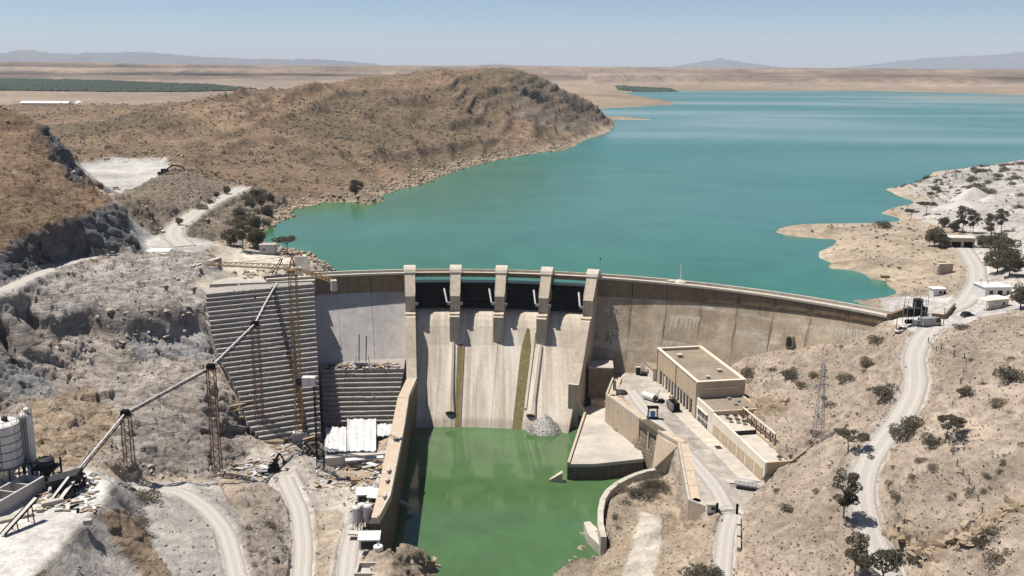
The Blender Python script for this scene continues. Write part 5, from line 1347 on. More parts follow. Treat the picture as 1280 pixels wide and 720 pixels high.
# parked flatbed at the end of the low annex
c = P(933, 611, YARD)
R_ = lambda s, a, z: c + np.array([.93, -.36, 0]) * s + np.array([.36, .93, 0]) * a + np.array([0, 0, z])
t = thing('flatbed_trailer', 'grey flatbed trailer with raised side rails parked at the end of the low annex', 'trailer', c)
lbox(MB(), R_, -2.8, 2.8, -1.2, 1.2, 1.0, 1.35).build('bed', 'steel_grey', t)
for k in range(6):
    MB().bar(R_(-2.7 + k * 1.08, -1.15, 1.35), R_(-2.7 + k * 1.08, -1.15, 2.4), .14).build('stake', 'steel_white', t)
MB().bar(R_(-2.8, -1.15, 2.4), R_(2.8, -1.15, 2.4), .14).build('rail', 'steel_white', t)
MB().bar(R_(-2.8, 1.15, 2.1), R_(2.8, 1.15, 2.1), .14).build('rail', 'steel_white', t)
for k in (-2.0, -.9, 1.9):
    for s in (-1, 1): MB().tube(R_(k, s * .95, .5), R_(k, s * 1.22, .5), .5, .5, 12).build('wheel', 'black', t)
MB().bar(R_(-2.8, 0, .95), R_(-4.4, 0, .7), .2).build('drawbar', 'steel_dark', t)
# gate of the yard and its little hut
c = P(889, 639, YARD)
t = thing('guard_hut', 'tiny white box hut at the left side of the yard gate', 'hut', c)
MB().box(c + np.array([0, 0, 1.0]), (2.4, 2.0, 2.0)).build('wall', 'white', t); MB().box(c + np.array([0, 0, 2.12]), (2.8, 2.3, .22)).build('roof', 'pale', t); MB().box(c + np.array([.2, -1.0, 1.2]), (.9, .1, .8)).build('window', 'glass', t)
a, b = P(896, 642, YARD), P(921, 643, YARD)
t = thing('yard_gate', 'pair of dark gate posts with a low bar across the end of the yard road', 'gate', a)
for q in (a, b): MB().box(q + np.array([0, 0, 1.3]), (.5, .5, 2.8)).build('post', 'steel_dark', t)
MB().bar(a + np.array([0, 0, .6]), b + np.array([0, 0, .6]), .12).build('bar', 'rust', t)
a, b = P(921, 648, -28), P(921, 692, -29)
t = thing('road_parapet', 'pale parapet wall along the right side of the paved road below the yard', 'wall', a)
for k in range(3):
    p, q = a + (b - a) * (k / 3 + .01), a + (b - a) * ((k + 1) / 3 - .01)
    wall_strip(MB(), [p, q], .8, -26.9 - k * .3, -34, 1).build('wall_panel', 'pale', t)

# ------------------------------------------------------------------ lattice towers, pylon, crane, conveyor
def lattice(t, b, top, w0, w1, m, nseg, lw=.16, bw=.09):
    b, top = np.asarray(b, float), np.asarray(top, float)
    def cor(f): 
        c = b + (top - b) * f; w = (w0 + (w1 - w0) * f) / 2
        return [c + np.array(k) * w for k in ((-1, -1, 0), (1, -1, 0), (1, 1, 0), (-1, 1, 0))]
    lo, hi = cor(0), cor(1)
    for i in range(4): MB().bar(lo[i], hi[i], lw).build('leg', m, t)
    br = MB()
    for k in range(nseg):
        p, q = cor(k / nseg), cor((k + 1) / nseg)
        for i in range(4):
            j = (i + 1) % 4
            br.bar(p[i], q[j], bw); br.bar(p[j], q[i], bw) if k % 2 else None; br.bar(q[i], q[j], bw)
    stuff(br.build('bracing', m, t))
def post_at(px0, py0, px1, py1, z=None):
    b = P(px0, py0, z) if z is not None else G(px0, py0)
    return b, np.array([b[0] + 0.0, b[1], D(px1, py1, b[1])[2]])
b1, t1 = post_at(163, 590, 157, 520); b2, t2 = post_at(272, 592, 262, 462); b3, t3 = post_at(326, 546, 322, 408, -36.2)
for b, tp, lb in ((b1, t1, 'short rusty lattice tower nearest the silos, holding up the conveyor'), (b2, t2, 'tall rusty lattice tower on the rock face, middle support of the conveyor'), (b3, t3, 'tall rusty lattice tower against the stepped block, last support of the conveyor')):
    b = b - np.array([0, 0, .6])
    t = thing('lattice_tower', lb, 'tower', b, 'lattice towers under the conveyor')
    lattice(t, b, tp, 2.2, 2.0, 'rust', int((tp[2] - b[2]) / 2.2), .2, .085)
    MB().box(b + np.array([0, 0, .3]), (3.6, 3.6, 1.3)).build('footing', 'wall', t)
    MB().box(tp + np.array([0, 0, .1]), (2.8, 2.8, .35)).build('head_frame', 'rust', t)
S0 = P(84, 604, SILO_Z + 2.2)
END = np.array([*P(346, 354, 5.5)[:2], 5.5])
nodes = [S0, t1 + np.array([0, 0, .8]), t2 + np.array([0, 0, .8]), t3 + np.array([0, 0, .8]), P(332, 378, 2.5) , END]
cv_ = thing('conveyor', 'long inclined belt conveyor climbing from the silos to the top of the stepped block', 'conveyor', S0)
for a, b in zip(nodes[:-1], nodes[1:]):
    d = (b - a) / np.linalg.norm(b - a)
    MB().tube(a, b, .29, .29, 10).build('belt_cover', 'silo', cv_)
    side = np.cross(d, (0, 0, 1)); side /= np.linalg.norm(side)
    for s in (-1, 1): MB().bar(a + side * s * .55 - np.array([0, 0, .4]), b + side * s * .55 - np.array([0, 0, .4]), .13, .28).build('side_girder', 'steel_dark', cv_)
    tr_ = MB()
    for k in range(int(np.linalg.norm(b - a) / 2.2)):
        p = a + d * k * 2.2; tr_.bar(p + side * .62 - np.array([0, 0, .45]), p + d * 1.1 - side * .62 - np.array([0, 0, .45]), .12)
    stuff(tr_.build('cross_bracing', 'steel_dark', cv_))
MB().tube(S0, S0 + (nodes[1] - S0) * .42 + np.array([-1.4, .5, -.4]), .22, .22, 8).build('return_pipe', 'steel_grey', cv_)
for nd in nodes[1:4]: MB().box(nd, (2.0, 2.0, 1.5)).build('transfer_box', 'steel_dark', cv_)
# tower crane
cb = P(375, 549, -36.3); ct = np.array([cb[0], cb[1], D(364, 341, cb[1])[2]])
cr = thing('tower_crane', 'faded yellow tower crane standing in front of the stepped block', 'crane', cb)
lattice(cr, cb, ct, 2.1, 2.1, 'crane', 26, .19, .085)
MB().box(cb + np.array([0, 0, 1.0]), (4.2, 4.2, 2.6)).build('ballast_block', 'faceL', cr)
MB().box(ct + np.array([0, 0, .5]), (3.0, 3.0, 1.0)).build('slewing_ring', 'crane', cr)
MB().box(ct + np.array([1.9, -1.2, .9]), (1.7, 1.7, 2.1)).build('cab', 'white', cr)
apex = np.array([ct[0], ct[1], D(362, 320, ct[1])[2]])
jd = P(258, 331, ct[2] + 1.0) - ct; jd[2] = 0; jl = np.linalg.norm(jd); jd /= jl
ap = MB()
for k in ((-1, -1, 1), (1, -1, 1), (1, 1, 1), (-1, 1, 1)): ap.bar(ct + np.array(k, float), apex, .2)
ap.build('tower_head', 'crane', cr)
def truss(a, b, w, h, m, name, parent):
    """triangular crane boom: two bottom chords, one top chord, lacing"""
    d = (b - a) / np.linalg.norm(b - a); s = np.cross(d, (0, 0, 1)); s /= np.linalg.norm(s); n = int(np.linalg.norm(b - a) / 1.8)
    o = MB().bar(a + s * w / 2, b + s * w / 2, .17).bar(a - s * w / 2, b - s * w / 2, .17).bar(a + (0, 0, h), b + (0, 0, h * .7), .19).build(name, m, parent)
    lc = MB(); L_ = np.linalg.norm(b - a)
    for k in range(n):
        p = a + d * (L_ * k / n); q = a + d * (L_ * (k + .5) / n); r_ = a + d * (L_ * (k + 1) / n)
        for e in (-1, 1): lc.bar(p + s * e * w / 2, q + (0, 0, h * .85), .1); lc.bar(q + (0, 0, h * .85), r_ + s * e * w / 2, .1)
        lc.bar(p + s * w / 2, r_ - s * w / 2, .1)
    stuff(lc.build('lacing', m, o)); return o
j0 = ct + np.array([0, 0, 1.1])
jtip = P(258, 331, ct[2] + 1.1)
truss(j0 + jd * 1.2, jtip, 1.3, 1.35, 'crane', 'jib', cr)
cj = P(416, 352, ct[2] + 1.1)
truss(j0 - jd * .5, cj, 1.3, 1.0, 'crane', 'counter_jib', cr)
MB().box(cj + np.array([.3, -.3, -1.0]), (1.6, 2.2, 3.0), .3).build('counterweight', 'faceL', cr)
ti = MB().bar(apex, j0 + jd * jl * .62 + (0, 0, 1.2), .09).bar(apex, cj + (0, 0, .6), .09).bar(apex, j0 + jd * jl * .3 + (0, 0, 1.2), .09); ti.build('tie_bar', 'crane', cr)
hk = j0 + jd * jl * .45
MB().bar(hk, hk - np.array([0, 0, 9]), .05).build('hook_rope', 'black', cr); MB().box(hk - np.array([0, 0, 9.3]), (.5, .4, .8)).build('hook_block', 'black', cr)
# inclined derrick by the slab edge
a, b = P(338, 347, 3.1), P(351, 323, 9.5)
b = D(351, 323, a[1] + 3); t = thing('derrick', 'dark leaning twin leg derrick at the back of the concrete slab', 'derrick', a)
for s in (0, 1.3): MB().bar(a + (s, 0, 0), b + (s * .5, 0, 0), .24).build('leg', 'steel_dark', t)
MB().bar(b, P(358, 346, 3.1), .15).build('stay', 'steel_grey', t)
rg = MB()
for k in range(7): p = a + (b - a) * k / 7; rg.bar(p, p + np.array([1.3 - .09 * k, 0, 0]), .14)
stuff(rg.build('rung', 'steel_dark', t))
# hoist tower and cabin between the two blocks
b = P(401, 585, -38.5); tp = np.array([b[0], b[1], D(401, 478, b[1])[2]])
t = thing('hoist_tower', 'dark lattice hoist tower between the two stepped blocks', 'tower', b)
lattice(t, b, tp, 2.0, 2.0, 'steel_dark', 12, .2, .09)
c = tp + np.array([-2.4, 0, .4]); MB().box(c, (3.8, 2.4, 2.6)).build('winch_cabin', 'silo', t); MB().box(c + np.array([-2.8, 0, 0]), (1.7, 2.0, 2.2)).build('winch', 'black', t)
# rails above the lower block
a = P(453, 458, -23.9)
t = thing('formwork_hoist', 'pair of upright steel rails with a formwork frame on the lower block', 'hoist', a)
for dx, px, py in ((-1.2, 449, 418), (1.2, 458, 420)):
    q = D(px, py, a[1] + 3.5); MB().bar(a + (dx, 0, 0), q, .3).build('rail', 'steel_dark', t)
MB().box(a + np.array([0, -.5, .9]), (4.2, 1.6, 1.6)).build('frame', 'steel_grey', t); MB().box(a + np.array([.2, -1.4, .5]), (1.6, .8, 1.0)).build('motor', 'black', t)
for dx in (-2.8, 2.9): MB().bar(a + (dx, -.4, 0), a + (dx * .7, .5, 3.6), .2).build('strut', 'wood', t)
# access ladder lying on the tall steps
t = thing('step_ladder', 'dark ladder run lying down the tall stepped block', 'ladder', P(342, 362, 2))
for i in range(13):
    f0, f1 = i / 13, (i + .8) / 13
    def pt(f): 
        z = 2.3 - 38 * f; R_ = tr + (br - tr) * ((2.5 - z) / 39); px = 341 + 42 * f
        for ln in np.arange(0, 50, .4):
            q = R_ + u1 * ln; x, y = proj(q[0], q[1], z)
            if x < px: break
        q = q + n1 * .8; return np.array([q[0], q[1], z + .6])
    a, b = pt(f0), pt(f1)
    o = MB().bar(a + u1 * .5, b + u1 * .5, .16).bar(a - u1 * .5, b - u1 * .5, .16)
    for k in range(4): p = a + (b - a) * k / 4; o.bar(p + u1 * .5, p - u1 * .5, .3)
    o.build('ladder_section', 'steel_dark', t)
for a, b, hs, lb in ((P(292, 538, -34.0), P(322, 536, -36.0), 1.0, 'dark scaffold frames with white diagonal braces at the left foot of the tall steps'), (P(380, 566, -38), P(396, 566, -38.5), .55, 'low scaffold between the crane ballast and the dark hoist tower'), (P(470, 602, -40), P(486, 600, -40), .5, 'low scaffold in the pit against the training wall')):
  t = thing('scaffold', lb, 'scaffold', a, 'scaffolds of the works')
  for k in range(6):
      q = a + (b - a) * k / 5
      for e in (0, 1.6): MB().bar(q + (0, -e, -2), q + (0, -e, 8.5 * hs), .14).build('standard', 'steel_dark', t)
  for z in [q_ * hs for q_ in (1.5, 4, 6.5, 8.3)]:
      for e in (0, 1.6): MB().bar(a + (0, -e, z), b + (0, -e, z + 1.2), .12).build('ledger', 'steel_dark', t)
      MB().obox((a + b) / 2 + (0, -.8, z + .72), (b - a) / 2 + (0, 0, .6), (0, .7, 0), (0, 0, .05)).build('deck_board', 'wood', t)
  for k in (0, 2): MB().bar(a + (b - a) * k / 5 + (0, -1.7, 0), a + (b - a) * (k + 2) / 5 + (0, -1.7, 4 * hs), .2).build('brace', 'steel_white', t); MB().bar(a + (b - a) * (k + 2) / 5 + (0, -1.7, 4 * hs), a + (b - a) * k / 5 + (0, -1.7, 7 * hs), .2).build('brace', 'steel_white', t)

# timber formwork, scaffolds and small site things under the blocks
def crate(px, py, z, size, rot, m, nm, lb, cat, lid=True):
    c = P(px, py, z); t = thing(nm, lb, cat, c)
    MB().box(c + np.array([0, 0, size[2] / 2]), size, rot).build('body', m, t)
    if lid: MB().box(c + np.array([0, 0, size[2] + .07]), (size[0] + .2, size[1] + .2, .14), rot).build('lid', 'pale', t)
    return t
for k, (px, py, sx, lb) in enumerate([(392, 560, 4, 'brown timber formwork stack right of the crane ballast'), (345, 556, 5, 'pale timber stack at the foot of the tall steps'), (318, 556, 6, 'long brown timber stack at the bottom left corner of the steps'), (462, 606, 5, 'timber formwork frame in the pit by the training wall'), (448, 604, 4, 'brown timber formwork left of the pit frame')]):
    c = P(px, py, -36.6 if k < 3 else -38.6); t = thing('timber_stack', lb, 'timber', c)
    for j in range(4):
        for i in range(3): MB().box(c + np.array([0, (i - 1) * .8 + .1 * j, .2 + j * .36]), (sx, .62, .32), .1 * ((j % 2) * 2 - 1) * .5).build('beam', 'wood', t)
for k, (px, py, lb) in enumerate([(302, 603, 'tangle of grey formwork sheets left of the haul ramp'), (318, 592, 'pile of pale boards above the grey formwork sheets'), (285, 600, 'leaning pale sheets at the foot of the middle conveyor tower'), (292, 588, 'small heap of boards beside the tower footing'), (470, 588, 'leaning grey panels against the training wall')]):
    c = P(px, py, -35.5 if k < 4 else -38); t = thing('sheet_pile', lb, 'sheets', c); rnd = random.Random(k)
    for j in range(7):
        MB().box(c + np.array([rnd.uniform(-3, 3), rnd.uniform(-2, 2), .4 + j * .16]), (rnd.uniform(2, 4), rnd.uniform(.8, 1.8), .14), rnd.uniform(0, 3)).build('board', rnd.choice(['tarp', 'steel_grey', 'wood', 'pale']), t)
# concrete pour slab and pit wall under the sheets
a, b = P(400, 575, -39.6), P(488, 568, -39.6)
t = thing('pit_wall', 'dark concrete wall of the excavation below the curing sheets', 'wall', a)
wall_strip(MB(), [a, b], 2.5, -39.2, -46, 1).build('wall_panel', 'faceL', t)
wall_strip(MB(), [P(432, 577, -39), P(480, 573, -39)], 2.2, -38.8, -39.15, 1).build('slab', 'tarp', t)
# white ramp slabs by the excavator
t = thing('excavator', 'small dark excavator on the pale yard below the crane', 'excavator', P(342, 590, -36))
c = P(342, 590, -36)
for s in (-1, 1): MB().box(c + np.array([0, s * 1.1, .45]), (3.4, .6, .9)).build('track', 'black', t)
MB().box(c + np.array([0, 0, 1.5]), (2.8, 2.4, 1.1)).build('body', 'steel_dark', t); MB().box(c + np.array([.6, .5, 2.5]), (1.2, 1.1, 1.3)).build('cab', 'glass', t)
MB().bar(c + np.array([-.4, -.4, 1.8]), c + np.array([1.6, 1.5, 5.2]), .5).build('boom', 'steel_dark', t); MB().bar(c + np.array([1.6, 1.5, 5.2]), c + np.array([2.6, 2.6, 2.2]), .36).build('stick', 'steel_dark', t)
MB().box(c + np.array([2.6, 2.6, 1.9]), (1.0, .9, .8)).build('bucket', 'black', t)

# ------------------------------------------------------------------ silos and batching plant on the left pad
def silo(lb, px, py, r, zc0, zc1, ncone, bands, lid, c=None):
    c = P(px, py, SILO_Z) if c is None else c
    t = thing('silo', lb, 'silo', c, 'silos on the left pad')
    H_ = zc1 - SILO_Z; h0 = zc0 - SILO_Z
    n = 5 if bands else 1
    for k in range(n):
        a = h0 + (H_ - h0) * k / n; b = h0 + (H_ - h0) * (k + 1) / n
        MB().lathe(c, [(r, a + .02), (r, b - .02)], 24).build('shell_ring', 'silo', t)
        if bands: MB().lathe(c, [(r + .07, b - .1), (r + .07, b + .04)], 24).build('hoop', 'steel_dark', t)
    MB().lathe(c, [(r + .05, H_), (r * .9, H_ + .35), (.5, H_ + 1.0)], 24).build('roof', 'silo', t)
    MB().lathe(c, [(.5, h0 - ncone), (r - .02, h0)], 20).build('hopper', 'silo', t)
    for k in range(6):
        an = k * pi / 3 + .2; MB().bar(c + np.array([cos(an) * r * .95, sin(an) * r * .95, -.3]), c + np.array([cos(an) * r * .95, sin(an) * r * .95, h0 + .3]), .28).build('leg', 'steel_dark', t)
    MB().lathe(c + np.array([r * .3, 0, H_ + .7]), [(.7, 0), (.7, .9), (.5, 1.1)], 10).build('filter', 'black' if lid else 'white', t)
    MB().lathe(c, [(r + .6, h0 - .15), (r + .6, h0)], 24).build('walkway', 'rust', t)
    an = -1.2; q = c + np.array([cos(an) * (r + .25), sin(an) * (r + .25), 0]); tn = np.array([-sin(an), cos(an), 0]); ld = MB()
    for e in (-.28, .28): ld.bar(q + tn * e, q + tn * e + (0, 0, H_ + .8), .09)
    for k in range(int(H_ / .6)): ld.bar(q - tn * .28 + (0, 0, k * .6), q + tn * .28 + (0, 0, k * .6), .06)
    ld.build('ladder', 'steel_dark', t)
    for k in range(14):
        a0, a1 = 2 * pi * k / 14, 2 * pi * (k + 1) / 14; rr = r * .96
        if k == 0: rail = MB()
        p0 = c + np.array([cos(a0) * rr, sin(a0) * rr, H_ + .3]); p1 = c + np.array([cos(a1) * rr, sin(a1) * rr, H_ + .3])
        rail.bar(p0, p0 + (0, 0, 1.0), .07); rail.bar(p0 + (0, 0, 1.0), p1 + (0, 0, 1.0), .07)
    rail.build('roof_railing', 'rust', t)
    return t
silo('large round banded silo at the left edge of the pad', 8, 606, 4.3, -14.6, -4.6, 4.2, True, True)
silo('second banded silo half out of the frame behind the large one', -30, 596, 4.0, -14.2, -4.2, 4, True, True)
silo('slim pale silo to the right of the large banded silo', 39, 596, 1.65, -15.8, -4.2, 2.4, False, False)
def pad(px, py, z=0.0): return P(px, py, SILO_Z + z)
a, b = pad(-10, 652), pad(57, 612)
d = (b - a) / np.linalg.norm(b - a); nr = np.array([-d[1], d[0], 0])
t = thing('aggregate_bin', 'long grey concrete aggregate bin in front of the silos', 'bin', a)
for off in (0, 5.0): wall_strip(MB(), [a + nr * off, b + nr * off], .5, SILO_Z + 3.4, SILO_Z - 1, 1).build('side_wall', 'faceL', t)
for k in range(5): q = a + (b - a) * k / 4; wall_strip(MB(), [q + nr * .5, q + nr * 5.0], .4, SILO_Z + 3.2, SILO_Z - 1, 1).build('divider', 'faceL', t)
for k in range(4):
    q = a + (b - a) * (k + .5) / 4 + nr * 2.6; MB().lathe(q, [(2.3, 0), (1.6, 1.2), (.5, 2.0), (.1, 2.2)], 12).build('aggregate', 'rubble', t)
t = thing('mixing_plant', 'dark steel mixing tower between the silos and the conveyor foot', 'plant', pad(58, 600))
c = pad(60, 602)
for x, y in ((-2.5, -2), (2.5, -2), (2.5, 2), (-2.5, 2)): MB().bar(c + (x, y, -.3), c + (x, y, 5.5), .35).build('leg', 'steel_dark', t)
MB().box(c + np.array([0, 0, 3.8]), (5.4, 4.4, .3)).build('deck', 'steel_dark', t); MB().lathe(c + np.array([0, 0, 4.0]), [(1.6, 0), (1.9, .6), (1.9, 1.8), (1.2, 2.2)], 14).build('mixer_drum', 'black', t)
MB().lathe(c + np.array([0, 0, 1.2]), [(.5, 0), (1.8, 2.4)], 12).build('hopper', 'steel_dark', t)
MB().box(c + np.array([-3.5, .5, 2.0]), (2.2, 3.2, 3.6), .4).build('control_cabin', 'silo', t)
for x in (-1.2, .2, 1.6): MB().box(c + np.array([x, -2.4, 1.2]), (1.1, .6, 2.2)).build('panel', 'black', t)
for p0, p1, lb in ((pad(3, 668, .6), pad(45, 622, 5.0), 'dusty inclined feed conveyor in front of the aggregate bin'), (pad(66, 622, .6), pad(86, 596, 4.2), 'short inclined feed conveyor beside the mixing tower'), (pad(72, 628, .4), pad(93, 600, 3.2), 'second short inclined feed conveyor nearest the open pad')):
    t = thing('feed_conveyor', lb, 'conveyor', p0); d = (p1 - p0) / np.linalg.norm(p1 - p0); s = np.cross(d, (0, 0, 1)); s /= np.linalg.norm(s)
    MB().bar(p0, p1, 1.1, .12).build('belt', 'dust', t)
    for e in (-1, 1): MB().bar(p0 + s * e * .65, p1 + s * e * .65, .16, .4).build('side_girder', 'steel_dark', t)
    for f in (.35, .8): q = p0 + (p1 - p0) * f; MB().bar(q + s * .6, (q + s * .9) * (1, 1, 0) + (0, 0, SILO_Z - .2), .18).build('leg', 'steel_dark', t); MB().bar(q - s * .6, (q - s * .9) * (1, 1, 0) + (0, 0, SILO_Z - .2), .18).build('leg', 'steel_dark', t)
for px, py, sz, rot, lb in ((66, 632, (4.6, 1.3, 1.3), .6, 'long pale concrete block lying on the pad'), (50, 640, (1.4, 1, .8), .3, 'small grey block left of the long concrete block'), (20, 648, (7, 2.2, .7), .62, 'flat white slab beside the feed conveyor'), (110, 655, (1.7, 1.3, 1.1), .2, 'single pale block at the outer edge of the pad'), (12, 590, (9, 4, .5), .4, 'white floor slab under the silos')):
    c = pad(px, py); o = MB().box(c + np.array([0, 0, sz[2] / 2]), sz, rot).build('concrete_block', 'pale'); tag(o, lb, 'block')
c = pad(82, 612); t = thing('screening_plant', 'black steel screening plant crowded round the foot of the long conveyor', 'plant', c); rnd = random.Random(31)
for k in range(4):
    x, y = ((-3.5, -2), (3, -1.5), (-2.5, 2.5), (3.5, 2.5))[k]
    MB().bar(c + (x, y, -.3), c + (x * .9, y * .9, 3.6), .3).build('leg', 'steel_dark', t)
MB().obox(c + (0, 0, 3.3), (3.6, .4, .9), (-.3, 2.3, 0), (-.15, 0, .35)).build('screen_deck', 'black', t)
MB().box(c + (-1, .6, 1.3), (4.2, 3.2, 1.8), .3).build('crusher_housing', 'black', t)
MB().lathe(c + (2.2, 1.2, 1.0), [(.4, 0), (1.5, 1.6), (1.5, 2.2)], 10).build('hopper', 'black', t)
for k in range(5): MB().bar(c + (-4 + k * 1.9, -2.6, 0), c + (-3.4 + k * 1.9, 2.2, 2.4 + (k % 2)), .22).build('brace', 'steel_dark', t)
c = pad(103, 608); t = thing('loading_chute', 'short dark chute on legs at the foot of the long conveyor', 'chute', c)
MB().bar(c + np.array([-2, 1, 2.4]), c + np.array([2.4, .5, 1.6]), 1.2, .5).build('trough', 'silo', t)
for x in (-1.5, 1.5): MB().bar(c + np.array([x, .5, -.2]), c + np.array([x, .6, 2]), .2).build('leg', 'steel_dark', t)
for x in (-.6, .6): MB().bar(c + np.array([x, -.2, -.2]), c + np.array([x, -.1, 2.2]), .2).build('leg', 'steel_dark', t)

# ------------------------------------------------------------------ small plant beside the training wall
def shed(px, py, z, L_, w, h, rot, lb, m='white', open_front=True):
    c = P(px, py, z); t = thing('site_shed', lb, 'shed', c); cs, sn = cos(rot), sin(rot)
    f = lambda s, a, zz: c + np.array([cs * s - sn * a, sn * s + cs * a, zz])
    lbox(MB(), f, -L_ / 2, L_ / 2, -w / 2 + .4, w / 2, 0, h).build('wall', m, t)
    MB().hexa([f(-L_ / 2 - .3, -w / 2 - .3, h + .02), f(L_ / 2 + .3, -w / 2 - .3, h + .02), f(L_ / 2 + .3, w / 2 + .3, h + .5), f(-L_ / 2 - .3, w / 2 + .3, h + .5)], [f(-L_ / 2 - .3, -w / 2 - .3, h + .2), f(L_ / 2 + .3, -w / 2 - .3, h + .2), f(L_ / 2 + .3, w / 2 + .3, h + .7), f(-L_ / 2 - .3, w / 2 + .3, h + .7)]).build('roof', 'white', t)
    lbox(MB(), f, -L_ * .4, L_ * .4, -w / 2 + .3, -w / 2 + .39, .2, h * .8).build('opening', 'black', t)  # black sheet painted in for the shade behind the open front
    return t
PZ = -33.5
shed(456, 627, PZ, 3.8, 3.4, 2.6, .1, 'white roofed shed nearest the pit beside the training wall')
shed(471, 630, PZ, 3.4, 4.2, 2.6, -.2, 'white roofed shed touching the training wall')
shed(462, 684, PZ + 1, 4.6, 3.2, 2.6, .05, 'white roofed container with a dark open front below the small silos')
for px, py, lb in ((446, 662, 'left one of the three small grey silos by the training wall'), (453, 658, 'middle one of the three small grey silos by the training wall'), (460, 660, 'right one of the three small grey silos by the training wall')):
    c = P(px, py, PZ); t = thing('small_silo', lb, 'silo', c, 'small silos by the training wall')
    MB().lathe(c, [(1.0, 2.2), (1.0, 5.8)], 14).build('shell', 'silo', t); MB().lathe(c, [(1.03, 5.81), (.8, 6.1), (.2, 6.3)], 14).build('roof', 'silo', t); MB().lathe(c, [(.25, .8), (.98, 2.19)], 12).build('hopper', 'silo', t)
    for k in range(4): an = k * pi / 2 + .4; MB().bar(c + np.array([cos(an) * .9, sin(an) * .9, -.3]), c + np.array([cos(an) * .9, sin(an) * .9, 2.4]), .16).build('leg', 'steel_dark', t)
c = P(465, 664, PZ); t = thing('mixer', 'black mixing machine in front of the small grey silos', 'mixer', c)
MB().lathe(c + np.array([0, 0, 1]), [(1.0, 0), (1.4, .5), (1.4, 1.6), (.9, 2.0)], 12).build('drum', 'black', t); MB().box(c + np.array([-.8, -.6, .5]), (2.8, 1.8, 1.0)).build('base', 'black', t); MB().bar(c + np.array([.5, 0, 2.6]), c + np.array([1.4, 1.2, 4.0]), .5).build('feed_arm', 'steel_dark', t)
MB().box(c + np.array([-4.2, -1.2, .15]), (3.0, 2.0, .3)).build('platform', 'pale', t)
c = P(473, 694, PZ + 1); t = thing('water_tank', 'short white upright tank beside the white roofed container', 'tank', c)
MB().lathe(c, [(1.15, 0), (1.15, 2.2), (1.0, 2.4), (.2, 2.5)], 16).build('shell', 'white', t); MB().lathe(c, [(.3, 2.52), (.3, 2.7)], 8).build('lid', 'steel_grey', t)
c = P(460, 715, PZ + 1.2); t = thing('settling_basin', 'small open concrete basin with a dark inside below the white tank', 'basin', c)
for dx, dy, sx, sy in ((-2.4, 0, .5, 4.4), (2.4, 0, .5, 4.4), (0, 2.4, 5.3, .5), (0, -2.4, 5.3, .5)): MB().box(c + np.array([dx, dy, .3]), (sx, sy, 1.6)).build('side', 'pale', t)
MB().box(c + np.array([0, 0, -.2]), (4.3, 4.3, .3)).build('floor', 'faceL', t)
for px, py, r, lb in ((436, 652, 1.8, 'pale gravel heap left of the small silos'), (438, 664, 1.5, 'smaller pale gravel heap below the first heap')):
    c = P(px, py, -35); o = MB().lathe(c + np.array([0, 0, -.3]), [(r, 0), (r * .75, .5), (r * .35, 1.1), (.1, 1.4)], 12).build('gravel_heap', 'rubble'); tag(o, lb, 'gravel heap')
for x, y in ((484, 600), (481, 620), (486, 588)):
    c = P(x, y, -26.55); o = MB().box(c + np.array([0, 0, .25]), (.7, 2.6, .5)).build('cover_slab', 'faceL'); tag(o, {484: 'middle one of three grey cover slabs on top of the training wall', 481: 'nearest of three grey cover slabs on top of the training wall', 486: 'farthest of three grey cover slabs on top of the training wall'}[x], 'slab')
# loose boards, pipes and panels lying about the works
rnd = random.Random(21); mb = {k: MB() for k in ('wood', 'steel_grey', 'tarp', 'steel_dark')}
for k in range(800):
    px, py = rnd.choice([(rnd.uniform(285, 345), rnd.uniform(575, 612)), (rnd.uniform(340, 400), rnd.uniform(545, 575)), (rnd.uniform(395, 480), rnd.uniform(578, 612)), (rnd.uniform(440, 475), rnd.uniform(605, 650)), (rnd.uniform(40, 120), rnd.uniform(592, 640)), (rnd.uniform(408, 500), rnd.uniform(455, 461))])
    q = G(px, py) if py > 470 else P(px, py, -23.9); L_ = rnd.uniform(.8, 3.2)
    mb[rnd.choice(['wood', 'wood', 'steel_grey', 'tarp', 'steel_dark'])].box(q + np.array([0, 0, .15 + rnd.uniform(0, .35)]), (L_, rnd.uniform(.15, .8), rnd.uniform(.08, .3)), rnd.uniform(0, pi))
for k, v in mb.items(): stuff(v.build('site_debris', k))
# rubble cone at the foot of the chute
c = P(681, 536, TAIL + 1); rnd = random.Random(4); mb = MB()
for k in range(1500):
    r = 6.6 * sqrt(rnd.random()); an = rnd.uniform(0, 2 * pi); zz = 6.6 * (1 - r / 6.8) + rnd.uniform(-.2, .2)
    x, y = r * cos(an), r * sin(an) * .9; s = rnd.uniform(.14, .42)
    p = np.array([c[0] + x, c[1] + y + 1.5, TAIL - .6 + zz])
    ax = np.array([rnd.gauss(0, 1) for _ in range(3)]); ax /= np.linalg.norm(ax); bx = np.cross(ax, (.3, .5, .8)); bx /= np.linalg.norm(bx); cx = np.cross(ax, bx)
    mb.add([p + ax * s, p - ax * s * .9, p + bx * s * .8, p - bx * s * .7, p + cx * s * .6, p - cx * s * .6], [(0, 2, 4), (2, 1, 4), (1, 3, 4), (3, 0, 4), (2, 0, 5), (1, 2, 5), (3, 1, 5), (0, 3, 5)])
mb.lathe((c[0], c[1] + 1.5, TAIL - 1.2), [(6.8, 0), (3.5, 3.8), (.4, 6.9)], 16)
rc = mb.build('rubble_cone', 'rubble'); stuff(rc)
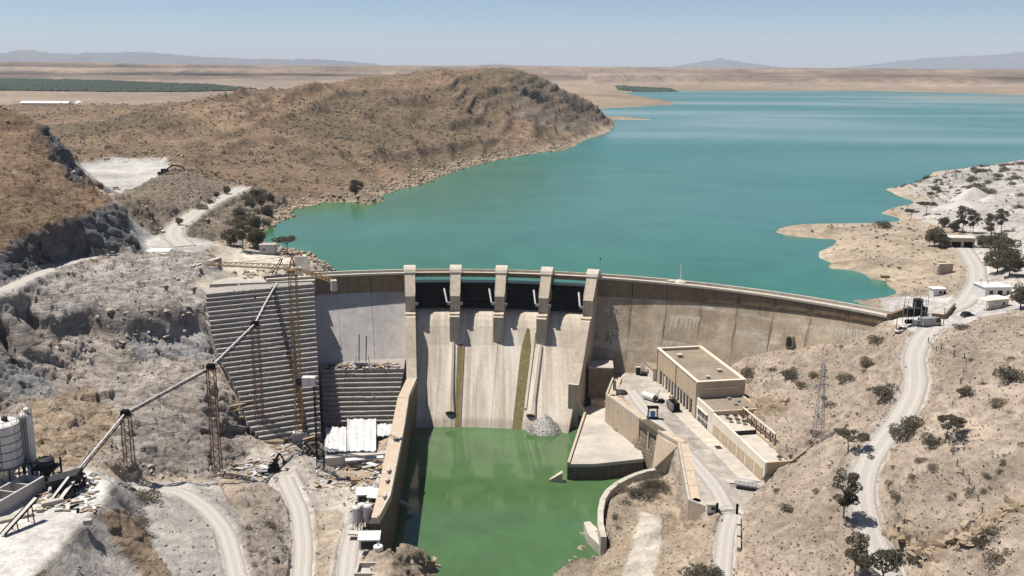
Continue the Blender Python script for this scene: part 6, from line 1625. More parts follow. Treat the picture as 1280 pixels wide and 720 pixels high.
# ------------------------------------------------------------------ small buildings
def local(c, rot):
    cs, sn = cos(rot), sin(rot)
    return lambda s, a, z: np.array([c[0] + cs * s - sn * a, c[1] + sn * s + cs * a, c[2] + z])
def house(px, py, z, L_, w, h, rot, lb, name='house', cat='house', wm='cream', rm='white', wins=(), doors=(), over=.3, parapet=False):
    """front is the -a side; px,py is the middle of the front foot"""
    c = P(px, py, z); f = local(c, rot); t = thing(name, lb, cat, c)
    lbox(MB(), f, -L_ / 2, L_ / 2, 0, w, -1.5, h).build('wall', wm, t)
    lbox(MB(), f, -L_ / 2 - over, L_ / 2 + over, -over, w + over, h + .003, h + .28).build('roof', rm, t)
    for s, ww, z0, hh in wins:
        wo = lbox(MB(), f, s - ww / 2, s + ww / 2, -.06, .05, z0, z0 + hh).build('window', 'glass', t)
        lbox(MB(), f, s - ww / 2 - .12, s + ww / 2 + .12, -.16, -.065, z0 - .14, z0).build('sill', 'cap', wo)
    for s, ww, hh in doors: lbox(MB(), f, s - ww / 2, s + ww / 2, -.07, .05, 0, hh).build('door', 'steel_dark', t)
    return t, f
house(1247, 372, 6.3, 8.6, 7.5, 3.2, .06, 'white house with a flat white roof beside the road on the right bank', wins=[(-2.3, 1.2, 1.2, 1.1), (3.2, .8, 1.2, 1.0)], doors=[(.6, 1.5, 2.3)], wm='white')
t, f = house(1253, 386, 6.4, 4.4, 4.2, 2.9, .35, 'small tan porch building standing in front of the white house', name='porch_building', cat='building', rm='cream', wins=[(.3, .8, 1.2, .9)], over=.5)
lbox(MB(), f, -6.2, -2.75, .2, 4.0, 2.75, 2.95).build('porch_roof', 'cream', t)
for s in (-6.0, -4.4, -2.9): MB().bar(f(s, .4, -.5), f(s, .4, 2.75), .28).build('post', 'cream', t)
house(1174, 371, 3.6, 4.3, 3.2, 2.5, .05, 'small white hut with a dark doorway by the lake end of the crest road', name='hut', cat='hut', wm='white', wins=[(.3, .9, 1.1, .8)], doors=[(1.7, .7, 2)])
house(1203, 310, 5.2, 9.6, 6.5, 4.0, -.08, 'tan warehouse with a pale sheet roof at the end of the concrete road', name='warehouse', cat='building', wm='hall', rm='dust', doors=[(-2.6, 3.6, 2.6), (2.2, 3.6, 2.6)], over=.4)
house(334, 317, 4.4, 6.0, 4.2, 3.3, .06, 'small stone hut on the bench between the two dark trees', name='hut', cat='hut', wm='faceL', rm='pale', wins=[(-1.2, .7, 1.2, .9)])
house(342, 317, 4.3, 2.2, 3.0, 2.6, .1, 'little dark doored annex touching the stone hut', name='hut', cat='hut', wm='faceL', rm='pale', doors=[(0, 1.0, 2)])
# tall intake shaft on the peninsula
c = P(1181, 349, 2.0); f = local(c, .1); t = thing('intake_tower', 'square tan concrete shaft standing on the stony peninsula', 'tower', c)
lbox(MB(), f, -2.6, 2.6, -.2, 4.6, -3, 5.4).build('shaft', 'wall', t)
for s0, s1, a0, a1 in ((-2.8, 2.8, -.4, .1), (-2.8, 2.8, 4.3, 4.8), (-2.8, -2.3, .11, 4.29), (2.3, 2.8, .11, 4.29)): lbox(MB(), f, s0, s1, a0, a1, 5.41, 5.9).build('parapet', 'cap', t)
MB().lathe(f(-2.6, .5, -3), [(1.1, 0), (1.0, 8.2)], 12).build('corner_pipe', 'cap', t)
for k, (x0, y0, x1, y1, lb) in enumerate([(1191, 338, 1211, 339, 'low pale wall running from the shaft to the road'), (1192, 346, 1210, 340, 'low dark topped wall slanting below the shaft')]):
    a, b = P(x0, y0, 3.8), P(x1, y1, 4.6); t = thing('garden_wall', lb, 'wall', a); wall_strip(MB(), [a, b], .6, [4.2, 5.4], 1, 1).build('wall_panel', 'wall', t); wall_strip(MB(), [a, b], .7, [4.45, 5.65], 4.21 if 0 else 4.2, 1).build('coping', 'cap', t)
# quay
a, b, c_ = P(1107, 351, .6), P(1130, 360, .8), P(1160, 356, 1.2)
t = thing('quay_wall', 'curved pale stone quay at the water edge of the peninsula', 'quay', a)
for p, q, e in ((a, b, 0), (b, c_, .001)): wall_strip(MB(), [p, q], 2.2, 1.6 + e, -6, 1).build('wall_segment', 'wall', t)
MB().box(a + np.array([0, 1, 1.4]), (3, 2.2, .8)).build('bollard_block', 'crest', t)
# L shaped dark topped wall in the depot
a, b, c_ = P(1164, 398, 4), P(1181, 400, 4), P(1194, 386, 4.4)
t = thing('yard_wall', 'low L shaped wall with dark faces in the depot behind the dam end', 'wall', a)
wall_strip(MB(), [a, b], .5, 5.6, 2.5, 1).build('wall_panel', 'crest', t); wall_strip(MB(), [b, c_], .5, [5.601, 6.2], 2.5, 1).build('wall_panel', 'crest', t)
# substation
t = thing('substation', 'cluster of dark switchgear and thin grey masts beside the dam end', 'substation', P(1145, 394, 3.8))
for px, py, sz, m in ((1146, 394, (2.4, 1.8, 5.2), 'black'), (1151, 394, (3.0, 2.0, 2.6), 'steel_dark'), (1139, 395, (2.0, 1.6, 2.2), 'steel_dark'), (1131, 392, (1.0, .8, 1.6), 'black'), (1149, 405, (3.6, 1.6, 1.2), 'steel_grey'), (1137, 404, (2.6, 1.4, 1.0), 'steel_dark'), (1154, 397, (1.6, 1.2, 2.0), 'black')):
    c = P(px, py, 3.8); bx = MB().box(c + np.array([0, 0, sz[2] / 2]), sz, .3).build('switch_cabinet', m, t)
    for k in (-.5, .5): MB().tube(c + np.array([k, 0, sz[2]]), c + np.array([k, 0, sz[2] + .9]), .12, .05, 6).build('insulator', 'rust', bx)
for px, py, h_ in ((1128, 402, 5.5), (1133, 405, 7), (1141, 406, 7), (1150, 407, 7), (1156, 398, 6), (1130, 388, 6), (1159, 392, 6)):
    c = P(px, py, 3.7); MB().tube(c + (0, 0, -.5), c + (0, 0, h_), .11, .08, 6).build('mast', 'steel_grey', t)
for (x0, y0), (x1, y1) in (((1128, 402), (1141, 406)), ((1133, 405), (1150, 407)), ((1130, 388), (1156, 398))): MB().bar(P(x0, y0, 3.7) + (0, 0, 5.2), P(x1, y1, 3.7) + (0, 0, 5.2), .16).build('crossbar', 'steel_grey', t)
for px, py, h_, lb in ((1179, 407, 5.5, 'single dark pole in front of the L shaped wall'), (1224, 373, 6.5, 'thin pole at the left corner of the white house'), (1233, 372, 5.2, 'short pole in front of the white house'), (1120, 414, 4.5, 'thin pole behind the white pickup')):
    c = G(px, py); t = thing('utility_pole', lb, 'pole', c); MB().tube(c - (0, 0, .5), c + (0, 0, h_), .13, .09, 7).build('pole', 'bark', t); MB().bar(c + (-.6, 0, h_ - .4), c + (.6, 0, h_ - .4), .1).build('crossarm', 'bark', t)
# ------------------------------------------------------------------ vehicles
def car(px, py, rot, m, lb, kind='car', z=None, name=None):
    c = P(px, py, z) if z is not None else G(px, py); f = local(c, rot); t = thing(name or ('parked_' + kind), lb, kind, c)
    Lh = {'car': 2.1, 'pickup': 2.5, 'truck': 3.4}[kind]; hh = {'car': .95, 'pickup': 1.05, 'truck': 1.2}[kind]
    w = .88 if kind != 'truck' else 1.15
    def ring(s, k, z0, z1, b=.12): return [f(s, -w * k, z0), f(s, -w * k, z1 - b), f(s, -w * k + b, z1), f(s, w * k - b, z1), f(s, w * k, z1 - b), f(s, w * k, z0)]
    MB().sweep([ring(-Lh, .9, .45, hh - .12), ring(-Lh + .2, 1, .35, hh), ring(0, 1, .32, hh + .03), ring(Lh - .9, 1, .35, hh - .02), ring(Lh - .1, .95, .42, hh - .25), ring(Lh, .85, .48, hh - .35)]).build('body', m, t)
    if kind == 'car': cab = [(-Lh + .25, .8, hh), (-Lh + .7, .78, hh + .58), (.3, .78, hh + .6), (1.05, .85, hh)]
    elif kind == 'pickup': cab = [(-.5, .9, hh), (-.3, .82, hh + .62), (.7, .82, hh + .62), (1.35, .9, hh)]
    else: cab = [(1.5, .95, hh), (1.55, .95, hh + 1.1), (2.6, .92, hh + 1.1), (3.2, .95, hh)]
    MB().sweep([[f(s, -w * k, hh - .05), f(s, -w * k, zt), f(s, w * k, zt), f(s, w * k, hh - .05)] for s, k, zt in [(a, b, max(c2, hh + .02)) for a, b, c2 in cab]]).build('window', 'glass', t)
    r0, r1 = (cab[1][0] + .05, cab[2][0] - .05); zt = cab[1][2]
    lbox(MB(), f, r0, r1, -w * .76, w * .76, zt + .005, zt + .07).build('roof', m, t)
    if kind == 'pickup': lbox(MB(), f, -Lh + .25, -.6, -w * .8, w * .8, hh + .031, hh + .06).build('cargo_bed', 'steel_dark', t)
    if kind == 'truck': lbox(MB(), f, -Lh + .1, 1.2, -1.2, 1.2, hh + .05, hh + 1.3).build('cargo_box', m, t)
    for s in (-Lh + .8, Lh - .8):
        for a in (-1, 1):
            wh = MB().tube(f(s, a * (w - .22), .36), f(s, a * (w + .02), .36), .36, .36, 12).build('wheel', 'black', t); MB().tube(f(s, a * (w + .021), .36), f(s, a * (w + .04), .36), .2, .2, 8).build('rim', 'steel_grey', wh)
    for a in (-.6, .6): lbox(MB(), f, Lh - .03, Lh + .03, a - .16, a + .16, hh - .45, hh - .3).build('headlight', 'steel_white', t)
    return t
car(1127, 416, .5, 'white', 'white pickup parked below the dam end by the road', 'pickup')
car(1162, 407, .3, 'steel_grey', 'grey truck with a box body in the depot behind the dam end', 'truck')
car(1209, 396, .35, 'black', 'black car parked beside the dusty road junction', 'car')
car(200, 290, -.5, 'white', 'white van at the road junction below the brown ridge', 'pickup')
car(146, 237, .1, 'white', 'white car at the near edge of the grey quarry floor', 'car')
car(143, 320, .2, 'steel_grey', 'grey car at the end of the bench road under the cut cliff', 'car')
c = P(213, 219, 14); t = thing('rock_crusher', 'dark mobile crusher with an arched conveyor on the quarry floor', 'machine', c); f = local(c, .2)
lbox(MB(), f, -7, 7, -1.6, 1.6, .4, 2.0).build('chassis', 'steel_dark', t); lbox(MB(), f, -5, -1, -1.8, 1.8, 2.01, 3.8).build('hopper', 'black', t)
for k in range(6):
    a0, a1 = pi * k / 6, pi * (k + 1) / 6
    MB().bar(f(3 - 5.5 * cos(a0), .5, 1.5 + 4.2 * sin(a0)), f(3 - 5.5 * cos(a1), .5, 1.5 + 4.2 * sin(a1)), .7).build('arch_segment', 'steel_dark', t)
for s in (-6, 6): lbox(MB(), f, s - 1, s + 1, -1.7, 1.7, 0, .39).build('track', 'black', t)
c = P(130, 248, 17); f = local(c, .15); t = thing('terrace_block', 'flat tan rock topped block on the shoulder of the near left hill', 'block', c)
MB().lathe(c + np.array([0, 0, -2]), [(6.5, 0), (6.0, 3), (5.2, 3.8), (1, 4.1)], 7).build('block', 'rock', t)
o = MB().box(P(199, 313, 8.1), (8.5, 7, .3), .1).build('concrete_slab', 'white'); tag(o, 'bright white square slab on the road junction', 'slab')
t = thing('anchor_wall', 'grey dusty concrete wall in the knoll above the left end of the slab', 'wall', P(258, 350, 3))
a, b = P(240, 348, 3), P(278, 340, 3.5)
wall_strip(MB(), [a, b], 2.0, [7.0, 8.6], 0, 1).build('wall_panel', 'faceL', t)
wall_strip(MB(), [a, b], 2.1, [7.3, 8.9], 7.0, 1).build('coping', 'pale', t)
# heap of split stone by the dam end with its timber shores
c = P(392, 338, 3.0); rnd = random.Random(9); t = thing('stone_heap', 'heap of split pale stone slabs on the lake side of the left dam end', 'stone heap', c)
st = MB().lathe(c - (0, 0, 1.5), [(7, 0), (6.2, 2.5), (3.5, 4.6), (.3, 5.4)], 12).build('core', 'rock', t)
for k in range(120):
    an = rnd.uniform(0, 2 * pi); r = 7.4 * sqrt(rnd.random()); z = 4.6 * (1 - (r / 7.6) ** 1.5) + .3
    MB().box(c + np.array([r * cos(an), r * .85 * sin(an), z - .5]), (rnd.uniform(.8, 2.4), rnd.uniform(.5, 1.3), rnd.uniform(.25, .6)), rnd.uniform(0, pi)).build('stone', 'rock', t)
a = P(372, 344, 3.2)
MB().hexa([a + k for k in ((0, 0, 0), (5.2, -1, 0), (5.2, -.4, 0), (0, .6, 0))], [a + k for k in ((-1.6, 2.5, 6.2), (3.2, 2.2, 6.6), (3.2, 2.8, 6.6), (-1.6, 3.1, 6.2))]).build('leaning_slab', 'pale', t)
MB().bar(P(380, 346, 3.2), P(384, 330, 3.2) + (0, -4, 4.4), .9, .3).build('leaning_board', 'cream', t)
# far long shed and dome on the plain
a = P(58, 132.5, 20.0); a[2] = hz(a[0], a[1]); t = thing('long_shed', 'long low white shed far away on the plain', 'shed', a)
MB().box(a + (0, 0, 2.0), (64, 11, 4.4)).build('wall', 'cream', t); MB().hexa([a + k for k in ((-33, -6.5, 4.21), (33, -6.5, 4.21), (33, 6.5, 4.21), (-33, 6.5, 4.21))], [a + k for k in ((-33, -.2, 6.8), (33, -.2, 6.8), (33, .2, 6.8), (-33, .2, 6.8))]).build('roof', 'white', t)
a = P(99, 131.5, 20.0); a[2] = hz(a[0], a[1]); o = MB().lathe(a - (0, 0, 1), [(7.5, 0), (7, 3), (4.6, 6), (1, 7.6)], 16).build('dome', 'white'); tag(o, 'small white dome beside the long far shed', 'dome')
# ------------------------------------------------------------------ pylon and fences
b = P(1022, 553, -18.6); tp = np.array([b[0], b[1], D(1025, 455, b[1])[2]])
t = thing('pylon', 'slim lattice power pylon on the slope above the low annex', 'pylon', b)
lattice(t, b - (0, 0, .6), tp, 2.5, .7, 'steel_grey', 13, .12, .06)
for f_, w_ in ((.74, 3.4), (.84, 2.8), (.93, 2.2)):
    q = b + (tp - b) * f_; ca = MB().bar(q - (w_ / 2, .5, 0), q + (w_ / 2, .5, 0), .2).build('crossarm', 'steel_grey', t)
    for s in (-1, 1): MB().tube(q + (s * w_ / 2, s * .5, -.9), q + (s * w_ / 2, s * .5, 0), .1, .14, 6).build('insulator', 'rust', ca)
def fence(pts, step, lb, h_=1.6):
    P3 = [G(*p) for p in pts]; t = thing('wire_fence', lb, 'fence', P3[0]); out = []
    for a, b in zip(P3[:-1], P3[1:]):
        n = max(1, int(np.linalg.norm(b - a) / step))
        for k in range(n): q = a + (b - a) * k / n; out.append(np.array([q[0], q[1], hz(q[0], q[1])]))
    out.append(P3[-1])
    for q in out: MB().bar(q - (0, 0, .6), q + (0, 0, h_ + .2), .2).build('post', 'bark', t)
    w = MB()
    for a, b in zip(out[:-1], out[1:]):
        for z in (.5, 1.0, 1.45): w.bar(a + (0, 0, z), b + (0, 0, z), .03)
    stuff(w.build('wire', 'steel_grey', t))
fence([(1186, 558), (1196, 584), (1211, 608), (1222, 630), (1232, 660)], 3.0, 'wire fence on dark posts running down the right slope to the rock outcrop')
fence([(1160, 430), (1176, 440), (1192, 447), (1205, 450)], 3.2, 'short wire fence at the top of the right slope beside the road bend')
fence([(1207, 456), (1200, 480), (1190, 508), (1186, 540)], 4.5, 'wire fence running down the right slope from the road bend to the flat crowned tree', 1.2)
# ------------------------------------------------------------------ vegetation
def leaf_mesh(name, clumps, leaf, n_per, seed, m, flat=1.0):
    rnd = np.random.RandomState(seed); V = []; Fc = []
    for (x, y, z, r, rz) in clumps:
        k = int(n_per * r * r)
        d = rnd.normal(size=(k, 3)); d /= np.linalg.norm(d, axis=1, keepdims=True)
        rad = rnd.uniform(.45, 1.05, size=(k, 1)) ** .6
        c = np.array([x, y, z]) + d * rad * np.array([r, r, rz])
        a = rnd.normal(size=(k, 3)); a /= np.linalg.norm(a, axis=1, keepdims=True)
        b = np.cross(a, rnd.normal(size=(k, 3))); b /= np.linalg.norm(b, axis=1, keepdims=True)
        s = leaf * rnd.uniform(.6, 1.3, size=(k, 1))
        q = np.stack([c - a * s, c - b * s * .55, c + a * s, c + b * s * .55], 1)
        o = len(V); V += q.reshape(-1, 3).tolist(); Fc += [(o + 4 * i, o + 4 * i + 1, o + 4 * i + 2, o + 4 * i + 3) for i in range(k)]
    me = bpy.data.meshes.new(name); me.from_pydata(V, [], Fc); me.materials.append(M[m]); return me
def trunk_mesh(h, r, limbs, seed, m='bark'):
    rnd = random.Random(seed); mb = MB()
    top = np.array([rnd.uniform(-.3, .3), rnd.uniform(-.3, .3), h]); mid = np.array([top[0] * .3 + rnd.uniform(-.15, .15), top[1] * .3, h * .5])
    mb.tube((0, 0, -.8), mid, r, r * .8, 8).tube(mid, top, r * .8, r * .6, 8)
    for x, y, z, rr, rz in limbs:
        e = np.array([x, y, z]); k = top * .75 + mid * .25; mm = (k + e) / 2 + np.array([0, 0, -.25])
        mb.tube(k, mm, r * .5, r * .32, 6).tube(mm, e, r * .32, r * .12, 6)
    me = bpy.data.meshes.new('trunk'); me.from_pydata(mb.v, [], mb.f); me.materials.append(M[m]); return me
def clumps_for(style, seed):
    r = random.Random(seed); out = []
    if style == 'flat':       # flat crowned acacia, unit height 6
        for k in range(15):
            a = r.uniform(0, 2 * pi); q = 3.3 * sqrt(r.random()); out.append((q * cos(a), q * sin(a), 4.7 + r.uniform(-.45, .5) - q * .12, r.uniform(.6, 1.15), r.uniform(.28, .5)))
        return out, 3.6
    if style == 'tall':       # loose eucalyptus, unit height 10
        for k in range(22):
            a = r.uniform(0, 2 * pi); z = r.uniform(3.6, 9.3); q = (2.7 - abs(z - 6) * .42) * sqrt(r.random()); out.append((q * cos(a), q * sin(a), z, r.uniform(.65, 1.25), r.uniform(.5, .95)))
        return out, 5.2
    if style == 'round':      # dense round tree, unit height 6
        for k in range(24):
            a = r.uniform(0, 2 * pi); z = r.uniform(1.5, 5.2); q = (2.5 - abs(z - 3.2) * .55) * sqrt(r.random()); out.append((q * cos(a), q * sin(a), z, r.uniform(.8, 1.3), r.uniform(.6, 1.0)))
        return out, 2.2
    for k in range(9):        # bush, unit radius about 1.6
        a = r.uniform(0, 2 * pi); q = 1.15 * sqrt(r.random()); out.append((q * cos(a), q * sin(a), .45 + r.uniform(0, .6) * (1.2 - q * .5), r.uniform(.45, .75), r.uniform(.4, .65)))
    return out, .25
SRC = {}
for style, n, leaf, dens, m in (('flat', 3, .19, 170, 'leaf_dark'), ('tall', 3, .21, 130, 'leaf_dark'), ('round', 3, .2, 130, 'leaf_dark'), ('bush', 4, .105, 330, 'leaf'), ('dry', 4, .09, 260, 'scrub')):
    for i in range(n):
        cl, th = clumps_for('bush' if style in ('bush', 'dry') else style, 11 * i + len(style))
        SRC[(style, i)] = (trunk_mesh(th, .16 if style not in ('bush', 'dry') else .06, cl[::3] if style not in ('bush', 'dry') else cl[::2], i), leaf_mesh('crown', cl, leaf, dens, 5 + i, m), 6.0 if style in ('flat', 'round') else 10.0 if style == 'tall' else 1.6)
_cnt = [0]
def plant(style, px, py, size, lb, cat, group=None, pos=None, name=None):
    """size: metres tall (trees) or radius (bushes)"""
    _cnt[0] += 1; i = _cnt[0] % len([k for k in SRC if k[0] == style]); tr_, cr_, unit = SRC[(style, i)]
    q = G(px, py) if pos is None else pos
    o = bpy.data.objects.new(name or {'flat': 'acacia_tree', 'tall': 'eucalyptus_tree', 'round': 'round_tree', 'bush': 'bush', 'dry': 'dry_bush'}[style], None); COL.objects.link(o)
    o.location = tuple(q - np.array([0, 0, .1])); s = size / unit; o.scale = (s, s, s * (1 if style not in ('bush', 'dry') else random.Random(_cnt[0]).uniform(.8, 1.05))); o.rotation_euler = (0, 0, _cnt[0] * 2.399); tag(o, lb, cat, group)
    for nm, me in (('trunk' if style not in ('bush', 'dry') else 'stem', tr_), ('crown' if style not in ('bush', 'dry') else 'foliage', cr_)):
        c = bpy.data.objects.new(nm, me); COL.objects.link(c); c.parent = o
    return o
T = 'tree'; B = 'bush'
for a in [('tall', 304, 314, 15, 'tallest dark tree beside the stone hut on the left bench', T), ('round', 322, 312, 9.5, 'dense dark tree between the tall tree and the stone hut', T), ('round', 288, 308, 8.0, 'dark tree left of the tall tree on the left bench', T),
          ('flat', 359, 319, 8.8, 'dark flat crowned tree right of the stone hut at the lake edge', T), ('round', 318, 288, 8, 'dark tree on the bay shore behind the tall tree', T), ('round', 335, 272, 7, 'dark tree low on the bay shore, nearest the water', T), ('round', 300, 275, 7, 'dark tree under the curving road above the bay', T), ('round', 312, 262, 6.5, 'dark tree halfway up the bay slope', T), ('round', 326, 258, 6.5, 'dark tree high on the bay slope towards the lake', T), ('round', 318, 248, 6, 'upper dark tree beside the end of the curving road', T), ('round', 338, 253, 5.5, 'topmost dark tree on the bay slope above the shore', T), ('round', 284, 243, 5, 'dark tree above the curving road near its end', T),
          ('round', 270, 248, 4, 'dark shrubby tree above the curving road, left of the next one', T), ('round', 224, 282, 4, 'dark shrub at the lower bend of the curving road', T),
          ('round', 445, 243, 10, 'wide dark tree clump on the far shore of the bay', T),
          ('round', 1168, 309, 9.5, 'dense dark tree left of the tan warehouse', T), ('round', 1180, 311, 5.5, 'low dark tree touching the dense tree by the warehouse', T), ('flat', 1138, 277, 7, 'flat crowned tree nearest the little bay of the peninsula', T), ('flat', 1158, 270, 8.5, 'flat crowned tree on the neck of the peninsula', T), ('round', 1180, 285, 6, 'small dark tree right of the flat crowned pair', T),
          ('tall', 1203, 292, 13, 'tall dark tree behind the tan warehouse', T), ('tall', 1216, 292, 11, 'second tall dark tree behind the warehouse, to the right', T), ('round', 1192, 291, 6, 'low dark tree left of the tall pair behind the warehouse', T),
          ('tall', 1238, 300, 12, 'topmost tree of the dark row along the dusty track', T), ('tall', 1251, 290, 11, 'tree right of the topmost in the dark row along the track', T), ('round', 1243, 318, 10, 'second tree down in the dark row along the track', T), ('round', 1256, 328, 10.5, 'third tree down in the dark row along the track', T), ('round', 1246, 342, 10.5, 'lowest left tree of the dark row, right behind the white house', T), ('round', 1262, 346, 10.5, 'lowest right tree of the dark row behind the white house', T), ('round', 1228, 310, 6, 'small tree left of the dark row beside the track', T),
          ('round', 1275, 386, 8.5, 'round dark tree to the right of the tan porch building', T),
          ('flat', 1060, 570, 7.0, 'flat crowned dark tree leaning over the left edge of the winding road', T), ('tall', 1054, 650, 11.5, 'tall loose dark tree halfway down the left edge of the winding road', T), ('tall', 1068, 722, 10.0, 'loose dark tree at the bottom left edge of the winding road', T), ('flat', 1104, 745, 9.5, 'wide flat crowned tree at the very bottom of the winding road', T), ('flat', 1181, 556, 7.2, 'flat crowned tree on the right slope at the head of the fence', T)]:
    plant(*a)
for a in [('bush', 1104, 286, 4.6, 'round dark bush at the root of the sand spit', B), ('bush', 1110, 500, 4.6, 'large round dark bush on the left edge of the winding road', B), ('bush', 1131, 548, 4.2, 'left half of the long dark bush on the right edge of the road', B), ('bush', 1143, 538, 4.2, 'right half of the long dark bush on the right edge of the road', B), ('bush', 1164, 556, 3.0, 'dark bush in the shade of the flat crowned fence tree', B), ('bush', 1079, 459, 3.4, 'upper one of the two touching dark bushes above the pylon', B), ('bush', 1056, 476, 3.0, 'lower one of the two touching dark bushes above the pylon', B), ('bush', 934, 473, 3.9, 'large dark bush behind the rear corner of the power station', B), ('bush', 966, 465, 1.9, 'small bush right of the large one behind the power station', B), ('bush', 992, 474, 3.7, 'large dark bush below the gallery door', B), ('bush', 1003, 484, 2.2, 'pale bush right below the large one under the gallery door', B), ('bush', 1018, 472, 2.2, 'dark bush just left of the pylon top', B), ('bush', 1095, 428, 3.0, 'dark bush against the dam toe near the right end', B), ('bush', 1051, 437, 1.7, 'small bush at the dam toe right of the gallery door', B), ('bush', 1036, 509, 2.2, 'bush right behind the middle of the pylon', B), ('bush', 1030, 500, 1.2, 'tiny dark bush above the bush behind the pylon', B), ('bush', 1264, 478, 4.2, 'wide pale bush high on the right slope at the picture edge', B), ('bush', 1211, 494, 2.4, 'grey bush beside the middle fence on the right slope', B), ('bush', 1203, 412, 2.6, 'grey bush at the edge of the slope above the road junction', B), ('dry', 1250, 509, 2.4, 'dry bush below the wide pale bush on the right slope', B), ('dry', 1262, 452, 1.9, 'small dry bush above the wide pale bush on the right slope', B), ('bush', 981, 641, 2.3, 'lone round grey bush on the bare slope left of the winding road', B), ('bush', 1020, 545, 1.8, 'small bush at the foot of the pylon', B), ('dry', 1010, 556, 1.7, 'dry bush left of the pylon foot', B), ('bush', 962, 602, 2.0, 'grey bush at the end wall of the low annex', B), ('dry', 1139, 600, 1.5, 'small dry bush alone on the slope right of the lower road bend', B), ('dry', 1154, 580, 1.8, 'dry bush on the slope midway between road and fence', B), ('dry', 1168, 588, 1.8, 'dry bush left of the fence on the right slope', B), ('bush', 1114, 608, 1.7, 'round bush on the slope close to the lower road bend', B), ('dry', 1122, 622, 2.0, 'dry patchy bush below the round bush by the road bend', B), ('dry', 1240, 668, 3.0, 'grey bush growing over the rock outcrop at the fence end', B), ('dry', 1236, 706, 3.2, 'loose dry bush below the outcrop at the lower right', B), ('bush', 1227, 683, 1.8, 'dark bush in a gap of the rock outcrop', B), ('dry', 1212, 622, 2.2, 'dry bush close to the lower fence posts', B),
          ('bush', 872, 722, 4.0, 'dark bush at the bottom edge left of the paved road', B), ('bush', 888, 718, 3.0, 'dark bush at the bottom edge touching the paved road', B), ('dry', 781, 632, 2.0, 'pale dry bush inside the curve of the low wall', B), ('dry', 770, 648, 1.7, 'small dry bush near the lower end of the curved wall', B), ('dry', 180, 625, 4.0, 'grey leafless bush hanging on the edge of the silo pad', B), ('dry', 172, 660, 3.4, 'brown dry bush on the ochre slope below the silo pad', B), ('dry', 340, 658, 2.2, 'dark dry bush on the mound left of the haul ramp', B)]:
    plant(*a)
for k, (px, py) in enumerate([(786, 606), (797, 600), (808, 597), (818, 598), (790, 616), (802, 612), (814, 610), (824, 606), (800, 622), (815, 620), (780, 614), (826, 616), (808, 606)]):
    plant('dry', px, py, 2.7, 'brown scrub bush in the thicket behind the curved wall', B, 'scrub thicket behind the curved wall')
for k, (px, py) in enumerate([(296, 262), (303, 268), (294, 285), (312, 272), (320, 268), (328, 270), (340, 262), (330, 282), (313, 282), (309, 295), (322, 298), (297, 296), (346, 258), (324, 244), (308, 252), (262, 255), (252, 262), (330, 250), (316, 256)]):
    plant('bush', px, py, 3.4 + (k % 3) * .7, 'dark shrub on the shady slope between the curving road and the bay', B, 'dark shrubs on the bay slope', name='shrub')
rnd = random.Random(77)
for k in range(34):
    px = rnd.uniform(1160, 1278); py = np.interp(px, [1160, 1200, 1230, 1280], [222, 215, 207, 204]) + rnd.uniform(0, 1) ** 1.6 * 22 + 2
    plant('bush', px, py, rnd.uniform(2.0, 4.2), 'grey green bush on the pale far end of the right peninsula', B, 'bushes on the far end of the peninsula')
for k, (px, py) in enumerate([(1216, 238), (1224, 236), (1231, 240), (1238, 243), (1222, 243), (1274, 246), (1272, 262), (1265, 232), (1270, 224), (1236, 230), (1247, 226)]):
    plant('bush', px, py, 4.2 if k < 5 else 3.0, 'dark bush on the white ground behind the gravel cones', B, 'dark bushes behind the gravel cones')
for k in range(26):
    px = rnd.uniform(1185, 1278); py = rnd.uniform(430, 700); 
    plant('dry', px, py, rnd.uniform(.8, 1.5), 'small dry tuft on the bare right slope', B, 'dry tufts on the right slope', name='dry_tuft')
for k in range(26):
    px = rnd.uniform(930, 1130); py = rnd.uniform(480, 700)
    if 1050 < px and py > 540 and px < 1110: continue
    plant('dry', px, py, rnd.uniform(.7, 1.3), 'small dry tuft on the slope left of the winding road', B, 'dry tufts left of the road', name='dry_tuft')
# gravel cones on the peninsula
for px, py, r, h_, m, lb in ((1216, 250, 13, 7.5, 'rubble', 'pointed white gravel cone on the right peninsula'), (1205, 262, 15, 5.0, 'faceL', 'broad grey gravel mound in front of the white cone'), (1240, 252, 10, 3.5, 'rubble', 'low pale gravel mound right of the white cone')):
    q = G(px, py); n = 28; V = []; Fc = []
    for j in range(9):
        f_ = j / 8
        for i in range(n):
            a = 2 * pi * i / n; rr = r * (1 - f_) ** .85 * (1 + .12 * sin(a * 3 + px) + .07 * sin(a * 7)); V.append((q[0] + rr * cos(a), q[1] + rr * sin(a) * .8, q[2] - 1 + (h_ + 1) * f_ ** (1.0 if m == 'rubble' else .8)))
    for j in range(8):
        for i in range(n): Fc.append((j * n + i, j * n + (i + 1) % n, (j + 1) * n + (i + 1) % n, (j + 1) * n + i))
    o = MB().add(V, Fc).build('gravel_cone', m, None, smooth=True); tag(o, lb, 'gravel heap')
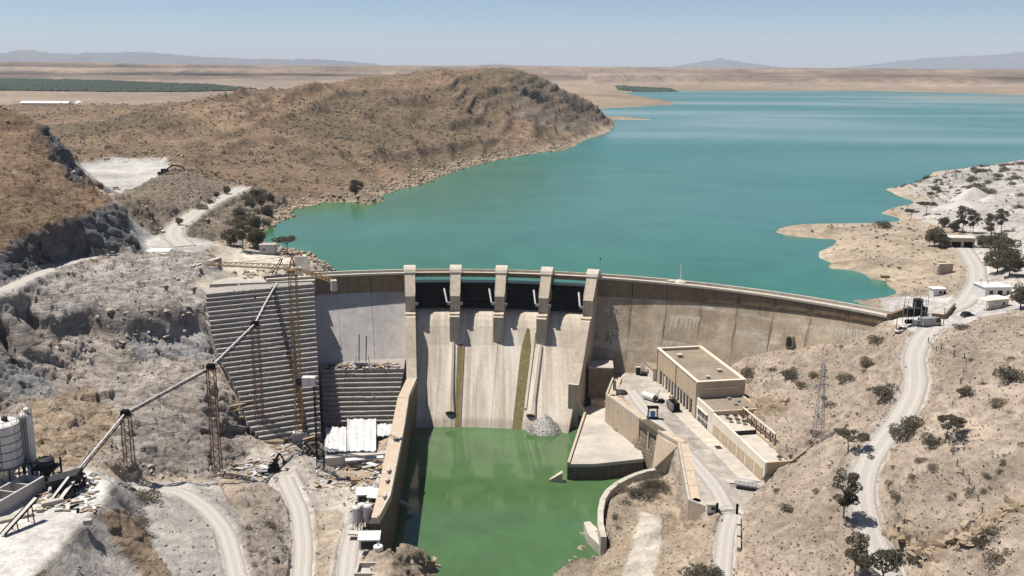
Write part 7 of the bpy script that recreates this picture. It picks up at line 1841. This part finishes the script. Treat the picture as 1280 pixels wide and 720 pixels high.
# ------------------------------------------------------------------ uncountable scatter: scrub, stones
def scatter(name, mask, n, smin, smax, m, kind, seed, squash=.8):
    rs = np.random.RandomState(seed); idx = np.nonzero(mask)[0]
    R_ = np.hypot(GV[idx, 0], GV[idx, 1]); w = R_ ** 2 * np.where(R_ < 165, .004, np.where(R_ < 420, .002, np.where(R_ < 700, .0042, .0062)))
    pk = rs.choice(idx, n, p=w / w.sum()); p = GV[pk] + rs.normal(size=(n, 3)) * np.array([.5, .5, 0])
    s = smin * (smax / smin) ** (rs.random((n, 1)) ** 1.8)
    if kind == 'stone':
        dirs = np.array([(1, 0, 0), (-1, 0, 0), (0, 1, 0), (0, -1, 0), (0, 0, 1), (0, 0, -1)], float); faces = np.array([(0, 2, 4), (2, 1, 4), (1, 3, 4), (3, 0, 4), (2, 0, 5), (1, 2, 5), (3, 1, 5), (0, 3, 5)])
        v = dirs[None] * s[:, None] * rs.uniform(.55, 1.25, size=(n, 6, 1)) * np.array([1, .8, squash])
        a = rs.uniform(0, 2 * pi, n); c, sn = np.cos(a)[:, None], np.sin(a)[:, None]; tl = rs.uniform(-.5, .5, n)[:, None]
        x, y, z = v[..., 0], v[..., 1], v[..., 2]; z2 = z + x * tl; v = np.stack([x * c - y * sn, x * sn + y * c, z2], -1) + p[:, None] + np.array([0, 0, .12])
        F_ = faces[None] + (np.arange(n) * 6)[:, None, None]; V = v.reshape(-1, 3); F_ = F_.reshape(-1, 3)
    else:
        k = 9
        d = rs.normal(size=(n, k, 3)); d[..., 2] = np.abs(d[..., 2]); d /= np.linalg.norm(d, axis=2, keepdims=True)
        c = p[:, None] + d * s[:, None] * np.array([.75, .75, squash * .8]) * rs.uniform(.4, 1, size=(n, k, 1))
        a = rs.normal(size=(n, k, 3)); a /= np.linalg.norm(a, axis=2, keepdims=True); b = np.cross(a, rs.normal(size=(n, k, 3))); b /= np.linalg.norm(b, axis=2, keepdims=True)
        q = s[:, None] * .5
        V = np.stack([c - a * q, c + b * q * .8, c + a * q], 2).reshape(-1, 3); F_ = np.arange(n * k * 3).reshape(-1, 3)
    me = bpy.data.meshes.new(name); me.vertices.add(len(V)); me.vertices.foreach_set('co', V.astype(np.float32).ravel()); me.loops.add(F_.size); me.polygons.add(len(F_))
    me.loops.foreach_set('vertex_index', F_.astype(np.int32).ravel()); me.polygons.foreach_set('loop_start', np.arange(0, F_.size, 3, dtype=np.int32)); me.polygons.foreach_set('loop_total', np.full(len(F_), 3, np.int32))
    me.update(calc_edges=True); me.materials.append(M[m]); o = bpy.data.objects.new(name, me); COL.objects.link(o); stuff(o); return o
X_, Y_, Z_ = GV[:, 0], GV[:, 1], GV[:, 2]
off_dam = ~((np.abs(R0 - np.hypot(X_ - DC[0], Y_ - DC[1])) < 45) & (X_ > -95) & (X_ < 20))
wild = GAMP > .4
clus = fbm(X_ / 55, Y_ / 55, Z_ * 0, 4, 120) + .5 * fbm(X_ / 14, Y_ / 14, Z_ * 0, 2, 121) > -.02
scatter('hill_scrub', wild & clus & (Y_ > 560) & (Y_ < 1450) & (X_ < 330) & (Z_ > 1.5), 15000, .7, 2.1, 'scrub', 'scrub', 1)
scatter('ridge_scrub', wild & clus & (Y_ > 330) & (Y_ <= 620) & (X_ < -60) & (Z_ > 1.5), 5000, .3, 1.0, 'scrub', 'scrub', 2)
scatter('slope_scrub', wild & clus & (X_ > 42) & (Y_ < 345) & (Z_ > -30), 2600, .12, .5, 'scrub', 'scrub', 3)
scatter('peninsula_scrub', (GAMP > .4) & (X_ > 90) & (Y_ > 330) & (Y_ < 900) & (Z_ > 1), 1800, .4, 1.3, 'scrub', 'scrub', 4)
scatter('loose_stones', wild & (Y_ < 345) & off_dam & (Z_ > -41) & (X_ < -30), 4500, .12, .6, 'rock', 'stone', 5)
scatter('slope_stones', wild & (X_ > 20) & (Y_ < 335) & (Z_ > -41), 16000, .10, .45, 'rock', 'stone', 6)
scatter('hill_stones', wild & ~clus & (Y_ > 330) & (Y_ < 1450) & (X_ < 80) & (Z_ > .3), 16000, .4, 1.6, 'hill_rock', 'stone', 7)
scatter('shore_stones', (Y_ > 345) & (Y_ < 1400) & (X_ < 60) & (Z_ > -.3) & (Z_ < 3.5), 3000, .4, 2.0, 'hill_rock', 'stone', 8)
# rock outcrops built of single angular blocks
def angular(p, s, rs, flat=.7):
    n = 9; d = rs.normal(size=(n, 3)); d /= np.linalg.norm(d, axis=1, keepdims=True)
    bm = bmesh.new()
    for v in d * s * np.array([1.25, .9, flat]) * rs.uniform(.75, 1.1, size=(n, 1)): bm.verts.new(v)
    bmesh.ops.convex_hull(bm, input=bm.verts[:]); me = bpy.data.meshes.new('rock'); bm.to_mesh(me); bm.free(); return me
def outcrop(lb, pts, n, smin, smax, m, seed, spread=1.2):
    rs = np.random.RandomState(seed); P3 = [G(*p) for p in pts]; t = thing('rock_outcrop', lb, 'rocks', P3[0]); ms = []
    for k in range(10):
        me = angular(None, 1.0, rs); me.materials.append(M[m]); ms.append(me)
    L_ = np.array([0] + [np.linalg.norm(b - a) for a, b in zip(P3[:-1], P3[1:])]).cumsum()
    for k in range(n):
        u = rs.uniform(0, L_[-1]); i = min(np.searchsorted(L_, u, 'right') - 1, len(P3) - 2); a, b = P3[i], P3[i + 1]; q = a + (b - a) * ((u - L_[i]) / (L_[i + 1] - L_[i])); q = q + np.array([rs.normal() * spread, rs.normal() * spread, 0])
        s = smin * (smax / smin) ** (rs.rand() ** 1.5); o = bpy.data.objects.new('rock', ms[rs.randint(10)]); COL.objects.link(o); o.parent = t
        o.location = tuple(np.array([q[0], q[1], hz(q[0], q[1]) + s * .15]) - P3[0]); o.rotation_euler = (rs.normal() * .25, rs.normal() * .25, rs.uniform(0, 6.28)); o.scale = (s, s, s)
outcrop('long ledge of brown boulders across the lower right slope below the fence', [(1114, 664), (1140, 676), (1165, 684), (1195, 680), (1222, 668), (1240, 652), (1262, 640), (1284, 628)], 170, .5, 2.1, 'ledge_rock', 3, 1.0)
outcrop('small cluster of tan boulders right of the lower road bend', [(1110, 648), (1130, 652), (1150, 656)], 40, .3, 1.0, 'ledge_rock', 5, 1.2)
outcrop('slanting slab ledges behind the first annex of the power station', [(935, 515), (955, 508), (975, 500), (988, 503)], 55, .5, 1.6, 'ledge_rock', 6, 1.0)
outcrop('layered rock ledges at the pool edge below the curved wall', [(690, 718), (712, 702), (735, 684), (755, 676), (770, 662)], 90, .5, 1.7, 'ledge_rock', 7, 1.3)
outcrop('row of slabs in the slope beside the paved road', [(840, 668), (860, 662), (880, 658), (892, 650)], 40, .4, 1.3, 'ledge_rock', 8, .8)
outcrop('rocks of the tongue between the small plant and the pool', [(500, 690), (512, 684), (525, 690), (540, 704), (548, 716)], 90, .5, 1.8, 'ledge_rock', 9, 1.6)
outcrop('dark rocks on the shaded mound left of the haul ramp', [(322, 650), (340, 662), (350, 690)], 45, .3, 1.0, 'rock', 10, 2.0)
outcrop('boulders along the brow of the rock face above the tall steps', [(110, 385), (150, 392), (200, 390), (248, 385)], 70, .5, 1.6, 'rock', 11, 1.2)
outcrop('tumbled blocks under the dark overhang of the left rock face', [(70, 430), (110, 425), (160, 430), (215, 428), (250, 430)], 90, .5, 1.7, 'rock', 12, 2.0)
outcrop('blocks at the foot of the left rock face behind the silos', [(70, 575), (110, 560), (150, 575), (200, 592), (250, 598)], 80, .4, 1.4, 'rock', 13, 1.6)
# far groves
def grove(name, poly, n, r, h_, seed):
    rs = np.random.RandomState(seed); w = np.array([P(a, b, 18)[:2] for a, b in poly]); lo, hi = w.min(0), w.max(0); V = []; Fc = []
    k = 0
    while k < n:
        q = lo + (hi - lo) * rs.random((4000, 2)); q[:, 0] += 0
        q = q[inpoly(q[:, 0], q[:, 1], w.tolist())]
        q = q[fbm(q[:, 0] / 260, q[:, 1] / 260, q[:, 0] * 0, 3, seed) > -.35]
        zz = H0(q[:, 0], q[:, 1])
        for (x, y), z in zip(q, zz):
            if k >= n: break
            s = r * rs.uniform(.6, 1.3); hh = h_ * rs.uniform(.7, 1.2); o = len(V)
            V += [(x + s, y, z + hh * .4), (x, y + s, z + hh * .45), (x - s, y, z + hh * .4), (x, y - s, z + hh * .35), (x + s * .2, y, z + hh), (x, y, z - .5)]
            Fc += [(o, o + 1, o + 4), (o + 1, o + 2, o + 4), (o + 2, o + 3, o + 4), (o + 3, o, o + 4), (o + 1, o, o + 5), (o + 2, o + 1, o + 5), (o + 3, o + 2, o + 5), (o, o + 3, o + 5)]; k += 1
        if not len(q): break
    stuff(MB().add(V, Fc).build(name, 'leaf_grove', None, fix=False))
M['leaf_grove'] = mat('far_orchard_leaves', (.022, .040, .022), rough=.8, var=.3, scale=.01, bump=0)
grove('orchard', [(-60, 101), (60, 101), (140, 103), (200, 106), (260, 107), (320, 113), (230, 115.5), (120, 115.5), (-60, 114)], 9000, 9, 6, 3)
grove('shore_grove', [(772, 104.5), (838, 105.5), (850, 108), (775, 106.5)], 700, 10, 7, 5)
grove('shore_grove', [(862, 107.3), (960, 107.8), (965, 108.8), (864, 108.6)], 260, 9, 6, 6)

# crumbs of concrete left on the treads of the stepped blocks
rs = random.Random(8); mb = MB()
for (R0_, R1_, zt, zb_, u, nr, n_, ln) in ((tr, br, 2.5, -36.5, u1, n1, 32, 30), (tr2, br2, -24, -39, u2, n2, 12, 24)):
    for k in range(420 if n_ > 20 else 170):
        i = rs.randrange(n_); q = R0_ + (R1_ - R0_) * (i / n_) + u * rs.uniform(.3, ln) + nr * rs.uniform(-.9, -.1); z = zt + (zb_ - zt) * i / n_
        s = rs.uniform(.08, .3); mb.box((q[0], q[1], z + s * .4), (s * rs.uniform(1, 2.5), s * rs.uniform(.8, 1.6), s), rs.uniform(0, pi))
stuff(mb.build('concrete_crumbs', 'rubble'))
